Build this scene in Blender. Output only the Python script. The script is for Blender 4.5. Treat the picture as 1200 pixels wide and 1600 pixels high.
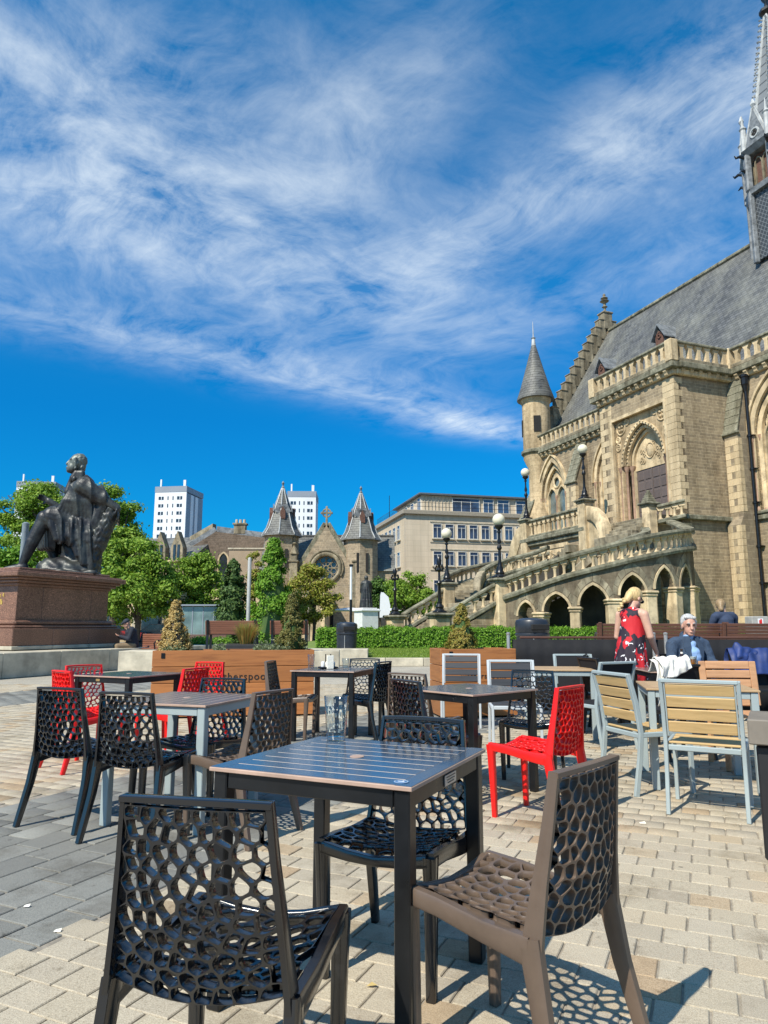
import bpy, bmesh, math, random
import numpy as np
from mathutils import Vector, Matrix
random.seed(7); rng = np.random.default_rng(7)
R = math.radians
S = bpy.context.scene
for o in list(bpy.data.objects): bpy.data.objects.remove(o)

# ---------------------------------------------------------------- camera
FOC, PITCH, HC = 1100.0, R(9.3), 1.21
cam = bpy.data.cameras.new('camera'); camo = bpy.data.objects.new('camera', cam); S.collection.objects.link(camo)
cam.sensor_fit = 'VERTICAL'; cam.sensor_height = 36; cam.sensor_width = 27; cam.lens = 36 * FOC / 1600
cam.clip_start = 0.05; cam.clip_end = 3000
camo.location = (0, 0, HC); camo.rotation_euler = (R(90) + PITCH, 0, 0)
S.camera = camo
S.render.resolution_x = 768; S.render.resolution_y = 1024
S.view_settings.view_transform = 'Standard'; S.view_settings.look = 'None'
S.view_settings.exposure = 0.35; S.view_settings.gamma = 1.0; S.view_settings.use_curve_mapping = False
S.cycles.max_bounces = 6; S.cycles.transparent_max_bounces = 12; S.cycles.glossy_bounces = 4; S.cycles.transmission_bounces = 8
S.cycles.use_denoising = True; S.cycles.sample_clamp_indirect = 6

# ---------------------------------------------------------------- sky and sun
SUN_EL = R(48); SUN_DIR = Vector((-0.64, -0.77, 0)).normalized()      # horizontal direction towards the sun
sd = Vector((SUN_DIR.x * math.cos(SUN_EL), SUN_DIR.y * math.cos(SUN_EL), math.sin(SUN_EL)))
w = bpy.data.worlds.new('World'); S.world = w; w.use_nodes = True
nt = w.node_tree; N = nt.nodes; L = nt.links; N.clear()
def wn(t, **k):
    n = N.new(t)
    for a, b in k.items(): setattr(n, a, b)
    return n
def wmath(op, a, b=None, c=None, clamp=False):
    n = wn('ShaderNodeMath', operation=op); n.use_clamp = clamp
    for i, v in enumerate((a, b, c)):
        if v is None: continue
        if isinstance(v, (int, float)): n.inputs[i].default_value = v
        else: L.new(v, n.inputs[i])
    return n.outputs[0]
sky = wn('ShaderNodeTexSky', sky_type='NISHITA'); sky.sun_disc = False
sky.sun_elevation = SUN_EL; sky.sun_rotation = math.atan2(SUN_DIR.x, SUN_DIR.y); sky.altitude = 60; sky.ozone_density = 3.0; sky.dust_density = 0.3
tc = wn('ShaderNodeTexCoord'); sep = wn('ShaderNodeSeparateXYZ'); L.new(tc.outputs['Generated'], sep.inputs[0])
dx, dy, dz = sep.outputs
zz = wmath('MAXIMUM', dz, 0.0)
# clear-sky colour: a deep polarised blue, cyan low down
ramp = wn('ShaderNodeValToRGB'); L.new(zz, ramp.inputs[0])
e = ramp.color_ramp.elements
e[0].position = 0.0; e[0].color = (0.14, 0.56, 1.1, 1)
e[1].position = 0.75; e[1].color = (0.06, 1.14, 1.58, 1)
for p, c in ((0.12, (0.02, 0.66, 1.08, 1)), (0.28, (0.02, 0.74, 1.25, 1)), (0.45, (0.05, 0.99, 1.5, 1))):
    q = e.new(p); q.color = c
tint = wn('ShaderNodeMix', data_type='RGBA', blend_type='MULTIPLY'); tint.inputs[0].default_value = 1.0
L.new(sky.outputs[0], tint.inputs[6]); L.new(ramp.outputs[0], tint.inputs[7])
# clouds on a flat layer overhead: (x/z, y/z)
zc = wmath('ADD', zz, 0.03)
px = wmath('DIVIDE', dx, zc); py = wmath('DIVIDE', dy, zc)
def comb(x, y, z=0.0):
    n = wn('ShaderNodeCombineXYZ')
    for i, v in enumerate((x, y, z)):
        if isinstance(v, (int, float)): n.inputs[i].default_value = v
        else: L.new(v, n.inputs[i])
    return n.outputs[0]
CLOUD_ANG = R(38)
ca, sa = math.cos(CLOUD_ANG), math.sin(CLOUD_ANG)
ux = wmath('ADD', wmath('MULTIPLY', px, ca), wmath('MULTIPLY', py, sa))
uy = wmath('SUBTRACT', wmath('MULTIPLY', py, ca), wmath('MULTIPLY', px, sa))
def noise(vec, scale, detail, rough, dist=0.0):
    n = wn('ShaderNodeTexNoise'); n.inputs['Scale'].default_value = scale; n.inputs['Detail'].default_value = detail
    n.inputs['Roughness'].default_value = rough; n.inputs['Distortion'].default_value = dist
    L.new(vec, n.inputs['Vector']); return n.outputs[0]
warp = wn('ShaderNodeTexNoise'); warp.inputs['Scale'].default_value = 1.3; warp.inputs['Detail'].default_value = 3; L.new(comb(ux, uy, 1.7), warp.inputs['Vector'])
wsep = wn('ShaderNodeSeparateXYZ'); L.new(warp.outputs[1], wsep.inputs[0])
wx = wmath('ADD', ux, wmath('MULTIPLY', wsep.outputs[0], 0.55)); wy = wmath('ADD', uy, wmath('MULTIPLY', wsep.outputs[1], 0.55))
wisp = noise(comb(wmath('MULTIPLY', wx, 1.0), wmath('MULTIPLY', wy, 1.2), 3.1), 2.6, 12, 0.63, 0.25)
fine = noise(comb(wmath('MULTIPLY', wx, 2.8), wmath('MULTIPLY', wy, 1.3), 0.7), 4.2, 12, 0.68, 0.3)
big = noise(comb(px, py, 5.2), 0.55, 2, 0.5)
def bump(cx, cy, rx, ry, ang=0.0, s=1.0):
    c_, s_ = math.cos(ang), math.sin(ang)
    ax = wmath('SUBTRACT', px, cx); ay = wmath('SUBTRACT', py, cy)
    qx = wmath('ADD', wmath('MULTIPLY', ax, c_ / rx), wmath('MULTIPLY', ay, s_ / rx))
    qy = wmath('SUBTRACT', wmath('MULTIPLY', ay, c_ / ry), wmath('MULTIPLY', ax, s_ / ry))
    d2 = wmath('ADD', wmath('MULTIPLY', qx, qx), wmath('MULTIPLY', qy, qy))
    return wmath('MULTIPLY', wmath('EXPONENT', wmath('MULTIPLY', d2, -1.0)), s)
m = bump(-0.62, 1.38, 0.55, 0.30, 0.2, 1.0)
for b in ((-0.28, 1.80, 0.60, 0.26, 0.35, 0.62), (-0.80, 2.10, 0.8, 0.22, 0.55, 0.52), (-0.05, 2.66, 0.75, 0.20, 0.56, 0.58), (0.42, 3.12, 0.36, 0.16, 0.5, 0.9), (0.1, 2.2, 0.5, 0.3, 0.5, 0.25),
          (0.34, 1.46, 0.55, 0.17, 2.25, 0.72), (-0.58, 1.03, 0.45, 0.16, 0.1, 0.55), (0.66, 1.04, 0.32, 0.2, 2.2, 0.55), (0.85, 1.6, 0.4, 0.3, 2.2, 0.30), (0.0, 1.18, 0.32, 0.14, 2.2, 0.48), (0.5, 1.95, 0.5, 0.16, 2.2, 0.25)):
    m = wmath('ADD', m, bump(*b))
behind = wmath('MULTIPLY', wmath('MULTIPLY', wmath('LESS_THAN', py, 0.7), big), 0.8)      # the same broken cirrus goes on overhead and behind
m = wmath('ADD', m, behind)
tex = wmath('ADD', wmath('MULTIPLY', wisp, 0.68), wmath('MULTIPLY', fine, 0.32))
mr = wn('ShaderNodeMapRange'); L.new(tex, mr.inputs[0]); mr.inputs[1].default_value = 0.38; mr.inputs[2].default_value = 0.66
fac = wmath('MULTIPLY', m, mr.outputs[0], clamp=True)
fac = wmath('ADD', fac, wmath('MULTIPLY', wmath('MULTIPLY', m, m), 0.07), clamp=True)
fac = wmath('MULTIPLY', fac, 0.76)
cl = wn('ShaderNodeMix', data_type='RGBA'); L.new(fac, cl.inputs[0]); L.new(tint.outputs[2], cl.inputs[6]); cl.inputs[7].default_value = (8.0, 8.8, 9.3, 1)
bg = wn('ShaderNodeBackground'); L.new(cl.outputs[2], bg.inputs[0]); bg.inputs[1].default_value = 0.092
out = wn('ShaderNodeOutputWorld'); L.new(bg.outputs[0], out.inputs[0])
# ---------------------------------------------------------------- end sky
sun = bpy.data.lights.new('sun', 'SUN'); sun.energy = 5.0; sun.angle = R(0.53); sun.color = (1.0, 0.94, 0.82)
suno = bpy.data.objects.new('sun', sun); S.collection.objects.link(suno)
suno.rotation_euler = (-sd).to_track_quat('-Z', 'Y').to_euler()

# ---------------------------------------------------------------- helpers
CT, ST = math.cos(PITCH), math.sin(PITCH)
def ray(px_, py_):
    u, v = (px_ - 600) / FOC, (800 - py_) / FOC
    return Vector((u, CT - v * ST, ST + v * CT))
def at(px_, py_, D):                                   # place seen at a pixel of the photograph, D metres forward
    d = ray(px_, py_); return Vector((0, 0, HC)) + d * (D / d.y)
def ground(px_, py_, z=0.0):
    d = ray(px_, py_); return Vector((0, 0, HC)) + d * ((z - HC) / d.z)
def link(o, parent=None):
    S.collection.objects.link(o)
    if parent: o.parent = parent
    return o
def tag(o, label=None, cat=None, group=None, kind=None):
    if label: o['label'] = label
    if cat: o['category'] = cat
    if group: o['group'] = group
    if kind: o['kind'] = kind
    return o
def thing(name, label, cat, loc=(0, 0, 0), rz=0.0, group=None, kind=None):
    o = bpy.data.objects.new(name, None); o.location = loc; o.rotation_euler = (0, 0, rz); o.empty_display_size = 0.1
    link(o); return tag(o, label, cat, group, kind)
def dup(root, loc, rz, label=None):
    def cp(o, parent):
        c = o.copy(); link(c, parent)
        for ch in o.children: cp(ch, c)
        return c
    r = cp(root, root.parent); r.location = loc; r.rotation_euler = (0, 0, rz)
    if label: r['label'] = label
    return r
def copy_part(o, M):                                   # another part like o (shared mesh) at matrix M under the same parent
    c = o.copy(); link(c, o.parent); c.matrix_local = M; return c

class MB:
    def __init__(s): s.v = []; s.f = []; s.mi = []; s.cur = 0
    def add(s, vs, fs):
        b = len(s.v); s.v += [tuple(p) for p in vs]; s.f += [tuple(b + i for i in q) for q in fs]; s.mi += [s.cur] * len(fs)
    def box(s, c, d, ch=0.0, M=None, rz=0.0):
        hx, hy, hz = d[0] / 2, d[1] / 2, d[2] / 2
        T = Matrix.Translation(c) @ (M.to_4x4() if M is not None else Matrix.Rotation(rz, 4, 'Z'))
        h = (hx, hy, hz)
        if ch <= 0:
            vs = [T @ Vector((x * hx, y * hy, z * hz)) for x in (-1, 1) for y in (-1, 1) for z in (-1, 1)]
            s.add(vs, [(0, 1, 3, 2), (4, 6, 7, 5), (0, 4, 5, 1), (2, 3, 7, 6), (0, 2, 6, 4), (1, 5, 7, 3)]); return
        ch = min(ch, 0.45 * min(h) * 2 * 0.98)
        idx = {}; vs = []
        for x in (-1, 1):
            for y in (-1, 1):
                for z in (-1, 1):
                    sg = (x, y, z)
                    for k in range(3):
                        p = Vector([sg[j] * (h[j] if j == k else h[j] - ch) for j in range(3)])
                        idx[(x, y, z, k)] = len(vs); vs.append(T @ p)
        fs = []
        for k in range(3):
            a, b = (k + 1) % 3, (k + 2) % 3
            for sk in (-1, 1):
                q = []
                for sa_, sb_ in ((-1, -1), (1, -1), (1, 1), (-1, 1)):
                    t = [0, 0, 0]; t[k] = sk; t[a] = sa_; t[b] = sb_; q.append(idx[(*t, k)])
                fs.append(q if sk > 0 else q[::-1])
            for s1 in (-1, 1):
                for s2 in (-1, 1):
                    def id_(sk, kk):
                        t = [0, 0, 0]; t[k] = sk; t[a] = s1; t[b] = s2; return idx[(*t, kk)]
                    q = [id_(-1, a), id_(1, a), id_(1, b), id_(-1, b)]
                    fs.append(q if s1 * s2 < 0 else q[::-1])
        for x in (-1, 1):
            for y in (-1, 1):
                for z in (-1, 1):
                    q = [idx[(x, y, z, 0)], idx[(x, y, z, 1)], idx[(x, y, z, 2)]]
                    fs.append(q if x * y * z > 0 else q[::-1])
        s.add(vs, fs)
    def beam(s, p0, p1, wd, ht, ch=0.0, up=(0, 0, 1)):
        p0, p1 = Vector(p0), Vector(p1); d = p1 - p0; l = d.length; x = d / l
        y = Vector(up).cross(x)
        if y.length < 1e-4: y = Vector((0, 1, 0)).cross(x)
        y.normalize(); z = x.cross(y)
        M = Matrix((x, y, z)).transposed()
        s.box((p0 + p1) / 2, (l, wd, ht), ch, M)
    def tube(s, pts, rad, n=8, cap=True):
        pts = [Vector(p) for p in pts]; k = len(pts)
        if isinstance(rad, (int, float)): rad = [rad] * k
        up = None; vs = []
        for i, p in enumerate(pts):
            t = (pts[min(i + 1, k - 1)] - pts[max(i - 1, 0)]).normalized()
            if up is None: up = Vector((0, 0, 1)) if abs(t.z) < 0.9 else Vector((1, 0, 0))
            a = (up - t * up.dot(t)).normalized(); b = t.cross(a); up = a
            for j in range(n):
                g = 2 * math.pi * j / n; vs.append(p + (a * math.cos(g) + b * math.sin(g)) * rad[i])
        fs = [(i * n + j, i * n + (j + 1) % n, (i + 1) * n + (j + 1) % n, (i + 1) * n + j) for i in range(k - 1) for j in range(n)]
        if cap: fs += [tuple(range(n))[::-1], tuple((k - 1) * n + j for j in range(n))]
        s.add(vs, fs)
    def lathe(s, prof, n=16, c=(0, 0, 0), cap=True):
        c = Vector(c); k = len(prof); vs = []
        for r_, z_ in prof:
            for j in range(n):
                g = 2 * math.pi * j / n; vs.append(c + Vector((r_ * math.cos(g), r_ * math.sin(g), z_)))
        fs = [(i * n + j, i * n + (j + 1) % n, (i + 1) * n + (j + 1) % n, (i + 1) * n + j) for i in range(k - 1) for j in range(n)]
        if cap: fs += [tuple(range(n))[::-1], tuple((k - 1) * n + j for j in range(n))]
        s.add(vs, fs)
    def sweep(s, pts, ws, hs, side=(1, 0, 0)):          # rectangular section; ws along side, hs across
        sd_ = Vector(side).normalized(); pts = [Vector(p) for p in pts]; k = len(pts); vs = []
        if isinstance(ws, (int, float)): ws = [ws] * k
        if isinstance(hs, (int, float)): hs = [hs] * k
        for i, p in enumerate(pts):
            t = (pts[min(i + 1, k - 1)] - pts[max(i - 1, 0)]).normalized()
            b = t.cross(sd_).normalized(); a = b.cross(t)
            wv, hv = a * ws[i] / 2, b * hs[i] / 2; c_ = 0.22
            for x, y in ((1, 1 - c_), (1 - c_, 1), (c_ - 1, 1), (-1, 1 - c_), (-1, c_ - 1), (c_ - 1, -1), (1 - c_, -1), (1, c_ - 1)):
                vs.append(p + wv * x + hv * y)
        n = 8
        fs = [(i * n + j, (i + 1) * n + j, (i + 1) * n + (j + 1) % n, i * n + (j + 1) % n) for i in range(k - 1) for j in range(n)]
        fs += [tuple(range(n)), tuple((k - 1) * n + j for j in range(n))[::-1]]
        s.add(vs, fs)
    def prism(s, poly, y0, y1, axis='y'):               # poly of (x,z) extruded along y (or (x,y) along z)
        n = len(poly)
        if axis == 'y': vs = [(p[0], y0, p[1]) for p in poly] + [(p[0], y1, p[1]) for p in poly]
        elif axis == 'z': vs = [(p[0], p[1], y0) for p in poly] + [(p[0], p[1], y1) for p in poly]
        else: vs = [(y0, p[0], p[1]) for p in poly] + [(y1, p[0], p[1]) for p in poly]
        fs = [tuple(range(n)), tuple(range(n, 2 * n))[::-1]] + [(i, n + i, n + (i + 1) % n, (i + 1) % n) for i in range(n)]
        s.add(vs, fs)
    def ball(s, c, r, n=12, m=8, sc=(1, 1, 1)):
        prof = [(max(1e-4, math.sin(math.pi * i / m)), -math.cos(math.pi * i / m)) for i in range(m + 1)]
        vs = []; c = Vector(c)
        for rr, z in prof:
            for j in range(n):
                g = 2 * math.pi * j / n; vs.append(c + Vector((rr * math.cos(g) * r * sc[0], rr * math.sin(g) * r * sc[1], z * r * sc[2])))
        s.add(vs, [(i * n + j, i * n + (j + 1) % n, (i + 1) * n + (j + 1) % n, (i + 1) * n + j) for i in range(m) for j in range(n)])
    def mesh(s, name, mats, smooth=False, fix=True):
        me = bpy.data.meshes.new(name); me.from_pydata(s.v, [], s.f)
        for m in (mats if isinstance(mats, (list, tuple)) else [mats]): me.materials.append(m)
        if any(s.mi): me.polygons.foreach_set('material_index', s.mi)
        if fix:
            bm = bmesh.new(); bm.from_mesh(me); bmesh.ops.recalc_face_normals(bm, faces=bm.faces); bm.to_mesh(me); bm.free()
        if smooth:
            me.polygons.foreach_set('use_smooth', [True] * len(me.polygons))
            if smooth != 'all':
                me.set_sharp_from_angle(angle=R(38 if smooth is True else smooth))
        me.update(); return me
    def obj(s, name, mats, parent=None, smooth=False, loc=(0, 0, 0), rz=0.0, fix=True):
        o = bpy.data.objects.new(name, s.mesh(name, mats, smooth, fix)); o.location = loc; o.rotation_euler = (0, 0, rz)
        return link(o, parent)
def np_mesh(name, V, F, mat, smooth=False):
    me = bpy.data.meshes.new(name); V = np.asarray(V, np.float32); F = np.asarray(F, np.int32)
    me.vertices.add(len(V)); me.vertices.foreach_set('co', V.ravel())
    k = F.shape[1]; me.loops.add(F.size); me.loops.foreach_set('vertex_index', F.ravel())
    me.polygons.add(len(F)); me.polygons.foreach_set('loop_start', np.arange(0, F.size, k, dtype=np.int32)); me.polygons.foreach_set('loop_total', np.full(len(F), k, np.int32))
    if smooth: me.polygons.foreach_set('use_smooth', np.ones(len(F), bool))
    me.materials.append(mat); me.update(calc_edges=True); return me

# ---------------------------------------------------------------- materials
def srgb(r, g, b):
    f = lambda c: (c / 255 / 12.92) if c <= 10 else ((c / 255 + 0.055) / 1.055) ** 2.4
    return (f(r), f(g), f(b))
class NT:
    def __init__(s, name):
        s.m = bpy.data.materials.new(name); s.m.use_nodes = True; s.t = s.m.node_tree; s.n = s.t.nodes; s.l = s.t.links
        s.b = s.n['Principled BSDF']; s.tc = s.n.new('ShaderNodeTexCoord')
    def set(s, k, v):
        i = s.b.inputs[k]
        if hasattr(v, 'is_linked') or hasattr(v, 'links'): s.l.new(v, i)
        else: i.default_value = v
    def new(s, t, ins=None, **k):
        n = s.n.new(t)
        for a, b in k.items(): setattr(n, a, b)
        for a, v in (ins or {}).items():
            if hasattr(v, 'links'): s.l.new(v, n.inputs[a])
            else: n.inputs[a].default_value = v
        return n
    def obj(s, scale=(1, 1, 1), rot=(0, 0, 0), out='Object'):
        return s.new('ShaderNodeMapping', {'Vector': s.tc.outputs[out], 'Scale': scale, 'Rotation': rot}).outputs[0]
    def noise(s, vec, scale, detail=4, rough=0.55, dist=0.0, col=False):
        return s.new('ShaderNodeTexNoise', {'Vector': vec, 'Scale': scale, 'Detail': detail, 'Roughness': rough, 'Distortion': dist}).outputs[1 if col else 0]
    def ramp(s, fac, stops):
        n = s.new('ShaderNodeValToRGB', {'Fac': fac}); e = n.color_ramp.elements
        while len(e) < len(stops): e.new(0.5)
        for q, (p, c) in zip(e, stops): q.position = p; q.color = (*c, 1) if len(c) == 3 else c
        return n.outputs[0]
    def mix(s, a, b, f, mode='MIX'):
        n = s.new('ShaderNodeMix', data_type='RGBA', blend_type=mode)
        for i, v in ((0, f), (6, a), (7, b)):
            if hasattr(v, 'links'): s.l.new(v, n.inputs[i])
            else: n.inputs[i].default_value = v if i == 0 else ((*v, 1) if len(v) == 3 else v)
        return n.outputs[2]
    def math(s, op, a, b=0.0):
        n = s.new('ShaderNodeMath', {0: a, 1: b}, operation=op); return n.outputs[0]
    def rand(s):                                        # differs between islands of one mesh and between objects
        a = s.new('ShaderNodeNewGeometry').outputs['Random Per Island']; b = s.new('ShaderNodeObjectInfo').outputs['Random']
        return s.math('FRACT', s.math('ADD', a, b))
    def bump(s, h, strength=0.3, dist=0.01, normal=None):
        i = {'Height': h, 'Strength': strength, 'Distance': dist}
        if normal is not None: i['Normal'] = normal
        o = s.new('ShaderNodeBump', i).outputs[0]; s.l.new(o, s.b.inputs['Normal']); return o
def mat(name, c, rough=0.6, metal=0.0, var=0.12, scale=6.0, bump=0.0, bscale=60.0, spec=0.5, rnd=0.0, coat=0.0, out='Object', stretch=(1, 1, 1), dirt=None, dscale=3.0):
    t = NT(name); v = t.obj(stretch, out=out)
    n = t.noise(v, scale, 5, 0.6)
    lo = tuple(x * (1 - var * 1.6) for x in c); hi = tuple(min(1, x * (1 + var * 1.3)) for x in c)
    col = t.ramp(n, [(0.3, lo), (0.7, hi)])
    if rnd:
        g = t.math('ADD', t.math('MULTIPLY', t.rand(), 2 * rnd), 1 - rnd)
        hs = t.new('ShaderNodeHueSaturation', {'Color': col, 'Value': g}); col = hs.outputs[0]
    if dirt:
        d = t.noise(v, dscale, 6, 0.65); f = t.ramp(d, [(0.48, (0, 0, 0)), (0.72, (1, 1, 1))]); col = t.mix(col, dirt, f)
    t.set('Base Color', col); t.set('Metallic', metal); t.set('Specular IOR Level', spec)
    r = t.new('ShaderNodeMapRange', {0: t.noise(v, scale * 2.3, 3), 3: max(0.02, rough - 0.12), 4: min(1, rough + 0.12)}).outputs[0]
    t.set('Roughness', r)
    if coat: t.set('Coat Weight', coat); t.set('Coat Roughness', 0.08)
    if bump: t.bump(t.noise(v, bscale, 4), bump, 0.01)
    return t.m
def wood(name, c, dark, rough=0.5, scale=1.0, axis=0, rnd=0.12):
    t = NT(name); sc = [14, 14, 14]; sc[axis] = 1.1
    v = t.obj(tuple(x * scale for x in sc)); off = t.new('ShaderNodeVectorMath', {0: v, 1: t.new('ShaderNodeCombineXYZ', {0: t.math('MULTIPLY', t.rand(), 37.0), 1: 0.0, 2: 0.0}).outputs[0]}, operation='ADD').outputs[0]
    n = t.noise(off, 2.2, 7, 0.62, 0.6)
    col = t.ramp(n, [(0.28, dark), (0.5, c), (0.75, tuple(min(1, x * 1.18) for x in c))])
    g = t.math('ADD', t.math('MULTIPLY', t.rand(), 2 * rnd), 1 - rnd)
    col = t.new('ShaderNodeHueSaturation', {'Color': col, 'Value': g}).outputs[0]
    t.set('Base Color', col); t.set('Roughness', rough); t.bump(n, 0.12, 0.004); return t.m
def leafmat(name, cols, rough=0.55, trans=0.35):
    t = NT(name); r = t.new('ShaderNodeNewGeometry').outputs['Random Per Island']
    st = [(i / max(1, len(cols) - 1), c) for i, c in enumerate(cols)]
    col = t.ramp(r, st); t.set('Base Color', col); t.set('Roughness', rough); t.set('Specular IOR Level', 0.25)
    tr = t.new('ShaderNodeBsdfTranslucent', {'Color': t.mix(col, (1.0, 1.0, 0.35), 0.35, 'MULTIPLY')})
    mx = t.new('ShaderNodeMixShader', {0: trans}); t.l.new(t.b.outputs[0], mx.inputs[1]); t.l.new(tr.outputs[0], mx.inputs[2])
    t.l.new(mx.outputs[0], t.n['Material Output'].inputs[0]); return t.m
def stonewall(name, c1, c2, mortar, bw=0.55, bh=0.2, coords='wall', bumps=0.6, msize=0.012, dirt=True):
    t = NT(name)
    g = t.tc.outputs['Object']; sp = t.new('ShaderNodeSeparateXYZ', {0: g})
    if coords == 'y': hx = sp.outputs[1]
    elif coords == 'xy': hx = t.math('ADD', sp.outputs[0], sp.outputs[1])
    else: hx = sp.outputs[0]
    v = t.new('ShaderNodeCombineXYZ', {0: hx, 1: sp.outputs[2], 2: 0.0}).outputs[0]
    wob = t.noise(g, 1.6, 3, 0.5, col=True)
    v2 = t.new('ShaderNodeVectorMath', {0: v, 1: t.new('ShaderNodeVectorMath', {0: wob, 1: (0.06, 0.05, 0)}, operation='MULTIPLY').outputs[0]}, operation='ADD').outputs[0]
    br = t.new('ShaderNodeTexBrick', {'Vector': v2, 'Color1': (*c1, 1), 'Color2': (*c2, 1), 'Mortar': (*mortar, 1), 'Scale': 1.0, 'Mortar Size': msize, 'Mortar Smooth': 0.3, 'Bias': 0.0, 'Brick Width': bw, 'Row Height': bh}, offset=0.42, squash=0.7, squash_frequency=3)
    n = t.noise(g, 5, 6, 0.6); col = t.mix(br.outputs[0], t.ramp(n, [(0.25, (0.55, 0.52, 0.5)), (0.7, (1.15, 1.12, 1.1))]), 0.75, 'MULTIPLY')
    if dirt:
        d = t.noise(t.obj((0.5, 0.5, 0.22)), 1.0, 5, 0.65); col = t.mix(col, t.mix(col, (0.5, 0.47, 0.44), 1.0, 'MULTIPLY'), t.ramp(d, [(0.5, (0, 0, 0)), (0.72, (1, 1, 1))]))
    t.set('Base Color', col); t.set('Roughness', 0.9); t.set('Specular IOR Level', 0.2)
    hgt = t.math('ADD', t.math('MULTIPLY', br.outputs[1], -1.0), t.math('MULTIPLY', n, 0.5)); t.bump(hgt, bumps, 0.03); return t.m
def glassmat(name, tint=(1, 1, 1), rough=0.0):
    t = NT(name); t.set('Base Color', (*tint, 1)); t.set('Roughness', rough); t.set('Transmission Weight', 1.0); t.set('IOR', 1.45); return t.m
def thinglass(name, tint=(0.97, 0.99, 0.98), gain=0.75):
    t = NT(name); lw = t.new('ShaderNodeLayerWeight', {'Blend': 0.35}).outputs['Facing']; f_ = t.math('ADD', t.math('MULTIPLY', t.math('POWER', lw, 2.2), gain), 0.05)
    tr = t.new('ShaderNodeBsdfTransparent', {'Color': (*tint, 1)}); gl = t.new('ShaderNodeBsdfGlossy', {'Roughness': 0.03}); mx = t.new('ShaderNodeMixShader', {0: f_}); t.l.new(tr.outputs[0], mx.inputs[1]); t.l.new(gl.outputs[0], mx.inputs[2]); t.l.new(mx.outputs[0], t.n['Material Output'].inputs[0]); return t.m
def winglass(name, c=(0.02, 0.025, 0.03), rough=0.05):
    t = NT(name); n = t.noise(t.obj(), 0.9, 3); t.set('Base Color', t.ramp(n, [(0.3, tuple(x * .5 for x in c)), (0.7, tuple(x * 2 for x in c))])); t.set('Roughness', rough); t.set('Specular IOR Level', 1.0); return t.m
# ================================================================ materials used by several things
M_ = {}
M_['bed'] = mat('sand_joints', (0.27, 0.235, 0.185), 0.95, scale=30, var=0.2)
def paver_mat(name, stops, spk, rough):
    t = NT(name); r = t.rand(); geo = t.new('ShaderNodeNewGeometry').outputs['Position']
    col = t.ramp(r, stops)
    sp = t.noise(geo, 260, 2, 0.7); col = t.mix(col, t.ramp(sp, [(0.3, spk[0]), (0.55, (1, 1, 1)), (0.75, spk[1])]), 0.85, 'MULTIPLY')
    st = t.noise(geo, 1.4, 7, 0.72); col = t.mix(col, t.ramp(st, [(0.34, (0.55, 0.52, 0.48)), (0.50, (1, 1, 1)), (0.7, (1.06, 1.05, 1.03))]), 0.8, 'MULTIPLY')
    s2 = t.noise(geo, 11, 5, 0.7); col = t.mix(col, t.ramp(s2, [(0.29, (0.45, 0.43, 0.41)), (0.40, (1, 1, 1))]), 0.8, 'MULTIPLY')
    vo = t.new('ShaderNodeTexVoronoi', {'Vector': geo, 'Scale': 3.3}, feature='F1').outputs['Distance']; col = t.mix(col, (0.07, 0.065, 0.06), t.math('MULTIPLY', t.math('LESS_THAN', vo, 0.045), 0.55))   # trodden gum
    t.set('Base Color', col); t.set('Roughness', rough); t.set('Specular IOR Level', 0.12)
    t.bump(t.math('ADD', t.noise(geo, 110, 4, 0.65), t.math('MULTIPLY', t.noise(geo, 12, 3), 1.6)), 0.5, 0.005); return t.m
M_['paver'] = paver_mat('buff_stone', [(0.0, (0.43, 0.375, 0.28)), (0.3, (0.475, 0.42, 0.325)), (0.55, (0.40, 0.35, 0.27)), (0.78, (0.485, 0.425, 0.32)), (0.9, (0.44, 0.36, 0.25)), (1.0, (0.40, 0.30, 0.195))], ((0.55, 0.5, 0.45), (1.22, 1.2, 1.15)), 0.85)
M_['greypaver'] = paver_mat('grey_stone', [(0.0, (0.20, 0.197, 0.178)), (0.35, (0.235, 0.232, 0.208)), (0.7, (0.185, 0.182, 0.165)), (1.0, (0.27, 0.265, 0.237))], ((0.6, 0.62, 0.65), (1.3, 1.3, 1.3)), 0.85)
SAND = (0.50, 0.375, 0.20)
M_['ashlar'] = mat('dressed_sandstone', (0.64, 0.50, 0.31), 0.88, var=0.2, scale=1.3, bump=0.35, bscale=22, spec=0.2, rnd=0.12, dirt=(0.30, 0.235, 0.15), dscale=2.1)
M_['ashlar_grey'] = mat('weathered_sandstone', (0.30, 0.255, 0.175), 0.9, var=0.25, scale=1.6, bump=0.4, bscale=20, spec=0.2, rnd=0.12, dirt=(0.13, 0.115, 0.085), dscale=2.6)
M_['coping'] = mat('weathered_coping', (0.25, 0.235, 0.17), 0.92, var=0.3, scale=3, bump=0.4, bscale=25, spec=0.2, dirt=(0.10, 0.10, 0.065), dscale=4)
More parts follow.
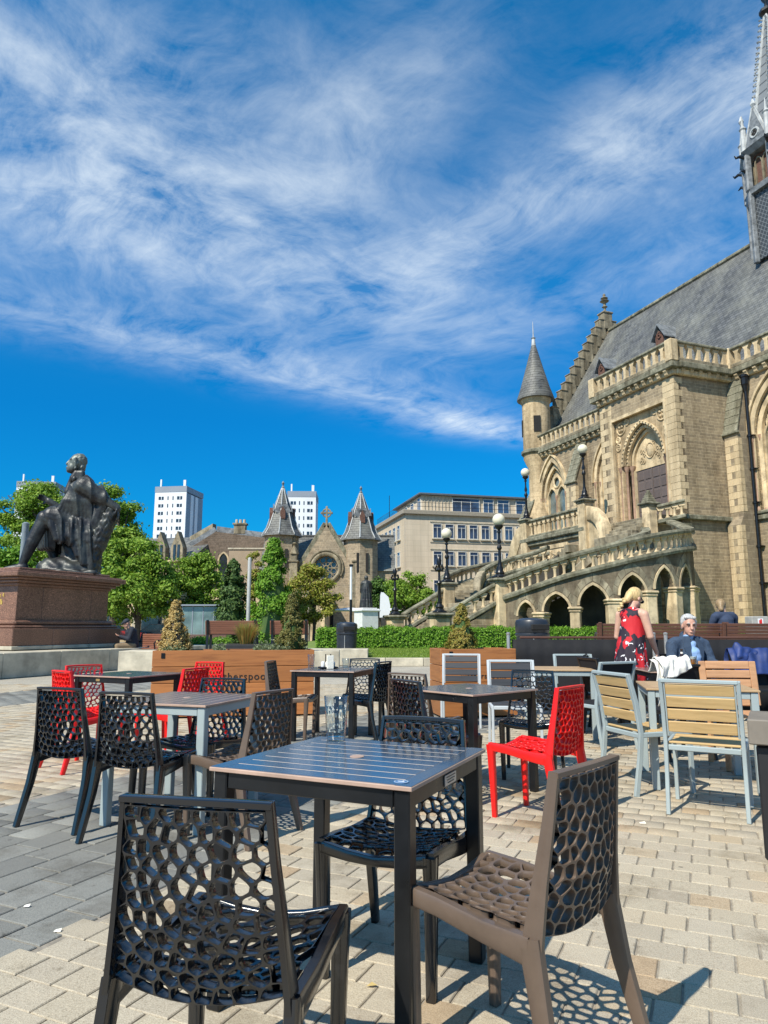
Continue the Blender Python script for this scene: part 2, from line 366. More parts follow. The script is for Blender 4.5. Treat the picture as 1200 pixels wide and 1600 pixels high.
def runs(m, amt=0.75, dark=(0.42, 0.39, 0.34)):            # soot and rain streaks down the stone
    t_ = m.node_tree; b_ = t_.nodes['Principled BSDF']; s_ = b_.inputs['Base Color'].links[0].from_socket; N2, L2 = t_.nodes, t_.links
    g = N2.new('ShaderNodeNewGeometry').outputs['Position']; mp = N2.new('ShaderNodeMapping'); mp.inputs['Scale'].default_value = (1.6, 1.6, 0.16); L2.new(g, mp.inputs['Vector'])
    n = N2.new('ShaderNodeTexNoise'); n.inputs['Scale'].default_value = 1.0; n.inputs['Detail'].default_value = 8; n.inputs['Roughness'].default_value = 0.68; L2.new(mp.outputs[0], n.inputs['Vector'])
    r = N2.new('ShaderNodeValToRGB'); e_ = r.color_ramp.elements; e_[0].position = 0.46; e_[0].color = (0, 0, 0, 1); e_[1].position = 0.64; e_[1].color = (amt, amt, amt, 1); L2.new(n.outputs[0], r.inputs[0])
    x = N2.new('ShaderNodeMix'); x.data_type = 'RGBA'; x.blend_type = 'MULTIPLY'; L2.new(r.outputs[0], x.inputs[0]); L2.new(s_, x.inputs[6]); x.inputs[7].default_value = (*dark, 1); L2.new(x.outputs[2], b_.inputs['Base Color'])
runs(M_['ashlar'], 0.6); runs(M_['ashlar_grey'], 0.8); runs(M_['coping'], 0.8)
M_['rubble'] = stonewall('coursed_rubble', (0.42, 0.335, 0.22), (0.29, 0.235, 0.16), (0.56, 0.455, 0.30), 0.75, 0.17, 'x')
M_['rubble_y'] = stonewall('coursed_rubble_side', (0.41, 0.325, 0.21), (0.285, 0.23, 0.155), (0.54, 0.44, 0.29), 0.75, 0.17, 'y')
M_['rubble_xy'] = stonewall('stair_rubble', (0.35, 0.285, 0.19), (0.25, 0.205, 0.145), (0.42, 0.35, 0.24), 0.85, 0.34, 'xy', 0.5, 0.01)
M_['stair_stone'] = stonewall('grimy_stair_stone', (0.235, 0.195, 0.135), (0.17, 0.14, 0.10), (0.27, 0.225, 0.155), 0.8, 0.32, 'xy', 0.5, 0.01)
M_['arch_shade'] = mat('shade_dark_stone', (0.05, 0.043, 0.034), 0.95, var=0.3, scale=2)  # near-black base colour paints in the shade behind the stair arches
M_['block'] = stonewall('sandstone_blocks', (0.64, 0.50, 0.31), (0.54, 0.42, 0.26), (0.40, 0.31, 0.18), 0.62, 0.36, 'xy', 0.35, 0.008)
runs(M_['block'], 0.6); runs(M_['rubble'], 0.4); runs(M_['rubble_y'], 0.4); runs(M_['stair_stone'], 0.7)
M_['iron'] = mat('black_iron', (0.009, 0.0095, 0.0105), 0.33, var=0.25, scale=8, spec=0.45)
M_['globe'] = mat('opal_glass', (0.72, 0.66, 0.50), 0.12, var=0.05, scale=5, spec=0.6)
def slate(name, c, ax):
    t = NT(name); g = t.tc.outputs['Object']; sp = t.new('ShaderNodeSeparateXYZ', {0: g})
    v = t.new('ShaderNodeCombineXYZ', {0: sp.outputs[ax], 1: t.math('MULTIPLY', sp.outputs[2], 1.0), 2: 0.0}).outputs[0]
    br = t.new('ShaderNodeTexBrick', {'Vector': v, 'Color1': (*[x * 1.25 for x in c], 1), 'Color2': (*[x * .7 for x in c], 1), 'Mortar': (*[x * .32 for x in c], 1), 'Scale': 1.0, 'Mortar Size': 0.014, 'Mortar Smooth': 0.1, 'Brick Width': 0.36, 'Row Height': 0.23}, offset=0.5)
    d = t.noise(t.obj((1, 1, 0.35)), 0.75, 6, 0.7); col = t.mix(br.outputs[0], (0.24, 0.235, 0.19), t.ramp(d, [(0.42, (0, 0, 0)), (0.78, (0.9, 0.9, 0.9))]))
    d2 = t.noise(t.obj((1, 1, 0.2)), 0.3, 4, 0.6); col = t.mix(col, t.ramp(d2, [(0.3, (0.62, 0.62, 0.66)), (0.7, (1.2, 1.2, 1.2))]), 0.8, 'MULTIPLY')
    t.set('Base Color', col); t.set('Roughness', 0.55); t.set('Specular IOR Level', 0.4)
    saw = t.math('FRACT', t.math('DIVIDE', sp.outputs[2], 0.23)); t.bump(t.math('ADD', t.math('MULTIPLY', saw, -0.8), t.math('MULTIPLY', br.outputs[1], -0.6)), 0.7, 0.03); return t.m
M_['slate'] = slate('grey_slate', (0.125, 0.125, 0.118), 0)
M_['slate_y'] = slate('grey_slate_side', (0.14, 0.14, 0.135), 1)
M_['lead'] = mat('lead_sheet', (0.20, 0.21, 0.215), 0.5, var=0.25, scale=2.5, spec=0.5, dirt=(0.07, 0.075, 0.075), dscale=3)
M_['leadlight'] = mat('pale_lead', (0.42, 0.43, 0.42), 0.5, var=0.2, scale=2.5, spec=0.5)
M_['door'] = wood('grey_brown_timber', (0.115, 0.088, 0.078), (0.075, 0.058, 0.052), 0.6, 1.0, 2)
M_['leaded'] = winglass('leaded_glass', (0.10, 0.125, 0.12), 0.2)
M_['dark'] = mat('dark_interior', (0.015, 0.014, 0.013), 0.95)
M_['col_red'] = mat('pink_stone_shaft', (0.36, 0.225, 0.15), 0.7, var=0.15, scale=5, rnd=0.08)
M_['rust'] = mat('rust_red_louvre', (0.13, 0.062, 0.042), 0.8, var=0.3, scale=9)

# ================================================================ ground
TH = R(65.5); EA = Vector((math.cos(TH), math.sin(TH), 0)); EB = Vector((math.sin(TH), -math.cos(TH), 0))   # along the grey bands / along the buff rows
P0 = Vector((-1.39, 2.81, 0))
b = MB(); b.box((0, 140, -0.308), (900, 640, 0.6)); ground_o = tag(b.obj('ground', M_['bed']), kind='structure')
plaza = tag(thing('plaza', None, None), kind='structure')
def paver_mesh(name, lx, ly, m):
    b = MB(); x, y, c, d = lx / 2, ly / 2, 0.0035, 0.055
    q = lambda a, bb, z: [(-a, -bb, z), (a, -bb, z), (a, bb, z), (-a, bb, z)]
    vs = q(x, y, -d) + q(x, y, -c) + q(x - c, y - c, 0)
    fs = [(8, 9, 10, 11)] + [(4 * k + i, 4 * k + (i + 1) % 4, 4 * k + 4 + (i + 1) % 4, 4 * k + 4 + i) for k in (0, 1) for i in range(4)]
    b.add(vs, fs); return b.mesh(name, m, False), vs, fs
ME_B, VB, FB = paver_mesh('buff_paver', 0.164, 0.1495, M_['paver'])
ME_G, VG, FG = paver_mesh('grey_paver', 0.288, 0.194, M_['greypaver'])
Rz = Matrix.Rotation(math.atan2(EB.y, EB.x), 3, 'Z'); Rg = Matrix.Rotation(TH, 3, 'Z')
cells = []
PER, BAND = 7.65, 2.04
def seen(c):
    z = c.y * CT - HC * ST
    if z < 0.35: return None
    u = 600 + FOC * c.x / z; v = 800 - FOC * (-c.y * ST - HC * CT) / z
    if u < -900 or u > 2100 or v > 3200: return None
    s_ = FOC * FOC / (z * z) * HC / math.hypot(c.x, c.y)
    return s_ if -70 < u < 1270 and v < 1680 else 1e-6 * s_
PL, PW = 0.172, 0.153           # buff paver pitch
for i in range(-160, 160):                                       # rows of buff pavers step along EA
    for j in range(-140, 170):
        a = i * PW + 0.03; bb = j * PL + (0.5 * PL if i % 2 else 0) + 0.03
        k = (-bb) % PER                                           # bands lie on the -EB side
        if k < BAND + 0.02 and True:
            continue
        e0 = min(abs(k - BAND), abs(PER - k))
        c = P0 + EA * a + EB * bb
        if c.y > 15.6 or c.y < 0.6: continue
        s_ = seen(c)
        if s_: cells.append((s_, 0, c))
GL, GW = 0.30, 0.204
for r in range(10):
    for n in range(-5, 4):
        for j in range(-40, 90):
            off = -(n * PER + (r + 0.5) * GW)
            a = j * GL + (0.37 * r % 1) * GL
            c = P0 + EA * a + EB * off
            if c.y > 15.6 or c.y < 0.6: continue
            s_ = seen(c)
            if s_: cells.append((s_, 1, c))
cells.sort(key=lambda q: -q[0])
rest = {0: ([], []), 1: ([], [])}
prng = random.Random(3)
for k, (s_, kind, c) in enumerate(cells):
    tilt = Matrix.Rotation(prng.gauss(0, 0.0018), 3, 'X') @ Matrix.Rotation(prng.gauss(0, 0.0018), 3, 'Y') @ Matrix.Rotation(prng.gauss(0, 0.006), 3, 'Z')
    M3 = (Rg if kind else Rz) @ tilt; p = c + Vector((0, 0, prng.gauss(-0.001, 0.0007)))
    if k < 296:
        o = bpy.data.objects.new('paver', ME_G if kind else ME_B); link(o, plaza); o.matrix_local = Matrix.Translation(p) @ M3.to_4x4()
    else:
        V, Fc = rest[kind]; n = len(V) * 12; V.append(np.array([(M3 @ Vector(q)) + p for q in (VG if kind else VB)])); Fc.append(np.array(FG if kind else FB) + n)
for kind, nm in ((0, 'far_buff_paving'), (1, 'far_grey_paving')):
    V, Fc = rest[kind]
    o = bpy.data.objects.new(nm, np_mesh(nm, np.concatenate(V), np.concatenate(Fc), M_['greypaver' if kind else 'paver'])); link(o, plaza); o['kind'] = 'stuff'
# paving beyond the seats, lawn bed and road
def far_paving():
    t = NT('distant_paving'); v = t.obj(rot=(0, 0, -TH)); n = t.noise(v, 0.7, 5, 0.6)
    sp = t.new('ShaderNodeSeparateXYZ', {0: t.new('ShaderNodeVectorMath', {0: t.tc.outputs['Object'], 1: tuple(EB)}, operation='DOT_PRODUCT').outputs[1]})
    k = t.new('ShaderNodeVectorMath', {0: t.tc.outputs['Object'], 1: tuple(-EB)}, operation='DOT_PRODUCT').outputs[1]
    k = t.math('FRACT', t.math('DIVIDE', t.math('SUBTRACT', k, float(-EB.dot(P0)) - PER * 40), PER))
    br = t.new('ShaderNodeTexBrick', {'Vector': v, 'Color1': (0.40, 0.36, 0.285, 1), 'Color2': (0.36, 0.325, 0.26, 1), 'Mortar': (0.2, 0.18, 0.15, 1), 'Scale': 1.0, 'Brick Width': 0.15, 'Row Height': 0.24, 'Mortar Size': 0.006})
    col = t.mix(br.outputs[0], (0.22, 0.217, 0.196), t.math('LESS_THAN', k, BAND / PER))
    col = t.mix(col, t.ramp(n, [(0.3, (0.8, 0.8, 0.8)), (0.7, (1.1, 1.1, 1.1))]), 0.8, 'MULTIPLY')
    t.set('Base Color', col); t.set('Roughness', 0.85); return t.m
b = MB()
b.add([(-60, 15.4, -0.006), (60, 15.4, -0.006), (60, 22.7, -0.006), (-60, 22.7, -0.006), (-60, 44, 0.0), (-1.2, 22.7, -0.006), (-1.2, 44, 0.0)], [(0, 1, 2, 3), (3, 5, 6, 4)])
tag(b.obj('pavement', far_paving()), kind='structure')
b = MB(); b.add([(-160, 44, 0.004), (70, 44, 0.004), (70, 56, 0.004), (-160, 56, 0.004)], [(0, 1, 2, 3)])
tag(b.obj('road', mat('asphalt', (0.055, 0.055, 0.058), 0.85, scale=20, bump=0.2)), kind='structure')
M_['grass'] = mat('mown_turf', (0.15, 0.22, 0.035), 0.9, var=0.35, scale=2.2, bump=0.6, bscale=120, dirt=(0.16, 0.19, 0.05), dscale=6)
b = MB()
LAWN = [(-1.0, 22.9, 0.24), (40, 22.9, 0.24), (40, 29.5, 0.45), (-4.0, 29.5, 0.45), (40, 60, 0.5), (-4, 60, 0.5)]
b.add(LAWN, [(0, 1, 2, 3), (3, 2, 4, 5)]); b.add([(-1.0, 22.9, -0.1), (-4.0, 29.5, -0.1), (-4.0, 29.5, 0.45), (-1.0, 22.9, 0.24), (-4, 60, 0.5), (-4, 60, -0.1)], [(0, 1, 2, 3), (1, 5, 4, 2)]); tag(b.obj('lawn', M_['grass']), kind='structure')
kb = thing('kerb', None, None, kind='structure')
M_['kerb'] = mat('pale_kerb_stone', (0.46, 0.41, 0.31), 0.85, var=0.2, scale=3, bump=0.3, bscale=40, rnd=0.1)
b = MB(); b.box((0, 0, 0), (1.19, 0.2, 0.26), 0.012); kme = b.mesh('kerb_stone', M_['kerb'])
for i in range(22):
    o = bpy.data.objects.new('kerb_stone', kme); link(o, kb); o.location = (-0.55 + i * 1.2, 22.78, 0.125)
gv = []; gf = []                                               # short blades along the visible lawn
n = 26000; X = rng.uniform(-1, 9, n); Y = rng.uniform(22.95, 29.2, n); Z = 0.24 + (Y - 22.9) / 6.6 * 0.21
hgt = rng.uniform(0.025, 0.07, n); a = rng.uniform(0, 6.28, n); wd = rng.uniform(0.006, 0.014, n); ln = rng.normal(0, 0.02, (n, 2))
V = np.stack([np.stack([X - np.cos(a) * wd, Y - np.sin(a) * wd, Z], 1), np.stack([X + np.cos(a) * wd, Y + np.sin(a) * wd, Z], 1), np.stack([X + ln[:, 0], Y + ln[:, 1], Z + hgt], 1)], 1).reshape(-1, 3)
M_['blade'] = leafmat('grass_blades', [(0.12, 0.2, 0.02), (0.2, 0.3, 0.04), (0.27, 0.34, 0.07)])
tag(link(bpy.data.objects.new('grass', np_mesh('grass', V, np.arange(3 * n).reshape(-1, 3), M_['blade']))), 'short green grass on the raised lawn behind the kerb', 'grass', kind='stuff')
# ================================================================ the gallery building (local x runs along the front away from the camera, y outwards, z up)
GU = Vector((-0.352, 0.936, 0)).normalized(); GANG = math.atan2(GU.y, GU.x)
GO = at(1067, 808, 36.0); GO.z = 0
G = thing('gallery_building', 'long gothic sandstone gallery with slate roof, carved doorway and pinnacled lead spire', 'gallery', GO, GANG)
GM = Matrix.Translation(GO) @ Matrix.Rotation(GANG, 4, 'Z')
def gw(x, y, z): return GM @ Vector((x, y, z))
def arc_z(x, hw, rise):                                 # height of a pointed arch above its springing
    if rise < 0.1: return rise
    Rr = (hw * hw + rise * rise) / (2 * hw)
    return math.sqrt(max(0, Rr * Rr - (abs(x) + Rr - hw) ** 2))
def arch_pts(hw, rise, n=9, off=0.0):                   # concentric curve, left springing over the apex to the right
    Rr = (hw * hw + rise * rise) / (2 * hw); c = Rr - hw; r_ = Rr + off
    a1 = math.acos(c / r_); L_ = [(-(math.cos(a1 * i / n) * r_ - c), math.sin(a1 * i / n) * r_) for i in range(n + 1)]
    return L_ + [(-x, z) for x, z in L_[-2::-1]]
def wall(mp, s0, s1, zb, zt, ops, th, n=6, step=1.0):
    """wall with arched openings; mp(s, t, z) -> point, t depth inwards; ops = (centre, half width, sill, springing, rise)"""
    zt_ = zt if callable(zt) else (lambda s: zt); zb_ = zb if callable(zb) else (lambda s: zb)
    b = MB(); cuts = {s0, s1}
    k = max(1, int(abs(s1 - s0) / step))
    for i in range(k + 1): cuts.add(s0 + (s1 - s0) * i / k)
    cuts = {c for c in cuts if not any(abs(c - o[0]) < o[1] for o in ops)}
    for o in ops:
        for i in range(2 * n + 1): cuts.add(o[0] - o[1] * math.cos(math.pi * i / (2 * n)))
    cs = sorted(cuts); cs = [c for i, c in enumerate(cs) if i == 0 or c - cs[i - 1] > 1e-5]
    def quad(a, b_, c, d): b.add([mp(*a), mp(*b_), mp(*c), mp(*d)], [(0, 1, 2, 3)])
    for a, c in zip(cs, cs[1:]):
        m = (a + c) / 2; op = next((o for o in ops if abs(m - o[0]) < o[1]), None)
        for t in (0, th):
            if op is None: quad((a, t, zb_(a)), (c, t, zb_(c)), (c, t, zt_(c)), (a, t, zt_(a)))
            else:
                za = op[3] + arc_z(a - op[0], op[1], op[4]); zc = op[3] + arc_z(c - op[0], op[1], op[4])
                quad((a, t, za), (c, t, zc), (c, t, zt_(c)), (a, t, zt_(a)))
                if op[2] > zb_(m) + 0.01: quad((a, t, zb_(a)), (c, t, zb_(c)), (c, t, op[2]), (a, t, op[2]))
        quad((a, 0, zt_(a)), (c, 0, zt_(c)), (c, th, zt_(c)), (a, th, zt_(a)))
        if op is not None:
            quad((a, 0, za), (c, 0, zc), (c, th, zc), (a, th, za)); quad((a, 0, op[2]), (c, 0, op[2]), (c, th, op[2]), (a, th, op[2]))
    for o in ops:
        for s in (o[0] - o[1], o[0] + o[1]): quad((s, 0, o[2]), (s, th, o[2]), (s, th, o[3]), (s, 0, o[3]))
    for s in (s0, s1): quad((s, 0, zb_(s)), (s, th, zb_(s)), (s, th, zt_(s)), (s, 0, zt_(s)))
    return b
def band(b, mp, c, hw, rise, spring, off0, off1, t0, t1, base=None, n=9):
    """moulded ring round a pointed arch between two offsets, standing from depth t0 out to t1; base adds jambs down to that height"""
    I = [(c + x, spring + z) for x, z in arch_pts(hw, rise, n, off0)]; O = [(c + x, spring + z) for x, z in arch_pts(hw, rise, n, off1)]
    if base is not None:
        I = [(I[0][0], base)] + I + [(I[-1][0], base)]; O = [(O[0][0], base)] + O + [(O[-1][0], base)]
    vs = []
    for (x0, z0), (x1, z1) in zip(I, O): vs += [mp(x0, t0, z0), mp(x0, t1, z0), mp(x1, t1, z1), mp(x1, t0, z1)]
    k = len(I); fs = [(4 * i + j, 4 * i + (j + 1) % 4, 4 * i + 4 + (j + 1) % 4, 4 * i + 4 + j) for i in range(k - 1) for j in range(4)]
    fs += [(0, 3, 2, 1), tuple(4 * (k - 1) + j for j in range(4))]; b.add(vs, fs)
def archfill(b, mp, c, hw, rise, spring, base, t, n=9):
    p = [(c - hw, base)] + [(c + x, spring + z) for x, z in arch_pts(hw, rise, n)] + [(c + hw, base)]
    b.add([mp(x, t, z) for x, z in p], [tuple(range(len(p)))])
ID = Matrix.Identity(4)
front = lambda y0: (lambda s, t, z: (s, y0 - t, z))     # facade plane y = y0
gz0 = 0.3; FL = 6.95; ZC = 15.05; ZP = 16.4             # ground, landing, cornice, parapet top
PWD = 6.2; SB = -4.0                                    # porch width, wing facade plane
# --- walls
rub = M_['rubble']
wall(front(0), 0.0, PWD, gz0, ZC, [(3.0, 2.15, FL, 13.3, 0.02)], 0.45).obj('wall', rub, G)      # porch front, square recess
wall(lambda s, t, z: (t, -s, z), 0.0, 4.0, gz0, ZC, [], 0.45).obj('wall', M_['rubble_y'], G)
wall(lambda s, t, z: (PWD - t, -s, z), 0.0, 4.0, gz0, ZC, [], 0.45).obj('wall', M_['rubble_y'], G)
WIN = [(17.3, 8.2, 1.55), (10.4, 8.2, 1.55), (-2.85, 7.2, 1.55), (-8.2, 7.2, 1.55)]
wall(front(SB), PWD, 20.2, gz0, ZC, [(c, hw, s, 11.25, 2.75) for c, s, hw in WIN[:2]], 0.6).obj('wall', rub, G)
wall(front(SB), -14.0, 0.0, gz0, ZC, [(c, hw, s, 11.35, 2.6) for c, s, hw in WIN[2:]], 0.6).obj('wall', rub, G)
b = MB(); b.box((20.0, -12, 8), (0.6, 15.4, 15.0)); b.box((-13.9, -12, 8), (0.4, 15.4, 15.0)); b.box((3, -19.9, 8), (34, 0.4, 15.0)); b.obj('wall', M_['rubble_y'], G)
b = MB(); b.box((3, -4.9, 8), (33, 0.1, 14)); b.obj('inner_wall', M_['dark'], G)
# --- string course and plinth
def course(name, z, h, pr, m=M_['coping'], ch=0.04):
    b = MB()
    b.box((PWD / 2, pr / 2 - 0.05, z), (PWD + 2 * pr, pr + 0.1, h), ch); b.box((pr / 2 - 0.05 - pr, -2.0 - 0.03, z), (pr + 0.1, 4.0 - 0.1, h), ch); b.box((PWD + pr / 2 + 0.05, -2.03, z), (pr + 0.1, 3.9, h), ch)
    b.box(((PWD + pr + 20.3) / 2, SB + pr / 2 - 0.05, z), (20.3 - PWD - pr, pr + 0.1, h), ch); b.box(((-14 - pr) / 2, SB + pr / 2 - 0.05, z), (14 - pr, pr + 0.1, h), ch)
    return b.obj(name, m, G)
course('string_course', 6.85, 0.26, 0.16); course('plinth', 0.9, 1.2, 0.14, M_['ashlar_grey']); course('cornice', ZC - 0.02, 0.34, 0.42); course('cornice', ZC - 0.34, 0.3, 0.16, M_['ashlar'])
# corbels under the cornice
b = MB(); b.prism([(0, 0.17), (0.2, 0.17), (0.2, 0.08), (0.13, 0.0), (0.1, -0.1), (0, -0.17)], -0.1, 0.1, 'x'); cme = b.mesh('corbel', M_['ashlar'])
def place(name, me, x, y, z, rz=0.0, sc=1.0):
    o = bpy.data.objects.new(name, me); link(o, G); o.location = (x, y, z); o.rotation_euler = (0, 0, rz); o.scale = (sc,) * 3; return o
for i in range(11): place('corbel', cme, 0.25 + i * 0.57, 0.16, ZC - 0.36)
for i in range(6): place('corbel', cme, -0.16, -0.4 - i * 0.6, ZC - 0.36, R(90))
for i in range(22): place('corbel', cme, 6.9 + i * 0.6, SB + 0.16, ZC - 0.36)
for i in range(14): place('corbel', cme, -0.7 - i * 0.6, SB + 0.16, ZC - 0.36)
# --- parapet: kerb, pierced arcade of little piers, rail
b = MB(); b.prism([(-0.15, 0.0), (0.15, 0.0), (0.12, 0.1), (0.1, 0.16), (0.1, 0.55), (0.16, 0.66), (0.27, 0.8), (0.27, 0.9), (-0.27, 0.9), (-0.27, 0.8), (-0.16, 0.66), (-0.1, 0.55), (-0.1, 0.16), (-0.12, 0.1)], -0.11, 0.11, 'y')
bme = b.mesh('parapet_pier', M_['ashlar'])
def parapet(x0, y0, x1, y1):
    d = Vector((x1 - x0, y1 - y0, 0)); l = d.length; u = d / l; rz = math.atan2(u.y, u.x); mid = Vector(((x0 + x1) / 2, (y0 + y1) / 2, 0))
    b = MB(); b.box((0, 0, 0), (l, 0.34, 0.24), 0.03); b.obj('parapet_kerb', M_['ashlar_grey'], G, loc=mid + Vector((0, 0, ZC + 0.27)), rz=rz)
    b = MB(); b.box((0, 0, 0), (l + 0.1, 0.42, 0.17), 0.05); b.obj('parapet_rail', M_['coping'], G, loc=mid + Vector((0, 0, ZP - 0.085)), rz=rz)
    n = max(2, round(l / 0.62))
    for i in range(n):
        p = Vector((x0, y0, 0)) + u * (l * (i + 0.5) / n); place('parapet_pier', bme, p.x, p.y, ZC + 0.39, rz)
    return rz
parapet(0.1, 0.2, PWD - 0.1, 0.2); parapet(-0.2, -0.1, -0.2, SB + 0.3); parapet(PWD + 0.2, -0.1, PWD + 0.2, SB + 0.3); parapet(6.7, SB + 0.2, 19.0, SB + 0.2); parapet(-0.5, SB + 0.2, -13.8, SB + 0.2)
b = MB()
b.box((0, 0, 0), (0.5, 0.5, 1.22), 0.04); pbk = b.mesh('parapet_block', M_['ashlar'])
for x, y in ((-0.2, 0.2), (PWD + 0.2, 0.2), (-0.2, SB + 0.2), (PWD + 0.2, SB + 0.2)): place('parapet_block', pbk, x, y, ZC + 0.75)
# --- quoins: long and short blocks at the porch corners, the recess and the buttress
b = MB(); b.box((0, 0, 0), (0.56, 0.3, 0.35), 0.012); qL = b.mesh('quoin', M_['ashlar'])
b = MB(); b.box((0, 0, 0), (0.32, 0.3, 0.35), 0.012); qS = b.mesh('quoin', M_['ashlar'])
z = gz0 + 1.4; k = 0
while z < ZC - 0.7:
    if abs(z - 6.85) > 0.3:
        k += 1; L_ = k % 2
        place('quoin', qL if L_ else qS, (0.28 if L_ else 0.16) - 0.012, -0.138, z)                  # porch near corner, front
        place('quoin', qS if L_ else qL, 0.139, -((0.16 if L_ else 0.28) + 0.0), z + 0.001, R(90))
        place('quoin', qL if not L_ else qS, PWD - (0.28 if not L_ else 0.16) + 0.012, -0.138, z)
        if z > FL + 0.2: place('quoin', qS, 0.70, -0.139, z) if L_ else place('quoin', qL, 0.58, -0.139, z); place('quoin', qS if L_ else qL, 5.15 + (0.16 if L_ else 0.28), -0.139, z)
    z += 0.36
# --- the great doorway
PF = front(0); b = MB()
b.prism([(0.7, FL), (0.86, FL), (0.86, 13.31), (5.14, 13.31), (5.14, FL), (5.3, FL), (5.3, 13.5), (0.7, 13.5)], 0.03, -0.14); b.obj('door_frame', M_['ashlar'], G)
wall(front(-0.30), 0.85, 5.15, FL, 13.4, [(3.0, 1.78, FL, 10.55, 2.35)], 0.25, n=8).obj('spandrel', M_['block'], G)
dd = [(1.62, 0.16, -0.24, -0.30), (1.44, 0.16, -0.46, -0.40), (1.27, 0.17, -0.70, -0.6)]
for i, (hw, wd, y, _) in enumerate(dd):
    b = MB(); band(b, front(0), 3.0, hw, hw * 1.36, 10.55, 0, wd, -y + 0.2, -y, None if i < 2 else FL); b.obj('arch_moulding', M_['ashlar'], G)
    ball = []
    P = arch_pts(hw + wd / 2, (hw + wd / 2) * 1.36, 12); bm_ = MB()
    for x, zz_ in P[::1]: bm_.box((3.0 + x, y + 0.02, 10.55 + zz_), (0.1, 0.1, 0.1), 0.03, rz=R(45))
    if i < 2: bm_.obj('dogtooth_band', M_['ashlar'], G)
b = MB(); b.box((3.0, -1.05, 10.2), (4.2, 0.1, 6.4)); b.obj('recess_back', M_['ashlar'], G)
b = MB()                                                    # carved tympanum with an oval medallion
archfill(b, front(0), 3.0, 1.27, 1.27 * 1.36, 10.55, 10.2, 0.85)
b.tube([(3.0 + 0.34 * math.cos(a), -0.83, 11.2 + 0.44 * math.sin(a)) for a in [i * math.pi / 10 for i in range(21)]], 0.045, 6)
b.ball((3.0, -0.85, 11.2), 0.3, sc=(0.95, 0.3, 1.25))
for q in range(26):
    a = prng.uniform(0.15, 2.99); r_ = prng.uniform(0.5, 1.0); xx = r_ * 1.05 * math.cos(a); zz_ = 10.4 + r_ * 1.25 * math.sin(a)
    if zz_ - 10.55 < arc_z(xx, 1.2, 1.6) and abs(xx) < 1.15: b.tube([(3.0 + xx + 0.1 * math.cos(t), -0.83, zz_ + 0.1 * math.sin(t)) for t in [i * math.pi / 3 for i in range(6)]], 0.025, 5)
b.obj('tympanum', M_['ashlar'], G, smooth=True)
dr = MB(); dr.box((3.0, -0.93, (FL + 10.2) / 2), (2.5, 0.08, 10.2 - FL)); dro = dr.obj('door', M_['door'], G)
b = MB(); b.box((0, 0, 0), (0.48, 0.05, 0.5), 0.03); pme = b.mesh('panel', M_['door'])
for i in range(4):
    for j in range(5):
        o = bpy.data.objects.new('panel', pme); link(o, dro); o.location = (2.09 + (0 if i < 2 else 0.06) + i * 0.585, -0.88, FL + 0.45 + j * 0.61)
b = MB(); b.box((3.0, -0.87, (FL + 10.2) / 2), (0.07, 0.05, 3.2), 0.01); b.obj('meeting_stile', M_['door'], dro)
b = MB(); b.lathe([(0.15, 0), (0.15, 0.12), (0.1, 0.2), (0.085, 0.24), (0.085, 3.2), (0.11, 3.24), (0.17, 3.48), (0.19, 3.56)], 12); scm = b.mesh('shaft', M_['col_red'], True)
for x, y in ((1.08, -0.36), (1.36, -0.52), (1.62, -0.70), (4.92, -0.36), (4.64, -0.52), (4.38, -0.70)): place('shaft', scm, x, y, FL)
for cx in (1.32, 4.68):                                       # carved roundels either side of the arch
    for dx_, dz_, r_ in ((0, 12.83, 0.36), (-0.28 if cx < 3 else 0.28, 12.2, 0.17), (0.52 if cx < 3 else -0.52, 13.1, 0.17), (-0.3 if cx < 3 else 0.3, 11.75, 0.2)):
        b = MB(); b.tube([(cx + dx_ + r_ * math.cos(a), -0.28, dz_ + r_ * math.sin(a)) for a in [i * math.pi / 8 for i in range(17)]], 0.05, 6)
        for a in range(4): b.ball((cx + dx_ + 0.45 * r_ * math.cos(a * 1.57 + .78), -0.29, dz_ + 0.45 * r_ * math.sin(a * 1.57 + .78)), r_ * 0.3, 8, 5)
        b.obj('roundel', M_['ashlar'], G, smooth=True)
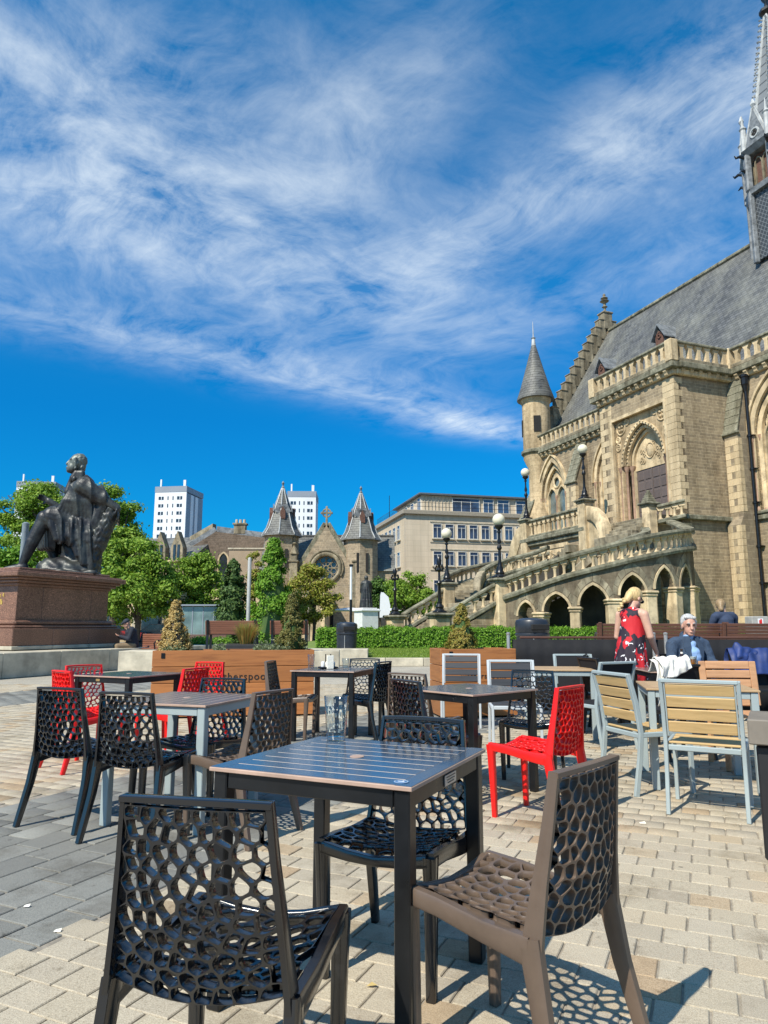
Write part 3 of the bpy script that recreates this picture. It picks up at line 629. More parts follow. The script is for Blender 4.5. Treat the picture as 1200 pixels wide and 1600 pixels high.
# --- traceried windows
def tracery_window(c, sill, hw, spring, rise, y0):
    f = front(y0); wnd = MB()
    band(wnd, f, c, hw, rise, spring, 0, 0.30, 0.1, -0.05, sill, 10); wo = wnd.obj('window', M_['ashlar'], G)
    b = MB(); band(b, f, c, hw + 0.3, rise * (hw + 0.3) / hw, spring, 0, 0.13, 0.1, -0.16, None, 10); b.obj('hood_mould', M_['ashlar'], wo)
    b = MB(); band(b, f, c, hw - 0.28, rise * (hw - 0.28) / hw, spring, 0, 0.27, 0.40, 0.18, sill, 10); b.obj('order', M_['ashlar'], wo)
    b = MB(); ih = hw - 0.28; q = ih / 2                         # two lights, pointed heads and an oculus
    for s_ in (-1, 1): band(b, f, c + s_ * q, q - 0.12, (q - 0.12) * 1.5, spring - 0.15, -0.001, 0.12, 0.5, 0.3, sill, 7)
    b.box((c, y0 - 0.4, (sill + spring) / 2), (0.14, 0.2, spring - sill + 1.0), 0.03)
    Rr = 0.42; zc_ = spring + rise * 0.40
    b.tube([f(c + Rr * math.cos(a), 0.38, zc_ + Rr * math.sin(a)) for a in [i * math.pi / 10 for i in range(21)]], 0.09, 6)
    pl = [f(c + (Rr) * math.cos(a), 0.42, zc_ + Rr * math.sin(a)) for a in [i * math.pi / 10 for i in range(20)]]
    # stone plate between the arch, the lights and the oculus
    n = 28
    for i in range(n):
        xa, xb = c - ih + 2 * ih * i / n, c - ih + 2 * ih * (i + 1) / n
        for k_ in range(14):
            za, zb_ = spring - 0.15 + (rise + 0.1) * k_ / 14, spring - 0.15 + (rise + 0.1) * (k_ + 1) / 14
            xm, zm = (xa + xb) / 2, (za + zb_) / 2
            if zm - spring > arc_z(xm - c, ih, rise * ih / hw): continue
            if math.hypot(xm - c, zm - zc_) < Rr: continue
            xs = min(abs(xm - c + q), abs(xm - c - q))
            if zm < spring - 0.15 + arc_z(xs, q - 0.12, (q - 0.12) * 1.5) and xs < q - 0.12: continue
            b.add([f(xa, 0.43, za), f(xb, 0.43, za), f(xb, 0.43, zb_), f(xa, 0.43, zb_)], [(0, 1, 2, 3)])
    b.obj('tracery', M_['ashlar'], wo)
    b = MB(); archfill(b, f, c, ih, rise * ih / hw, spring, sill, 0.5); b.obj('glass', M_['leaded'], wo)
    for x in (c - hw - 0.13, c - hw + 0.12, c, c + hw - 0.12, c + hw + 0.13):
        b = MB(); b.lathe([(0.13, 0), (0.13, 0.14), (0.075, 0.22), (0.075, spring - sill - 0.42), (0.1, spring - sill - 0.38), (0.14, spring - sill - 0.1), (0.15, spring - sill)], 10, f(x, 0.0 if abs(x - c) > hw else (0.28 if x != c else 0.3), sill)); b.obj('shaft', M_['col_red'], wo, smooth=True)
    b = MB(); b.box(f(c, 0.05, sill - 0.09), (2 * hw + 0.7, 0.5, 0.2), 0.05); b.obj('sill', M_['coping'], wo)
for c, s_, hw in WIN: tracery_window(c, s_, hw, 11.3, 2.65, SB)
# --- buttresses with sloping weatherings
def buttress(x0, x1, y1, ztop, zslope, y2=None):
    b = MB(); b.prism([(SB + 0.02, gz0), (y1 + 0.25, gz0), (y1 + 0.25, 6.5), (y1, 6.95), (y1, zslope), (SB + 0.06, ztop), (SB + 0.02, ztop)], x0, x1, 'x'); bo = b.obj('buttress', M_['rubble_xy'], G)
    z = 1.6; k = 0
    while z < zslope - 0.3:
        k += 1; yy = y1 + (0.25 if z < 6.6 else 0) - 0.138
        if abs(z - 6.85) > 0.5:
            place('quoin', qL if k % 2 else qS, x0 + (0.28 if k % 2 else 0.16) - 0.012, yy, z); place('quoin', qS, x1 - 0.15, yy + 0.002, z)
        z += 0.36
    n = 7
    for i in range(n):                                       # stepped slabs on the slope
        t0, t1 = i / n, (i + 1) / n; p = lambda t: Vector((0, y1 + (SB + 0.06 - y1) * t, zslope + (ztop - zslope) * t))
        m_ = (p(t0) + p(t1)) / 2; d = p(t1) - p(t0); ang = math.atan2(d.z, d.y)
        b = MB(); b.box((0, 0, 0), (x1 - x0 + 0.12, d.length * 1.08, 0.09), 0.02, Matrix.Rotation(ang + 0.06, 3, 'X')); b.obj('weathering', M_['coping'], bo, loc=((x0 + x1) / 2, m_.y + 0.03, m_.z + 0.03))
    b = MB(); b.box(((x0 + x1) / 2, y1 + 0.02, zslope - 0.03), (x1 - x0 + 0.2, 0.22, 0.16), 0.04); b.obj('drip', M_['coping'], bo)
buttress(12.9, 14.0, SB + 1.15, 14.5, 11.5); buttress(-0.95, -0.1, SB + 0.85, 14.6, 11.5); buttress(19.3, 20.4, SB + 1.2, 12.0, 9.6); buttress(-6.1, -5.1, SB + 1.0, 14.6, 11.5)
# --- roof, ridge, crow-stepped gable
RY, RZ = -12.0, 26.9; EY, EZ = -4.75, 15.6
nrm = Vector((0, RZ - EZ, -(RY - EY))).normalized()
b = MB(); n = 10
for (ya, za, yb, zb_) in ((EY, EZ, RY, RZ), (-19.25, EZ, RY, RZ)):
    b.add([(-14, ya, za), (19.6, ya, za), (19.6, yb, zb_), (-14, yb, zb_)], [(0, 1, 2, 3)])
    b.add([(-14, ya, za - 0.2), (19.6, ya, za - 0.2), (19.6, yb, zb_ - 0.2), (-14, yb, zb_ - 0.2)], [(0, 1, 2, 3)])
b.obj('roof', M_['slate'], G)
b = MB(); b.beam((-14, RY, RZ + 0.06), (19.6, RY, RZ + 0.06), 0.36, 0.3, 0.08); b.obj('ridge', M_['coping'], G)
b = MB(); b.box((2.5, SB - 0.42, ZC + 0.3), (34, 0.75, 0.12)); b.box((PWD / 2, -2.1, ZC + 0.28), (PWD - 0.2, 3.8, 0.12)); b.obj('gutter', M_['lead'], G)
b = MB(); b.add([(19.7, -4.5, 15.3), (19.7, -19.5, 15.3), (19.7, RY, RZ + 0.2), (20.3, -4.5, 15.3), (20.3, -19.5, 15.3), (20.3, RY, RZ + 0.2)], [(0, 1, 2), (3, 5, 4), (0, 2, 5, 3), (1, 4, 5, 2)]); b.obj('gable', M_['rubble_y'], G)
NS = 15
for side in (1, -1):
    for i in range(NS):
        t = (i + 0.5) / NS; y = RY + side * (7.2 * (1 - t) + 0.35); zt = 16.2 + (RZ + 1.0 - 16.2) * (i + 1) / NS; h = (RZ + 0.8 - 16.2) / NS + 1.0
        b = MB(); b.box((20.0, y, zt - h / 2), (0.72, 7.6 / NS + 0.06, h), 0.02); b.box((20.0, y, zt + 0.05), (0.84, 7.6 / NS + 0.16, 0.11), 0.03); b.obj('crow_step', M_['ashlar_grey'], G)
b = MB(); b.box((20.0, RY, RZ + 1.0), (0.8, 0.9, 1.5), 0.04); b.box((20.0, RY, RZ + 1.8), (0.95, 1.05, 0.16), 0.04)
b.lathe([(0.2, 0), (0.1, 0.2), (0.1, 0.5), (0.26, 0.6), (0.12, 0.72), (0.12, 0.95), (0.42, 1.15), (0.18, 1.28), (0.34, 1.42), (0.1, 1.6), (0.14, 1.75), (0.02, 1.9)], 8, (20.0, RY, RZ + 1.85)); b.obj('gable_finial', M_['ashlar_grey'], G)
# dormers
for x, y in ((8.9, -8.2), (15.2, -8.1)):
    zb_ = EZ + (y - EY) / (RY - EY) * (RZ - EZ); hw, hh = 0.44, 0.86
    d = thing('dormer', None, None); d.parent = G; d.location = (x, y + 0.6, zb_ - 0.25)
    b = MB(); b.prism([(-hw, 0), (hw, 0), (hw, hh), (0, hh + 0.68), (-hw, hh)], -2.0, 0.0); b.obj('cheek', M_['slate_y'], d)
    b = MB()
    for s_ in (-1, 1): b.add([(s_ * (hw + 0.22), 0.22, hh - 0.25), (0, 0.22, hh + 0.8), (0, -2.2, hh + 0.8), (s_ * (hw + 0.22), -2.2, hh - 0.25), (s_ * (hw + 0.22), 0.22, hh - 0.35), (0, 0.22, hh + 0.68), (0, -2.2, hh + 0.68), (s_ * (hw + 0.22), -2.2, hh - 0.35)], [(0, 1, 2, 3), (4, 5, 6, 7), (0, 1, 5, 4), (0, 3, 7, 4)])
    b.obj('dormer_roof', M_['lead'], d)
    b = MB(); band(b, lambda s, t, z: (s, 0.03 - t, z), 0, 0.26, 0.4, 0.62, 0, 0.1, 0.05, -0.03, 0.1, 6); b.tube([(0.13 * math.cos(a), 0.06, 0.74 + 0.13 * math.sin(a)) for a in [i * math.pi / 6 for i in range(13)]], 0.05, 6); b.obj('dormer_frame', M_['rust'], d)
    b = MB(); archfill(b, lambda s, t, z: (s, 0.02 - t, z), 0, 0.26, 0.4, 0.62, 0.1, 0.0, 6); b.obj('louvre', M_['rust'], d)
    b = MB(); b.box((0, 0.1, -0.04), (1.2, 0.3, 0.12), 0.02); b.obj('dormer_sill', M_['leadlight'], d)
# corner turret
T_ = thing('turret', None, None); T_.parent = G; T_.location = (19.6, SB - 0.2, 0)
b = MB(); b.lathe([(1.25, gz0), (1.25, 9.6), (0.75, 11.0), (0.75, 13.9), (1.12, 14.7), (1.12, 19.3), (1.2, 19.4), (1.28, 19.75)], 28); b.obj('turret_wall', M_['block'], T_, smooth=True)
b = MB(); b.lathe([(1.2, 15.0), (1.3, 15.1), (1.3, 15.3), (1.16, 15.4)], 28); b.obj('turret_band', M_['coping'], T_, smooth=True)
b = MB(); b.lathe([(1.5, 19.65), (1.52, 19.75), (1.2, 20.7), (0.75, 22.3), (0.3, 24.0), (0.16, 24.5)], 28); b.obj('turret_roof', M_['slate'], T_, smooth=True)
b = MB(); b.lathe([(0.2, 24.4), (0.13, 25.0), (0.2, 25.1), (0.05, 25.2), (0.025, 26.4), (0.01, 26.6)], 10); b.obj('finial', M_['leadlight'], T_, smooth=True)
for a, z in ((R(60), 17.3), (R(150), 17.4)):
    b = MB(); b.box((1.1 * math.cos(a), 1.1 * math.sin(a), z), (0.16, 0.55, 1.3), 0, rz=a); b.obj('slit', M_['dark'], T_)
# downpipe and hopper
b = MB(); b.tube([(-1.15, SB + 0.22, 1.0), (-1.15, SB + 0.22, 14.0)], 0.085, 10)
for z in (1.5, 3.4, 5.3, 7.6, 9.4, 11.2): b.tube([(-1.15, SB + 0.22, z), (-1.15, SB + 0.22, z + 0.12)], 0.12, 10); b.box((-1.15, SB + 0.1, z + 0.06), (0.42, 0.2, 0.05))
b.obj('downpipe', M_['iron'], G, smooth=True)
b = MB(); b.lathe([(0.09, 13.7), (0.16, 14.0), (0.2, 14.1), (0.2, 14.45), (0.24, 14.5), (0.24, 14.62)], 8, (-1.15, SB + 0.22, 0)); b.obj('hopper', M_['iron'], G)
# --- ridge spire
F_ = thing('spire', None, None); F_.parent = G; F_.location = (1.72, RY, 0)
def ring(r, z, n=8, a0=R(22.5)): return [(r * math.cos(a0 + i * 2 * math.pi / n), r * math.sin(a0 + i * 2 * math.pi / n), z) for i in range(n)]
def frus(b, r0, z0, r1, z1, n=8):
    b.add(ring(r0, z0, n) + ring(r1, z1, n), [(i, (i + 1) % n, n + (i + 1) % n, n + i) for i in range(n)] + [tuple(range(n))[::-1], tuple(range(n, 2 * n))])
def lattice_mat():
    t = NT('leaded_diamond'); sp = t.new('ShaderNodeSeparateXYZ', {0: t.tc.outputs['Object']})
    u = t.math('ADD', t.math('ADD', sp.outputs[0], sp.outputs[1]), t.math('MULTIPLY', sp.outputs[2], 0.55))
    a = t.math('FRACT', t.math('MULTIPLY', u, 3.2)); c = t.math('FRACT', t.math('MULTIPLY', t.math('SUBTRACT', u, t.math('MULTIPLY', sp.outputs[2], 1.6)), 3.2))
    m = t.math('MAXIMUM', t.math('GREATER_THAN', a, 0.86), t.math('GREATER_THAN', c, 0.86)); t.set('Base Color', t.mix((0.045, 0.05, 0.055), (0.16, 0.17, 0.175), m)); t.set('Roughness', 0.5); return t.m
RB = 2.3
b = MB(); frus(b, RB - 0.2, 24.4, RB - 0.25, 29.0); b.obj('spire_base', lattice_mat(), F_)
b = MB(); frus(b, RB + 0.05, 28.95, RB + 0.12, 29.3); frus(b, RB + 0.0, 31.7, RB + 0.3, 32.05); b.obj('spire_cornice', M_['lead'], F_)
b = MB(); frus(b, RB - 0.5, 29.2, RB - 0.5, 31.9); b.obj('louvre_stage', M_['rust'], F_)
for i in range(8):
    a = R(22.5) + i * math.pi / 4; c_, s_ = math.cos(a), math.sin(a)
    b = MB(); b.box(((RB - 0.1) * c_, (RB - 0.1) * s_, 27.4), (0.32, 0.32, 6.4), 0.05, rz=a); b.box(((RB - 0.05) * c_, (RB - 0.05) * s_, 30.5), (0.42, 0.42, 2.6), 0.08, rz=a); b.obj('angle_post', M_['lead'], F_)
    b = MB(); b.lathe([(0.2, 32.0), (0.18, 33.6), (0.25, 33.7), (0.1, 33.9), (0.02, 34.7)], 8, ((RB + 0.05) * c_, (RB + 0.05) * s_, 0)); b.obj('pinnacle', M_['leadlight'], F_)
    b = MB(); b.tube([((RB + r_) * c_, (RB + r_) * s_, z) for r_, z in ((0.1, 31.6), (0.4, 31.75), (0.65, 31.65), (0.75, 31.8))], [0.13, 0.11, 0.09, 0.03], 6); b.obj('gargoyle', M_['iron'], F_); b = MB(); b.tube([((RB + r_) * c_, (RB + r_) * s_, z) for r_, z in ((0.1, 30.6), (0.3, 30.75), (0.5, 30.6))], [0.12, 0.1, 0.03], 6); b.obj('gargoyle', M_['iron'], F_)
    a2 = a + math.pi / 8; M2 = Matrix.Rotation(a2 - math.pi / 2, 4, 'Z'); ap = (RB + 0.02) * math.cos(math.pi / 8)
    g = MB(); g.prism([(-0.84, 32.0), (0.84, 32.0), (0.0, 34.6)], ap - 0.1, ap + 0.1); go = g.obj('gablet', M_['lead'], F_, rz=a2 - math.pi / 2)
    g = MB(); g.beam((-0.9, ap, 31.95), (0, ap, 34.7), 0.28, 0.12, 0.02, (0, 1, 0)); g.beam((0.9, ap, 31.95), (0, ap, 34.7), 0.28, 0.12, 0.02, (0, 1, 0)); g.lathe([(0.08, 34.7), (0.18, 34.9), (0.05, 35.3)], 6, (0, ap, 0))
    g.tube([(0.3 * math.cos(t), ap + 0.1, 32.85 + 0.3 * math.sin(t)) for t in [k * math.pi / 6 for k in range(13)]], 0.07, 6); g.obj('coping', M_['leadlight'], go)
    g = MB()
    for k in range(4): g.ball((0.13 * math.cos(k * 1.571), ap + 0.09, 32.85 + 0.13 * math.sin(k * 1.571)), 0.12, 8, 5, (1, 0.4, 1))
    g.obj('quatrefoil', M_['dark'], go)
    g = MB()
    for x in (-0.3, 0.3): band(g, lambda s, t, z: (s, ap - 0.42 - t, z), x, 0.22, 0.4, 31.0, 0, 0.08, 0.1, -0.06, 29.3, 5)
    g.obj('louvre_frame', M_['ashlar_grey'], F_, rz=a2 - math.pi / 2)
r0, z0, r1, z1 = RB - 0.45, 32.1, 0.22, 42.3
def louv_mat():
    t = NT('spire_lead_rolls'); sp = t.new('ShaderNodeSeparateXYZ', {0: t.tc.outputs['Object']}); k = t.math('FRACT', t.math('MULTIPLY', t.math('ADD', sp.outputs[2], t.math('MULTIPLY', sp.outputs[1], 0.6)), 1.55))
    t.set('Base Color', t.mix((0.20, 0.21, 0.215), (0.07, 0.075, 0.08), t.math('LESS_THAN', k, 0.16))); t.set('Roughness', 0.5); t.bump(k, 0.6, 0.05); return t.m
b = MB(); frus(b, r0, z0, r1, z1); b.obj('spire_roof', louv_mat(), F_)
for i in range(8):
    a = R(22.5) + i * math.pi / 4; b = MB(); P_ = lambda t, e=0.0: ((r0 + (r1 - r0) * t + e) * math.cos(a), (r0 + (r1 - r0) * t + e) * math.sin(a), z0 + (z1 - z0) * t)
    b.tube([P_(0), P_(1)], [0.13, 0.07], 6)
    for k in range(24):
        t = (k + 0.6) / 24.5; b.tube([P_(t, 0.05), P_(t + 0.004, 0.2), P_(t - 0.003, 0.3)], [0.06, 0.05, 0.075], 5)
    b.obj('crocketed_rib', M_['leadlight'], F_)
b = MB(); b.lathe([(0.22, 42.2), (0.5, 42.5), (0.5, 42.7), (0.15, 42.8), (0.12, 43.3), (0.3, 43.6), (0.2, 44.2), (0.32, 44.5), (0.05, 45.0), (0.03, 46.5)], 8); b.obj('finial', M_['iron'], F_, smooth=True)
# ================================================================ horseshoe stair in front of the porch
ST_ = thing('stone_staircase', 'sandstone horseshoe staircase with arcaded curved walls and balustrades climbing to the carved doorway', 'staircase', GO, GANG)
RH = 4.8; RIN = 2.7; PHT = [0, 15, 30, 45, 60, 75, 90, 105, 120, 135, 150, 165, 180]
ZRL = [3.34, 3.56, 3.89, 4.25, 4.55, 4.86, 5.13, 5.36, 5.52, 5.70, 5.95, 6.35, 6.8]
zrail = lambda ph: float(np.interp(ph, PHT, ZRL))
def flight(sgn):                                          # sgn 1: near flight, -1: its mirror image on the far side
    cx = 0.3 if sgn > 0 else 5.7
    P = lambda ph, r, z: (cx - sgn * r * math.sin(R(ph)), 5.9 + r * math.cos(R(ph)), z)
    ops = [(20.2, 5.2, 0.3, 1.70, 0.60), (37.7, 6.7, 0.3, 1.88, 0.74), (56.0, 6.7, 0.3, 2.12, 0.84), (75.7, 6.7, 0.3, 2.52, 0.86), (94.5, 6.4, 0.3, 2.80, 0.92), (113, 6.4, 0.3, 2.9, 0.95)]
    # openings are laid out in degrees; widths become arc length on the wall
    k = math.pi * RH / 180
    opl = [(c * k, h * k, s, sp, rs) for c, h, s, sp, rs in ops]
    mp = lambda s, t, z: P(s / k, RH - t, z)
    zt = lambda s: zrail(s / k) - 0.95
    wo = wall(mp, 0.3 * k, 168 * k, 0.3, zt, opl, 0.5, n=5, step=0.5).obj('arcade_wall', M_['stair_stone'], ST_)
    for c, h, s, sp, rs in opl:
        b = MB(); band(b, mp, c, h, rs, sp, 0.0, 0.10, 0.06, -0.035, None, 7); b.obj('arch_ring', M_['ashlar'], wo)
        pts = arch_pts(h + 0.12, rs * (h + 0.12) / h, 4)
        for i in range(len(pts) - 1):                        # voussoirs, each a dressed block
            A = Vector(pts[i]); B = Vector(pts[i + 1]); f_ = 1.28; d = (B - A).normalized() * 0.012; A += d; B -= d; q4 = [(A.x, A.y), (B.x, B.y), (B.x * f_, B.y * f_ + 0.05), (A.x * f_, A.y * f_ + 0.05)]; b = MB()
            b.add([mp(c + x, -0.014, sp + z) for x, z in q4] + [mp(c + x, 0.05, sp + z) for x, z in q4], [(0, 1, 2, 3), (0, 4, 5, 1), (1, 5, 6, 2), (2, 6, 7, 3), (3, 7, 4, 0)]); b.obj('voussoir', M_['ashlar_grey'], wo)
    for (c, h, s, sp, rs), (c2, h2, s2, sp2, rs2) in zip(opl, opl[1:] + [(opl[-1][0] + 2.2, 0.5, 0, 3.0, 0)]):   # piers between arches, with moulded caps
        a0, a1 = c + h, c2 - h2; m = (a0 + a1) / 2; zc_ = (sp + sp2) / 2 - 0.02; wdt = a1 - a0
        pm = Vector(mp(m, 0.2, 0)); ang = math.atan2(pm.y - 5.9, pm.x - cx) + math.pi / 2
        b = MB(); b.box((pm.x, pm.y, (0.3 + zc_) / 2), (wdt, 0.56, zc_ - 0.3), 0.03, rz=ang); b.box((pm.x, pm.y, zc_ + 0.02), (wdt + 0.16, 0.72, 0.12), 0.04, rz=ang); b.box((pm.x, pm.y, zc_ - 0.1), (wdt + 0.08, 0.64, 0.1), 0.03, rz=ang); b.box((pm.x, pm.y, 0.6), (wdt + 0.12, 0.68, 0.3), 0.03, rz=ang)
        b.obj('pier', M_['ashlar'], ST_)
    def strip(name, r0, r1, z0, z1, m, e=170, s0=0):             # curved string or handrail following the slope
        b = MB(); vs = []; nn = 57
        for i in range(nn):
            ph = s0 + (e - s0) * i / (nn - 1); z = zrail(ph)
            vs += [P(ph, r0, z + z0), P(ph, r1, z + z0), P(ph, r1 + 0.03, z + (z0 + z1) / 2), P(ph, r1, z + z1), P(ph, r0, z + z1), P(ph, r0 - 0.03, z + (z0 + z1) / 2)]
        n = 6; fs = [(i * n + j, i * n + (j + 1) % n, i * n + n + (j + 1) % n, i * n + n + j) for i in range(nn - 1) for j in range(n)] + [tuple(range(n)), tuple((nn - 1) * n + j for j in range(n))]
        b.add(vs, fs); b.obj(name, m, ST_)
    strip('string', RH - 0.42, RH + 0.14, -0.98, -0.76, M_['coping']); strip('handrail', RH - 0.36, RH + 0.1, -0.16, 0.04, M_['coping'])
    strip('string', RIN - 0.1, RIN + 0.35, -0.98, -0.76, M_['coping'], 150, 58); strip('handrail', RIN - 0.06, RIN + 0.3, -0.16, 0.04, M_['coping'], 150, 58)
    b = MB(); b.sweep([P(ph, RIN + 0.12, zrail(58) + dz) for ph, dz in ((60, -0.35), (54, -0.45), (47, -0.75), (42, -1.2), (40, -1.65))], [0.36, 0.42, 0.46, 0.44, 0.36], [0.6, 0.62, 0.6, 0.5, 0.4], side=(math.cos(R(50)) * 1, math.sin(R(50)), 0)); b.obj('volute', M_['ashlar_grey'], ST_, smooth=True)
    b = MB(); b.box((0, 0, 0.02), (0.2, 0.2, 0.1), 0.02); b.lathe([(0.085, 0.05), (0.06, 0.14), (0.065, 0.34), (0.095, 0.42), (0.11, 0.47)], 8); b.box((0, 0, 0.5), (0.26, 0.24, 0.1), 0.03); b.prism([(-0.13, 0.5), (0.13, 0.5), (0.2, 0.66), (-0.2, 0.66)], -0.1, 0.1)
    bm_ = b.mesh('baluster', M_['ashlar'], True)
    for rr, n, s0, e in ((RH - 0.13, 34, 0, 168), (RIN + 0.12, 9, 60, 148)):
        for i in range(n):
            ph = s0 + (e - s0) * (i + 0.5) / n; x, y, z = P(ph, rr, zrail(ph) - 0.80); o = bpy.data.objects.new('baluster', bm_); link(o, ST_); o.location = (x, y, z); o.rotation_euler = (0, 0, math.atan2(y - 5.9, x - cx) + math.pi / 2)
    b = MB(); ns = 30                                        # steps, each a wedge
    for i in range(ns):
        p0, p1 = 180 * i / ns, 180 * (i + 1) / ns; z1 = zrail(p1) - 0.9; z0 = z1 - 0.42
        b = MB(); b.add([P(p0, RIN + 0.1, z0), P(p0, RH - 0.3, z0), P(p1 + .6, RH - 0.3, z0), P(p1 + .6, RIN + 0.1, z0), P(p0, RIN + 0.1, z1), P(p0, RH - 0.3, z1), P(p1 + .6, RH - 0.3, z1), P(p1 + .6, RIN + 0.1, z1)], [(0, 1, 2, 3), (4, 5, 6, 7), (0, 1, 5, 4), (1, 2, 6, 5), (2, 3, 7, 6), (3, 0, 4, 7)]); b.obj('step', M_['ashlar_grey'], ST_)
    k2 = math.pi * RIN / 180
    wall(lambda s, t, z: P(s / k2, RIN + t, z), 0.3, 165 * k2, 0.3, lambda s: zrail(s / k2) - (0.95 if s / k2 > 50 else 1.35), [], 0.3, step=0.6).obj('inner_wall', M_['arch_shade'], ST_)
flight(1); flight(-1)
def bal_run(a, b_, n, rail_h=0.9):                         # straight balustrade between two points given at string level
    a, b_ = Vector(a), Vector(b_); d = b_ - a; rz = math.atan2(d.y, d.x)
    q = MB(); q.beam(a + Vector((0, 0, 0.06)), b_ + Vector((0, 0, 0.06)), 0.42, 0.2, 0.04); q.obj('string', M_['coping'], ST_)
    q = MB(); q.beam(a + Vector((0, 0, rail_h)), b_ + Vector((0, 0, rail_h)), 0.4, 0.17, 0.05); q.obj('handrail', M_['coping'], ST_)
    me = next(o for o in ST_.children if o.name.startswith('baluster')).data
    for i in range(n):
        p = a + d * ((i + 0.5) / n); o = bpy.data.objects.new('baluster', me); link(o, ST_); o.location = p + Vector((0, 0, 0.16)); o.rotation_euler = (0, 0, rz); o.scale = (1, 1, (rail_h - 0.24) / 0.66)
def post(x, y, z0, z1, w=0.62, cap=True, pyr=False):
    b = MB(); b.box((x, y, (z0 + z1) / 2 - 0.1), (w, w, z1 - z0 - 0.2), 0.04); b.box((x, y, z0 + 0.25), (w + 0.14, w + 0.14, 0.5), 0.05)
    po = b.obj('newel', M_['ashlar'], ST_)
    b = MB(); b.box((x, y, z1 - 0.17), (w + 0.12, w + 0.12, 0.12), 0.03); b.box((x, y, z1 - 0.06), (w + 0.3, w + 0.3, 0.13), 0.045)
    if pyr:
        for i in range(5): b.box((x, y, z1 + 0.06 + i * 0.13), (w * (1 - i * 0.17) - 0.02, w * (1 - i * 0.17) - 0.02, 0.15), 0.03)
    b.obj('cap', M_['coping'], po)
    return po
post(0.2, 10.75, 0.3, 3.42); post(5.8, 10.75, 0.3, 3.55); post(0.8, 13.55, 0.3, 1.84, 0.72); post(5.9, 13.7, 0.3, 1.82, 0.72)
bal_run((0.85, 13.2, 0.95), (0.25, 11.0, 2.25), 6); bal_run((5.85, 13.3, 0.95), (5.8, 11.0, 2.25), 6)
for i in range(12):                                          # lower flight between the lamp pillars
    z1 = 0.5 + 1.9 * (i + 1) / 12; y = 13.4 - 2.7 * i / 12
    b = MB(); b.box((3.25, (y + 8.4) / 2, z1 - 0.11), (4.9, y - 8.4, 0.22 if i < 11 else 0.3), 0.02); b.obj('step', M_['ashlar_grey'], ST_)
for x in (0.55, 5.85):
    b = MB(); b.prism([(11.0, 0.3), (13.4, 0.3), (13.4, 0.8), (11.0, 2.1)], x - 0.2, x + 0.2, 'x'); b.obj('flank_wall', M_['rubble_y'], ST_)
# upper terrace
TY = 2.4
b = MB(); b.box((2.7, 0.72, 6.75), (5.0, 1.4, 0.4), 0.03); b.obj('landing', M_['ashlar_grey'], ST_)
b = MB(); b.box((2.5, 0.75, 3.4), (4.2, 1.2, 6.2)); b.obj('landing_wall', M_['rubble'], ST_)
wall(front(TY), 4.6, 11.5, 0.3, 6.7, [], 0.5).obj('terrace_wall', M_['rubble'], ST_)
wall(lambda s, t, z: (11.5 - t, s, z), -4.0, TY, 0.3, 6.7, [], 0.4).obj('terrace_wall', M_['rubble_y'], ST_)
b = MB(); b.box((8.9, -0.9, 6.6), (5.2, 6.4, 0.3)); b.obj('terrace_floor', M_['ashlar_grey'], ST_)
b = MB(); b.box((8.05, TY + 0.05, 6.72), (6.9, 0.6, 0.3), 0.06); b.box((8.05, TY + 0.02, 6.45), (6.9, 0.36, 0.26), 0.05); b.obj('terrace_course', M_['coping'], ST_)
bal_run((5.2, TY, 6.85), (10.75, TY, 6.85), 11, 1.12)
post(4.85, TY, 0.3, 8.42, 0.66); post(11.05, TY, 0.3, 8.15, 0.66); post(0.45, 1.75, 5.4, 7.55, 0.55, pyr=True)
bal_run((0.2, 1.5, 6.45), (-0.55, 0.35, 6.75), 4, 0.85)
b = MB(); b.prism([(6.6, 4.6), (6.9, 4.6), (6.9, 5.95), (9.2, 5.95), (9.2, 4.6), (9.5, 4.6), (9.5, 6.2), (6.6, 6.2)], TY + 0.1, TY - 0.2); b.obj('niche_frame', M_['ashlar'], ST_)
b = MB(); b.box((8.05, TY + 0.02, 5.25), (2.3, 0.06, 1.4))
for i in range(16):
    b.tube([(8.05 + prng.uniform(-.9, .9), TY + 0.06, 4.8 + prng.uniform(0, 1.0)) for _ in range(3)], 0.05, 5)
b.obj('carved_panel', M_['ashlar'], ST_, smooth=True)
for i in range(6):                                          # last steps up to the landing
    b = MB(); b.box((1.95, 2.85 - i * 0.28, 5.2 + i * 0.19), (2.7, 0.5, 1.5), 0.02); b.obj('step', M_['ashlar_grey'], ST_)
def scroll(pts, w0, th):                                    # swept volute slab
    b = MB(); b.sweep(pts, w0, th, side=(0, 1, 0)); return b.obj('volute', M_['ashlar'], ST_, smooth=True)
scroll([(5.0, TY + .05, 7.55), (4.5, TY + .05, 7.6), (3.9, TY + .1, 7.45), (3.35, TY + .15, 7.05), (3.0, TY + .2, 6.5), (2.95, TY + .2, 5.95), (3.2, TY + .2, 5.5), (3.7, TY + .2, 5.3)], [0.3, 0.36, 0.42, 0.5, 0.55, 0.55, 0.5, 0.4], [0.85, 0.8, 0.75, 0.7, 0.65, 0.55, 0.5, 0.4])
b = MB(); b.prism([(4.9, 5.2), (4.9, 7.4), (4.0, 7.2), (3.4, 6.6), (3.2, 5.9), (3.6, 5.3)], TY - 0.1, TY + 0.12); b.obj('volute_panel', M_['ashlar'], ST_)
scroll([(11.2, TY, 7.6), (11.8, TY, 7.3), (12.4, TY, 6.6), (12.9, TY, 5.7), (13.5, TY, 4.95), (14.4, TY, 4.55)], [0.4] * 6, [0.75, 0.9, 1.0, 1.0, 0.9, 0.7])
b = MB(); b.prism([(11.2, 0.3), (14.6, 0.3), (14.6, 4.5), (13.5, 4.75), (12.6, 6.0), (11.2, 7.2)], TY - 0.25, TY + 0.1); b.obj('flank_wall', M_['rubble'], ST_)

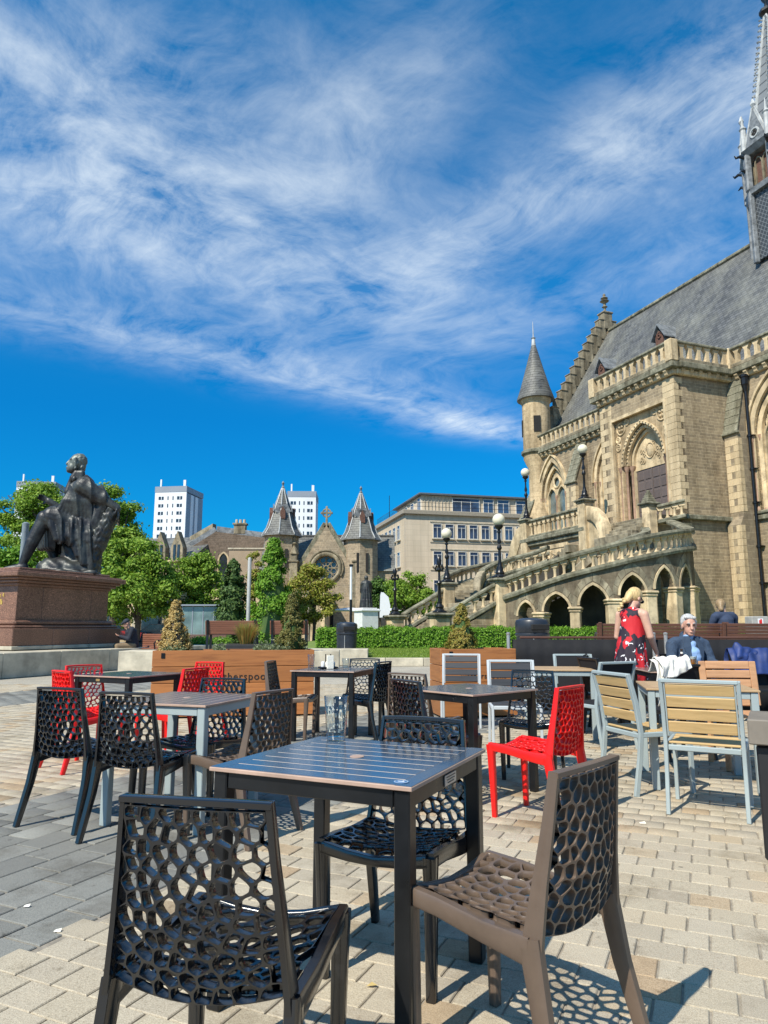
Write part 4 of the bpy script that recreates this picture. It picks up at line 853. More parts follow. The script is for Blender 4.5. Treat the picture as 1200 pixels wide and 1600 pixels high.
# ================================================================ lamps standing on the pillars
def globe_lamp(x, y, z, zg, label, r=0.29):
    p = gw(x, y, z); t = thing('globe_lamp', label, 'street lamp', p, GANG, 'globe lamps on the staircase pillars'); h = zg - z
    b = MB(); b.box((0, 0, 0.06), (0.56, 0.56, 0.12), 0.03); b.lathe([(0.27, 0.12), (0.2, 0.2), (0.22, 0.26), (0.15, 0.38), (0.16, 0.46), (0.1, 0.6), (0.1, 0.72)], 10); b.obj('base', M_['iron'], t, smooth=True)
    b = MB(); b.lathe([(0.075, 0.7), (0.065, h * 0.48), (0.11, h * 0.5), (0.12, h * 0.53), (0.06, h * 0.57), (0.05, h - 0.62), (0.1, h - 0.6), (0.1, h - 0.55), (0.055, h - 0.5), (0.055, h - r - 0.1)], 10)
    b.lathe([(0.09, h * 0.6), (0.1, h * 0.64), (0.05, h * 0.7)], 8); b.obj('post', M_['iron'], t, smooth=True)
    b = MB(); b.lathe([(0.05, h - r - 0.2), (0.19, h - r - 0.06), (0.2, h - r + 0.02), (0.12, h - r + 0.04)], 12); b.obj('gallery', M_['iron'], t, smooth=True)
    b = MB(); b.ball((0, 0, h), r, 24, 16); b.obj('globe', M_['globe'], t, smooth='all')
globe_lamp(4.85, TY, 8.42, 11.4, 'globe lamp on the terrace pillar nearest the carved doorway, in front of the wall'); globe_lamp(11.05, TY, 8.15, 11.3, 'globe lamp at the far end of the terrace balustrade below the round turret')
globe_lamp(0.2, 10.75, 3.42, 6.15, 'globe lamp on the pillar where the curved arcaded balustrade starts'); globe_lamp(5.8, 10.75, 3.55, 6.2, 'globe lamp on the pillar beside the broad grey stair treads, against the office block')
def torch_lamp(x, y, z, h, label):
    p = gw(x, y, z); t = thing('lamp_standard', label, 'lamp standard', p, GANG, 'ornate iron standards at the foot of the stairs')
    b = MB(); b.box((0, 0, 0.05), (0.5, 0.5, 0.1), 0.03); b.lathe([(0.25, 0.1), (0.17, 0.2), (0.2, 0.28), (0.11, 0.42), (0.12, 0.5)], 10); b.obj('base', M_['iron'], t, smooth=True)
    b = MB(); b.lathe([(0.08, 0.45), (0.065, h * 0.5), (0.12, h * 0.53), (0.06, h * 0.58), (0.05, h * 0.72), (0.13, h * 0.76), (0.05, h * 0.8), (0.09, h * 0.86), (0.12, h * 0.93), (0.03, h)], 10); b.obj('post', M_['iron'], t, smooth=True)
    for k in range(4):
        a = k * math.pi / 2 + 0.3; c, s_ = math.cos(a), math.sin(a); b = MB()
        b.tube([(0.05 * c, 0.05 * s_, h * 0.76), (0.2 * c, 0.2 * s_, h * 0.74), (0.26 * c, 0.26 * s_, h * 0.8), (0.2 * c, 0.2 * s_, h * 0.85), (0.15 * c, 0.15 * s_, h * 0.82)], 0.03, 6); b.obj('scroll_arm', M_['iron'], t, smooth=True)
torch_lamp(0.8, 13.55, 1.84, 2.55, 'dark iron lamp standard on the right-hand foot pillar, behind the yellowing cone shrub'); torch_lamp(5.9, 13.7, 1.82, 2.45, 'dark iron lamp standard on the left-hand foot pillar, in front of the round green tree')
# ================================================================ foliage
def leaf_mesh(name, P, Nn, size, m, r=rng, asp=0.6):
    n = len(P); sz = size * r.uniform(0.65, 1.3, n)
    Nn = Nn + r.normal(0, 0.55, (n, 3)); Nn /= np.linalg.norm(Nn, axis=1)[:, None] + 1e-9
    a = np.cross(Nn, r.normal(0, 1, (n, 3))); a /= np.linalg.norm(a, axis=1)[:, None] + 1e-9
    b = np.cross(Nn, a); fold = Nn * (sz * 0.14)[:, None]
    V = np.stack([P - a * sz[:, None] * 0.5, P + b * (sz * asp * 0.5)[:, None] + fold, P + a * sz[:, None] * 0.5, P - b * (sz * asp * 0.5)[:, None] + fold], 1).reshape(-1, 3)
    i = np.arange(n)[:, None] * 4
    F = np.concatenate([i + [0, 1, 2], i + [0, 2, 3]], 1).reshape(-1, 3)
    return np_mesh(name, V, F, m)
def clumps(ells, k, n, spread, r=rng, shell=0.55):
    w_ = np.array([e[3] * e[4] * e[5] for e in ells]) ** 0.8; w_ /= w_.sum(); C = []
    for e, q in zip(ells, w_):
        m = max(3, int(round(k * q))); d = r.normal(0, 1, (m, 3)); d /= np.linalg.norm(d, axis=1)[:, None]
        rad = r.uniform(shell, 1.0, m) ** 0.7
        C.append(np.array(e[:3]) + d * rad[:, None] * np.array(e[3:6]))
    C = np.concatenate(C); j = r.integers(0, len(C), n); s_ = spread * r.uniform(0.6, 1.3, len(C))
    off = r.normal(0, 1, (n, 3)); off[:, 2] *= 0.6; P = C[j] + off * s_[j][:, None] * 0.5
    nrm = off / (np.linalg.norm(off, axis=1)[:, None] + 1e-6) + np.array([0, 0, 0.5]); return P, nrm
M_['bark'] = mat('grey_brown_bark', (0.09, 0.07, 0.052), 0.95, var=0.35, scale=9, bump=0.6, bscale=30)
M_['leaf'] = leafmat('spring_leaves', [(0.10, 0.19, 0.02), (0.17, 0.30, 0.03), (0.24, 0.38, 0.045), (0.32, 0.43, 0.07)])
M_['leafdark'] = leafmat('deep_green_leaves', [(0.04, 0.09, 0.018), (0.08, 0.16, 0.025), (0.12, 0.21, 0.04)], trans=0.25)
M_['leafbright'] = leafmat('bright_green_sprays', [(0.08, 0.19, 0.015), (0.15, 0.31, 0.025), (0.23, 0.39, 0.045)], trans=0.3)
M_['leafyellow'] = leafmat('yellow_green_leaves', [(0.20, 0.24, 0.03), (0.30, 0.33, 0.045), (0.38, 0.38, 0.07), (0.26, 0.18, 0.06)])
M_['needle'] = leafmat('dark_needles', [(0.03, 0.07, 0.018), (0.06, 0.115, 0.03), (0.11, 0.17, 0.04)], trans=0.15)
M_['gold'] = leafmat('scorched_gold_sprays', [(0.34, 0.22, 0.06), (0.50, 0.36, 0.13), (0.58, 0.45, 0.20), (0.42, 0.28, 0.08)], trans=0.2)
M_['olive'] = leafmat('olive_sprays', [(0.10, 0.10, 0.025), (0.17, 0.17, 0.045), (0.24, 0.20, 0.06), (0.09, 0.11, 0.03)], trans=0.25)
M_['lime'] = leafmat('yellowing_sprays', [(0.26, 0.22, 0.04), (0.38, 0.32, 0.07), (0.22, 0.20, 0.04), (0.34, 0.22, 0.06)], trans=0.25)
def tree(name, label, px_, D, base_y, ells, n, leaf, m, trunk=0.16, k=60, spread=0.5, group=None, gz=0.0, bare=None):
    """ells in pixels of the photograph: (x, y, rx, ry)"""
    c = at(px_, base_y, D); c.z = gz
    t = thing(name, label, 'tree', c, 0, group); E = []
    for x, y, rx, ry in ells:
        p = at(x, y, D); s_ = D / FOC; E.append((p.x - c.x, p.y - c.y + rng.uniform(-.3, .3) * rx * s_, p.z - c.z, rx * s_, rx * s_ * 0.85, ry * s_))
    P, Nn = clumps(E, k, n, spread)
    cr = bpy.data.objects.new('crown', leaf_mesh('crown', P, Nn, leaf, m)); link(cr, t)
    b = MB(); top = max(e[2] for e in E)
    b.tube([(0, 0, -0.1), (0.05, 0, top * 0.35), (-0.06, 0.05, top * 0.7), (0.0, 0, top)], [trunk * 1.25, trunk, trunk * 0.7, trunk * 0.2], 9); b.obj('trunk', M_['bark'], t, smooth=True)
    b = MB()
    for e in E:
        for q in range(3):
            d = rng.normal(0, 1, 3); d /= np.linalg.norm(d); s0 = Vector((0, 0, e[2] * rng.uniform(0.4, 0.75))); s1 = Vector(e[:3]) + Vector(d * np.array(e[3:6]) * 0.75)
            mid = (s0 + s1) / 2 + Vector((0, 0, 0.25 * e[5])); b.tube([s0, mid, s1], [trunk * 0.5, trunk * 0.32, trunk * 0.1], 6)
    b.obj('limb', M_['bark'], t, smooth=True); return t
def conifer(name, label, px_, D, top_y, base_y, wpx, n, leaf, m, cat='conifer', gz=0.0, tiers=7, group=None, low=0.0, puff=0.35, expo=0.72):
    c = at(px_, base_y, D); zb = c.z if gz is None else gz; c.z = zb; H = at(px_, top_y, D).z - zb; W_ = wpx * D / FOC / 2
    t = thing(name, label, cat, c, 0, group)
    C = []; 
    for i in range(int(tiers * 9)):
        f = rng.uniform(low, 1) ** 1.0; r_ = W_ * ((1 - f) ** expo * min(1, 0.72 + f * 2.2) + 0.02) * (0.88 + 0.2 * math.sin(f * tiers * 6.28)); a = rng.uniform(0, 6.283)
        C.append((r_ * math.cos(a) * 0.88, r_ * math.sin(a) * 0.88, f * H * 0.97, max(0.12 * W_, r_ * puff)))
    C = np.array(C); j = rng.integers(0, len(C), n); off = rng.normal(0, 1, (n, 3)); P = C[j, :3] + off * C[j, 3:4] * 0.55
    P[:, 2] = np.clip(P[:, 2], low * H + 0.02, H * 1.02)
    nn = P.copy(); nn[:, 2] = 0; nn /= np.linalg.norm(nn, axis=1)[:, None] + 1e-6; nn[:, 2] = 0.5
    cr = bpy.data.objects.new('crown', leaf_mesh('crown', P, nn, leaf, m)); link(cr, t)
    b = MB(); b.tube([(0, 0, -0.05), (0, 0, H * 0.6), (0, 0, H * 0.95)], [W_ * 0.14, W_ * 0.09, W_ * 0.03], 8); b.obj('trunk', M_['bark'], t, smooth=True)
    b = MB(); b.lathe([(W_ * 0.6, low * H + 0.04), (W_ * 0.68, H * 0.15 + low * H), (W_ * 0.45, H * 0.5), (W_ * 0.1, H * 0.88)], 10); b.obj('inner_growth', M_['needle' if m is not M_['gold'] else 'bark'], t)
    return t
tree('broadleaf_tree', 'airy light green tree at the far left edge, its branches showing behind the seated statue', 60, 46, 985, [(20, 800, 45, 35), (75, 790, 45, 35), (45, 845, 55, 40), (110, 800, 30, 40), (-20, 830, 40, 50), (100, 850, 30, 40), (45, 780, 50, 28)], 23800, 0.198, M_['leaf'], 0.24, 80, 0.6, 'trees around the square')
tree('broadleaf_tree', 'round low green tree at the left edge behind the feet of the seated statue', -10, 40, 985, [(-10, 880, 45, 45), (25, 905, 45, 40)], 10200, 0.213, M_['leafbright'], 0.18, 40, 0.6, 'trees around the square')
tree('broadleaf_tree', 'tall deep green tree rising behind the statue beside the tree stump', 175, 54, 985, [(175, 790, 36, 35), (190, 830, 36, 45), (160, 860, 40, 60), (205, 880, 30, 45)], 18700, 0.258, M_['leaf'], 0.26, 60, 0.7, 'trees around the square')
tree('broadleaf_tree', 'full bright green tree right of the granite pedestal with its crown hanging low', 214, 44, 990, [(195, 880, 42, 45), (240, 890, 38, 48), (215, 925, 55, 42), (250, 935, 32, 35), (180, 930, 35, 45)], 25500, 0.213, M_['leaf'], 0.17, 85, 0.6, 'trees around the square')
tree('broadleaf_tree', 'green tree on a thin dark trunk in front of the old sandstone school', 309, 46, 990, [(310, 905, 34, 36), (295, 930, 28, 32), (330, 930, 24, 34), (312, 890, 22, 26)], 17000, 0.198, M_['leaf'], 0.13, 60, 0.5, 'trees around the square')
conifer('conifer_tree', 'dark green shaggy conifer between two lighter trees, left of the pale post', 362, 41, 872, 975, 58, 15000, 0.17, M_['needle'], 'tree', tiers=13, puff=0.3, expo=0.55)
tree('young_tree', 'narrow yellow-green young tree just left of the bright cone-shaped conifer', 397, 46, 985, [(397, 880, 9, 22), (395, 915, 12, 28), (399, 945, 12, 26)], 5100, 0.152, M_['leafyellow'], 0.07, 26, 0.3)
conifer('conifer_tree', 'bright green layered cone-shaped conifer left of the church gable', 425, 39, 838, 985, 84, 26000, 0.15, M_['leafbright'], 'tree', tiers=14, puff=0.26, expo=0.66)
tree('young_tree', 'loose yellow-green tree half covering the rose window of the church', 490, 42, 985, [(492, 905, 24, 20), (470, 930, 24, 26), (508, 925, 22, 24), (488, 950, 36, 22), (480, 905, 16, 18)], 14450, 0.152, M_['leafyellow'], 0.09, 60, 0.42)
tree('broadleaf_tree', 'small round green tree in front of the office block, beside the foot of the stairs', 640, 46, 985, [(640, 925, 32, 32), (622, 940, 22, 24), (655, 940, 22, 22)], 18700, 0.152, M_['leaf'], 0.1, 60, 0.42)
tree('broadleaf_tree', 'dark green bushy tree between the robed statue and the iron lamp standard', 593, 50, 985, [(592, 928, 16, 26), (602, 945, 14, 22)], 8500, 0.167, M_['leafdark'], 0.1, 36, 0.42)
def hedge(label, pts, wd, h, z, n, size, m1, name='hedge'):
    (x0, y0), (x1, y1) = pts; d = Vector((x1 - x0, y1 - y0, 0)); l = d.length; rz = math.atan2(d.y, d.x)
    t = thing(name, label, 'hedge', ((x0 + x1) / 2, (y0 + y1) / 2, z), rz)
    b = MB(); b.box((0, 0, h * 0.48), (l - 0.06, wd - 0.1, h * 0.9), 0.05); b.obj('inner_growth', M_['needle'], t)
    k = rng.choice(4, n, p=[0.42, 0.1, 0.45, 0.03]); u = rng.uniform(-.5, .5, n) * l; v = rng.uniform(-.5, .5, n) * wd; zz_ = rng.uniform(0, 1, n) * h
    P = np.stack([u, np.where(k == 0, -wd / 2, np.where(k == 1, wd / 2, v)), np.where(k == 2, h, zz_)], 1); P[k == 3, 0] = np.sign(u[k == 3]) * l / 2; P[k == 3, 2] = zz_[k == 3]
    nn = np.zeros((n, 3)); nn[k == 0, 1] = -1; nn[k == 1, 1] = 1; nn[k == 2, 2] = 1; nn[:, 2] += 0.3
    P += rng.normal(0, 0.035, (n, 3)) + (np.sin(u * 3.1) * 0.04 + np.sin(u * 7.3) * 0.03 + np.sin(u * 17.1) * 0.02)[:, None] * np.array([0, 0.6, 1]); P[:, 2] += (rng.uniform(0, 1, n) < 0.04) * rng.uniform(0, 0.09, n)
    cr = bpy.data.objects.new('foliage', leaf_mesh('foliage', P, nn, size, m1)); link(cr, t); return t
hedge('long low clipped green hedge along the back of the lawn below the staircase', ((-2.6, 28.8), (14.5, 27.4)), 1.3, 0.72, 0.42, 34000, 0.085, M_['leafbright'])
hedge('short clipped bright green hedge behind the golden cone shrub and the brown bench', ((-8.2, 26.0), (-5.6, 26.0)), 0.9, 0.75, 0.0, 5000, 0.08, M_['leafbright'])
hedge('clipped green hedge strip far at the right, behind the seated man and the benches', ((14.5, 27.4), (22, 26.6)), 1.3, 0.72, 0.42, 14000, 0.085, M_['leafbright'])

# ================================================================ buildings around the square
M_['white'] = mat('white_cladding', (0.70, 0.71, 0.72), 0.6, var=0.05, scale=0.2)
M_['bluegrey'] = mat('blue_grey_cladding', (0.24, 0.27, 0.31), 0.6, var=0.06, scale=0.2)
M_['wg'] = winglass('dark_window_glass'); M_['wgb'] = winglass('blue_window_glass', (0.03, 0.05, 0.09))
def tower(label, x0, x1, D, top, rz, depth, rows, wfr=1.0, slope=False):
    wd = x1 - x0; t = thing('tower_block', label, 'tower block', (x0, D, 0), rz, 'white tower blocks on the skyline')
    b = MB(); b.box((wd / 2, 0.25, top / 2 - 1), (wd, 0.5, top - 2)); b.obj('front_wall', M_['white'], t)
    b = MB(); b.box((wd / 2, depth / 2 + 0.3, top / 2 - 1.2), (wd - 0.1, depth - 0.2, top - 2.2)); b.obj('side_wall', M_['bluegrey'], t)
    b = MB()
    for q in (0.35, 0.62): b.box((wd - 0.02, depth * q, top / 2 - 1.2), (0.2, depth * 0.16, top - 2.6))
    b.obj('side_panel', M_['white'], t)
    b = MB(); b.box((wd / 2, depth / 2 + 0.1, top - 0.95), (wd + 0.15, depth + 0.4, 2.1)); b.obj('roof_band', M_['bluegrey'], t)
    bw = MB(); bw.box((0, 0, 0), (1.9, 0.12, 1.15)); wm = bw.mesh('window', M_['wg']); bs = MB(); bs.box((0, 0, 0), (0.35, 0.12, 1.3)); sm_ = bs.mesh('window', M_['wg']); bp = MB(); bp.box((0, 0, 0), (0.22, 0.1, 1.2)); pm_ = bp.mesh('mullion', M_['white'])
    for r_ in range(rows):
        z = top - 4.2 - r_ * 2.75
        for f, me in ((0.2, wm), (0.42, sm_), (0.58, sm_), (0.79, wm)):
            o = bpy.data.objects.new('window', me); link(o, t); o.location = (wd * f, -0.02, z)
            if me is wm: q = bpy.data.objects.new('mullion', pm_); link(q, o); q.location = (0.15, -0.05, 0)
    b = MB(); b.box((wd * 0.12, 1.5, top + 1.5), (0.5, 0.5, 3)); b.obj('vent', M_['white'], t); b = MB(); b.box((wd * 0.88, 1.5, top + 1.3), (0.9, 0.5, 2.6)); b.obj('vent', M_['white'], t); return t
tower('white tower block with a blue-grey side standing alone above the old school roofs', -82.7, -70.8, 250, 51.3, R(-8), 15, 8)
tower('white tower block between the two church turrets', -34.8, -24.6, 250, 49.7, R(2), 14, 6)
tower('white tower block mostly hidden by the airy tree at the far left', -133, -119.5, 250, 53.4, R(6), 15, 9)
# office block
M_['frame'] = mat('painted_frame', (0.55, 0.54, 0.5), 0.6, var=0.1)
OA = R(14); oc = at(633, 800, 78); oc.z = 0
OF = thing('office_block', 'pale stone office block with rows of windows and a glazed top storey', 'office building', oc, OA)
def office_mat(name, c, ax):
    t = NT(name); sp = t.new('ShaderNodeSeparateXYZ', {0: t.tc.outputs['Object']}); v = t.new('ShaderNodeCombineXYZ', {0: sp.outputs[ax], 1: sp.outputs[2], 2: 0.0}).outputs[0]
    br = t.new('ShaderNodeTexBrick', {'Vector': v, 'Color1': (*c, 1), 'Color2': (*[x * .93 for x in c], 1), 'Mortar': (*[x * .75 for x in c], 1), 'Scale': 1.0, 'Brick Width': 0.9, 'Row Height': 0.6, 'Mortar Size': 0.012}, offset=0.0)
    n = t.noise(t.obj((1, 1, 0.12)), 1.4, 5, 0.6); col = t.mix(br.outputs[0], t.ramp(n, [(0.3, (0.78, 0.76, 0.72)), (0.7, (1.08, 1.06, 1.04))]), 0.8, 'MULTIPLY'); t.set('Base Color', col); t.set('Roughness', 0.9); return t.m
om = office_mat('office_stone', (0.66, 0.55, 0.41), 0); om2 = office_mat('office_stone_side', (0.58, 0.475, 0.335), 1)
OW, OD_, OH = 24, 14.5, 13.9
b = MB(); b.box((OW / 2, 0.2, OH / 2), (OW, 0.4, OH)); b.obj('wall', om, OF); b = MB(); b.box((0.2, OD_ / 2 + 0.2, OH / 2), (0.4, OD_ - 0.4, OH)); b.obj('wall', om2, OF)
b = MB(); b.box((OW / 2 + 0.1, OD_ / 2, OH / 2 - 0.2), (OW - 0.5, OD_ - 0.6, OH - 0.5)); b.obj('core', M_['bluegrey'], OF)
b = MB(); b.box((OW / 2, OD_ / 2, OH + 0.1), (OW + 0.7, OD_ + 0.7, 0.5), 0.05); b.obj('cornice', mat('cornice_stone', (0.30, 0.26, 0.2), 0.9), OF)
def owindow(x, y, z, w_, h, face, n=2, glass='wgb'):
    b = MB(); fr = 0.06
    for s_ in (-1, 1): b.box((s_ * (w_ / 2 - fr / 2), 0, 0), (fr, 0.16, h)); b.box((0, 0, s_ * (h / 2 - fr / 2)), (w_ - 2 * fr, 0.158, fr))
    for i in range(1, n): b.box((-w_ / 2 + w_ * i / n, 0, -h * 0.1), (0.06, 0.12, h * 0.78))
    b.box((0, 0, h * 0.25), (w_ - 2 * fr, 0.11, 0.05)); o = b.obj('window', M_['frame'], OF, loc=(x, y, z), rz=face)
    b = MB(); b.box((0, 0.0, 0), (w_ - 0.1, 0.04, h - 0.1)); b.obj('pane', M_[glass], o); b = MB(); b.box((0, -0.1, -h / 2 - 0.08), (w_ + 0.3, 0.24, 0.12), 0.02); b.obj('sill', M_['kerb'], o)
for r_, z in enumerate((11.95, 8.85, 5.6, 2.4)):
    for i in range(13): owindow(3.75 + i * 1.45, -0.03, z, 1.02, 1.65, 0)
    for i in range(6): owindow(-0.03, 2.6 + i * 1.95, z, 1.15, 1.7, R(-90))
for z in (10.7, 13.0, 7.55, 9.9):
    b = MB(); b.box((12.2, -0.03, z), (18.6, 0.1, 0.1)); b.obj('string_band', M_['kerb'], OF)
PH0, PH1 = 14.3, 16.3
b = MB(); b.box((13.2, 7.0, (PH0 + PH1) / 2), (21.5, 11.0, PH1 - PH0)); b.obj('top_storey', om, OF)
b = MB(); b.box((13.2, 7.1, PH1 + 0.12), (22.4, 12.0, 0.22), 0.03); b.obj('roof', mat('grey_roof_edge', (0.10, 0.11, 0.12), 0.6), OF)
b = MB(); b.add([(2.1, 1.2, PH1 + 0.25), (24.3, 1.2, PH1 + 0.25), (24.3, 12.9, PH1 + 0.8), (2.1, 12.9, PH1 + 0.25), (5, 4, PH1 + 0.8), (24.3, 4, PH1 + 0.8)], [(0, 1, 5, 4), (4, 5, 2), (0, 4, 3), (3, 4, 2)]); b.obj('roof_sheet', mat('pale_copper', (0.42, 0.56, 0.50), 0.6), OF)
for x, w_ in ((7.8, 3.4), (10.6, 1.3), (12.5, 1.5), (15.5, 2.8), (18.7, 2.4)): owindow(x, 1.42, 15.25, w_, 1.75, 0, 3 if w_ > 2 else 2)
owindow(2.38, 2.4, 15.25, 1.3, 1.7, R(-90)); owindow(2.38, 5.2, 15.25, 1.3, 1.3, R(-90)); owindow(2.38, 8.0, 15.25, 1.3, 1.3, R(-90))
for i in range(8):
    b = MB(); b.box((2.75 + i * 0.42, 1.46, 15.3), (0.06, 0.08, 1.7)); b.obj('panel_rib', M_['kerb'], OF)
b = MB()
for i in range(38): b.tube([(0.15 if i > 14 else 0.15 + i * 0.9 * 0, 0.2 + (i - 14) * 0.6 if i > 14 else 0.2, 14.3), (0.15, 0.2 + (i - 14) * 0.6 if i > 14 else 0.2, 15.2)], 0.018, 4)
for z in (14.75, 15.2): b.tube([(22, 0.2, z), (0.15, 0.2, z), (0.15, 14.2, z)], 0.022, 4)
o = b.obj('railing', M_['iron'], OF); o['kind'] = 'stuff'
b = MB(); b.tube([(1.4, 12.5, 14.3), (1.4, 12.5, 18.2)], 0.04, 5); b.obj('aerial', M_['iron'], OF)

# church with two turrets
M_['church'] = stonewall('church_rubble', (0.44, 0.35, 0.24), (0.30, 0.245, 0.175), (0.50, 0.41, 0.29), 0.6, 0.2, 'x', 0.6, 0.014)
CH = thing('church', 'old stone church front with a rose window gable between two slated turrets', 'church', (-5.45, 66, 0))
def rose_mat(): return M_['church']
b = MB(); n = 32; rz_, zr = 1.12, 6.72
pts = [(rz_ * math.cos(2 * math.pi * i / n), zr + rz_ * math.sin(2 * math.pi * i / n)) for i in range(n)]
outline = [(2.42, 0.0), (2.42, 6.7), (0, 10.75), (-2.42, 6.7), (-2.42, 0.0)]
def outray(a):
    dx_, dz_ = math.cos(a), math.sin(a); best = 1e9
    for (xa, za), (xb, zb_) in zip(outline, outline[1:] + outline[:1]):
        ex, ez = xb - xa, zb_ - za; den = dx_ * ez - dz_ * ex
        if abs(den) < 1e-9: continue
        t = ((xa) * ez - (za - zr) * ex) / den; u = ((xa) * dz_ - (za - zr) * dx_) / den
        if t > 0 and -1e-6 <= u <= 1 + 1e-6: best = min(best, t)
    return (dx_ * best, zr + dz_ * best)
ang = sorted([2 * math.pi * i / n for i in range(n)] + [math.atan2(z - zr, x) % (2 * math.pi) for x, z in outline])
I = [(rz_ * math.cos(a), zr + rz_ * math.sin(a)) for a in ang]; O = [outray(a) for a in ang]; k = len(ang); vs = []
for (xi, zi), (xo, zo) in zip(I, O): vs += [(xi, 0, zi), (xo, 0, zo), (xi, 0.7, zi), (xo, 0.7, zo)]
fs = []
for i in range(k):
    j = (i + 1) % k; fs += [(4 * i, 4 * j, 4 * j + 1, 4 * i + 1), (4 * i, 4 * i + 2, 4 * j + 2, 4 * j), (4 * i + 1, 4 * j + 1, 4 * j + 3, 4 * i + 3)]
b.add(vs, fs); b.obj('gable_wall', M_['church'], CH)
b = MB(); b.tube([(1.32 * math.cos(2 * math.pi * i / 28), -0.02, zr + 1.32 * math.sin(2 * math.pi * i / 28)) for i in range(29)], 0.2, 8)
b.tube([(1.62 * math.cos(-0.5 + 4.1 * i / 20), -0.1, zr + 1.62 * math.sin(-0.5 + 4.1 * i / 20)) for i in range(21)], 0.09, 6); wo = b.obj('rose_window', M_['ashlar_grey'], CH, smooth=True)
b = MB(); b.tube([(0.22 * math.cos(i * .5236), 0.3, zr + 0.22 * math.sin(i * .5236)) for i in range(13)], 0.06, 6)
for i in range(8):
    a = i * math.pi / 4; b.tube([(0.25 * math.cos(a), 0.3, zr + 0.25 * math.sin(a)), (1.15 * math.cos(a), 0.3, zr + 1.15 * math.sin(a))], 0.05, 5)
    a += math.pi / 8; b.tube([(0.78 * math.cos(a) + 0.27 * math.cos(q * .7854), 0.3, zr + 0.78 * math.sin(a) + 0.27 * math.sin(q * .7854)) for q in range(9)], 0.04, 5)
b.obj('tracery', M_['ashlar_grey'], wo, smooth=True); b = MB(); b.lathe([(1.25, 0), (1.25, 0.02)], 28); o = b.obj('glass', M_['wg'], wo); o.matrix_local = Matrix.Translation((0, 0.42, zr)) @ Matrix.Rotation(R(90), 4, 'X')
b = MB(); b.beam((-2.65, 0.3, 6.4), (0, 0.3, 10.9), 0.75, 0.2, 0.04, (0, 1, 0)); b.beam((2.65, 0.3, 6.4), (0, 0.3, 10.9), 0.75, 0.2, 0.04, (0, 1, 0)); b.obj('gable_coping', M_['coping'], CH)
b = MB(); b.box((0, 0.2, 11.65), (0.2, 0.2, 1.9), 0.03); b.box((0, 0.2, 11.95), (1.15, 0.18, 0.2), 0.03)
for i in range(12): b.box((0.38 * math.cos(i * .5236), 0.2, 11.95 + 0.38 * math.sin(i * .5236)), (0.13, 0.14, 0.24), 0.02, Matrix.Rotation(-i * .5236, 3, 'Y'))
b.obj('stone_cross', M_['ashlar_grey'], CH)
b = MB(); b.add([(-6.5, 1.0, 6.5), (6.5, 1.0, 6.5), (6.5, 4.5, 10.3), (-6.5, 4.5, 10.3), (-6.5, 8, 6.5), (6.5, 8, 6.5)], [(0, 1, 2, 3), (3, 2, 5, 4), (0, 3, 4), (1, 2, 5)]); b.box((0, 4.5, 10.33), (13, 0.3, 0.14)); b.obj('roof', M_['slate'], CH)
b = MB(); b.box((0, 4.6, 3.3), (13, 6.8, 6.5)); b.obj('nave_wall', M_['church'], CH)
b = MB(); b.box((0, -0.05, 1.6), (1.5, 0.2, 3.2)); b.obj('door', M_['dark'], CH)
for x in (-4.33, 3.22):
    zt, ze = (15.2, 9.85) if x < 0 else (14.7, 9.45); x += 0
    b = MB(); b.lathe([(1.75, 0), (1.75, 1.0), (1.62, 1.2), (1.62, ze)], 8, (x, 0.9, 0)); b.obj('turret', M_['church'], CH)
    b = MB(); b.lathe([(2.0, ze - 0.1), (1.95, ze), (1.5, ze + 0.7), (1.12, ze + 1.8), (0.1, zt - 0.7), (0.05, zt - 0.4)], 8, (x, 0.9, 0)); so = b.obj('turret_roof', M_['slate'], CH)
    for i in range(8):
        a = i * math.pi / 4; b = MB(); b.tube([(x + r_ * math.cos(a), 0.9 + r_ * math.sin(a), z) for r_, z in ((1.97, ze + 0.02), (1.52, ze + 0.72), (1.14, ze + 1.82), (0.12, zt - 0.7))], 0.055, 5); b.obj('hip_roll', M_['leadlight'], so)
    b = MB(); b.lathe([(0.06, zt - 0.8), (0.16, zt - 0.6), (0.05, zt - 0.45), (0.14, zt - 0.2), (0.02, zt)], 8, (x, 0.9, 0)); b.obj('finial', M_['lead'], so, smooth=True)
    for a in (R(-80), R(-170), R(10)):
        c_, s_ = math.cos(a), math.sin(a); b = MB(); rr = 1.02; b.prism([(-0.24, ze + 1.5), (0.24, ze + 1.5), (0.24, ze + 2.2), (0, ze + 2.7), (-0.24, ze + 2.2)], -0.35, 0.28); o = b.obj('lucarne', M_['rust'], so); ML = Matrix.Translation((x + rr * c_ * 0.85, 0.9 + rr * s_ * 0.85, 0)) @ Matrix.Rotation(a + R(90), 4, 'Z'); o.matrix_local = ML
        b = MB()
        for q in (-1, 1): b.beam((q * 0.38, 0, ze + 2.05), (0, 0, ze + 2.82), 0.9, 0.07, 0, (0, 1, 0))
        o2 = b.obj('lucarne_roof', M_['lead'], so); o2.matrix_local = ML
    for dx_ in (-0.1, 0.75) if x > 0 else (0.75,):
        b = MB(); b.box((x + dx_ - 0.1, -0.64 if dx_ < 0.3 else -0.45, ze - 2.3), (0.26, 0.12, 1.8)); b.obj('slit', M_['dark'], CH)
for x in (-3.0, 2.9):
    b = MB(); b.box((x, -0.1, 3.6), (0.75, 0.9, 7.2), 0.03); b.box((x, -0.1, 7.3), (0.95, 1.1, 0.18), 0.04); b.box((x, -0.1, 7.7), (0.6, 0.6, 0.7), 0.03); b.lathe([(0.5, 8.0), (0.2, 8.6), (0.1, 8.8), (0.24, 9.0), (0.1, 9.2), (0.16, 9.5), (0.02, 9.9)], 6, (x, -0.1, 0)); b.obj('pinnacle', M_['ashlar_grey'], CH)
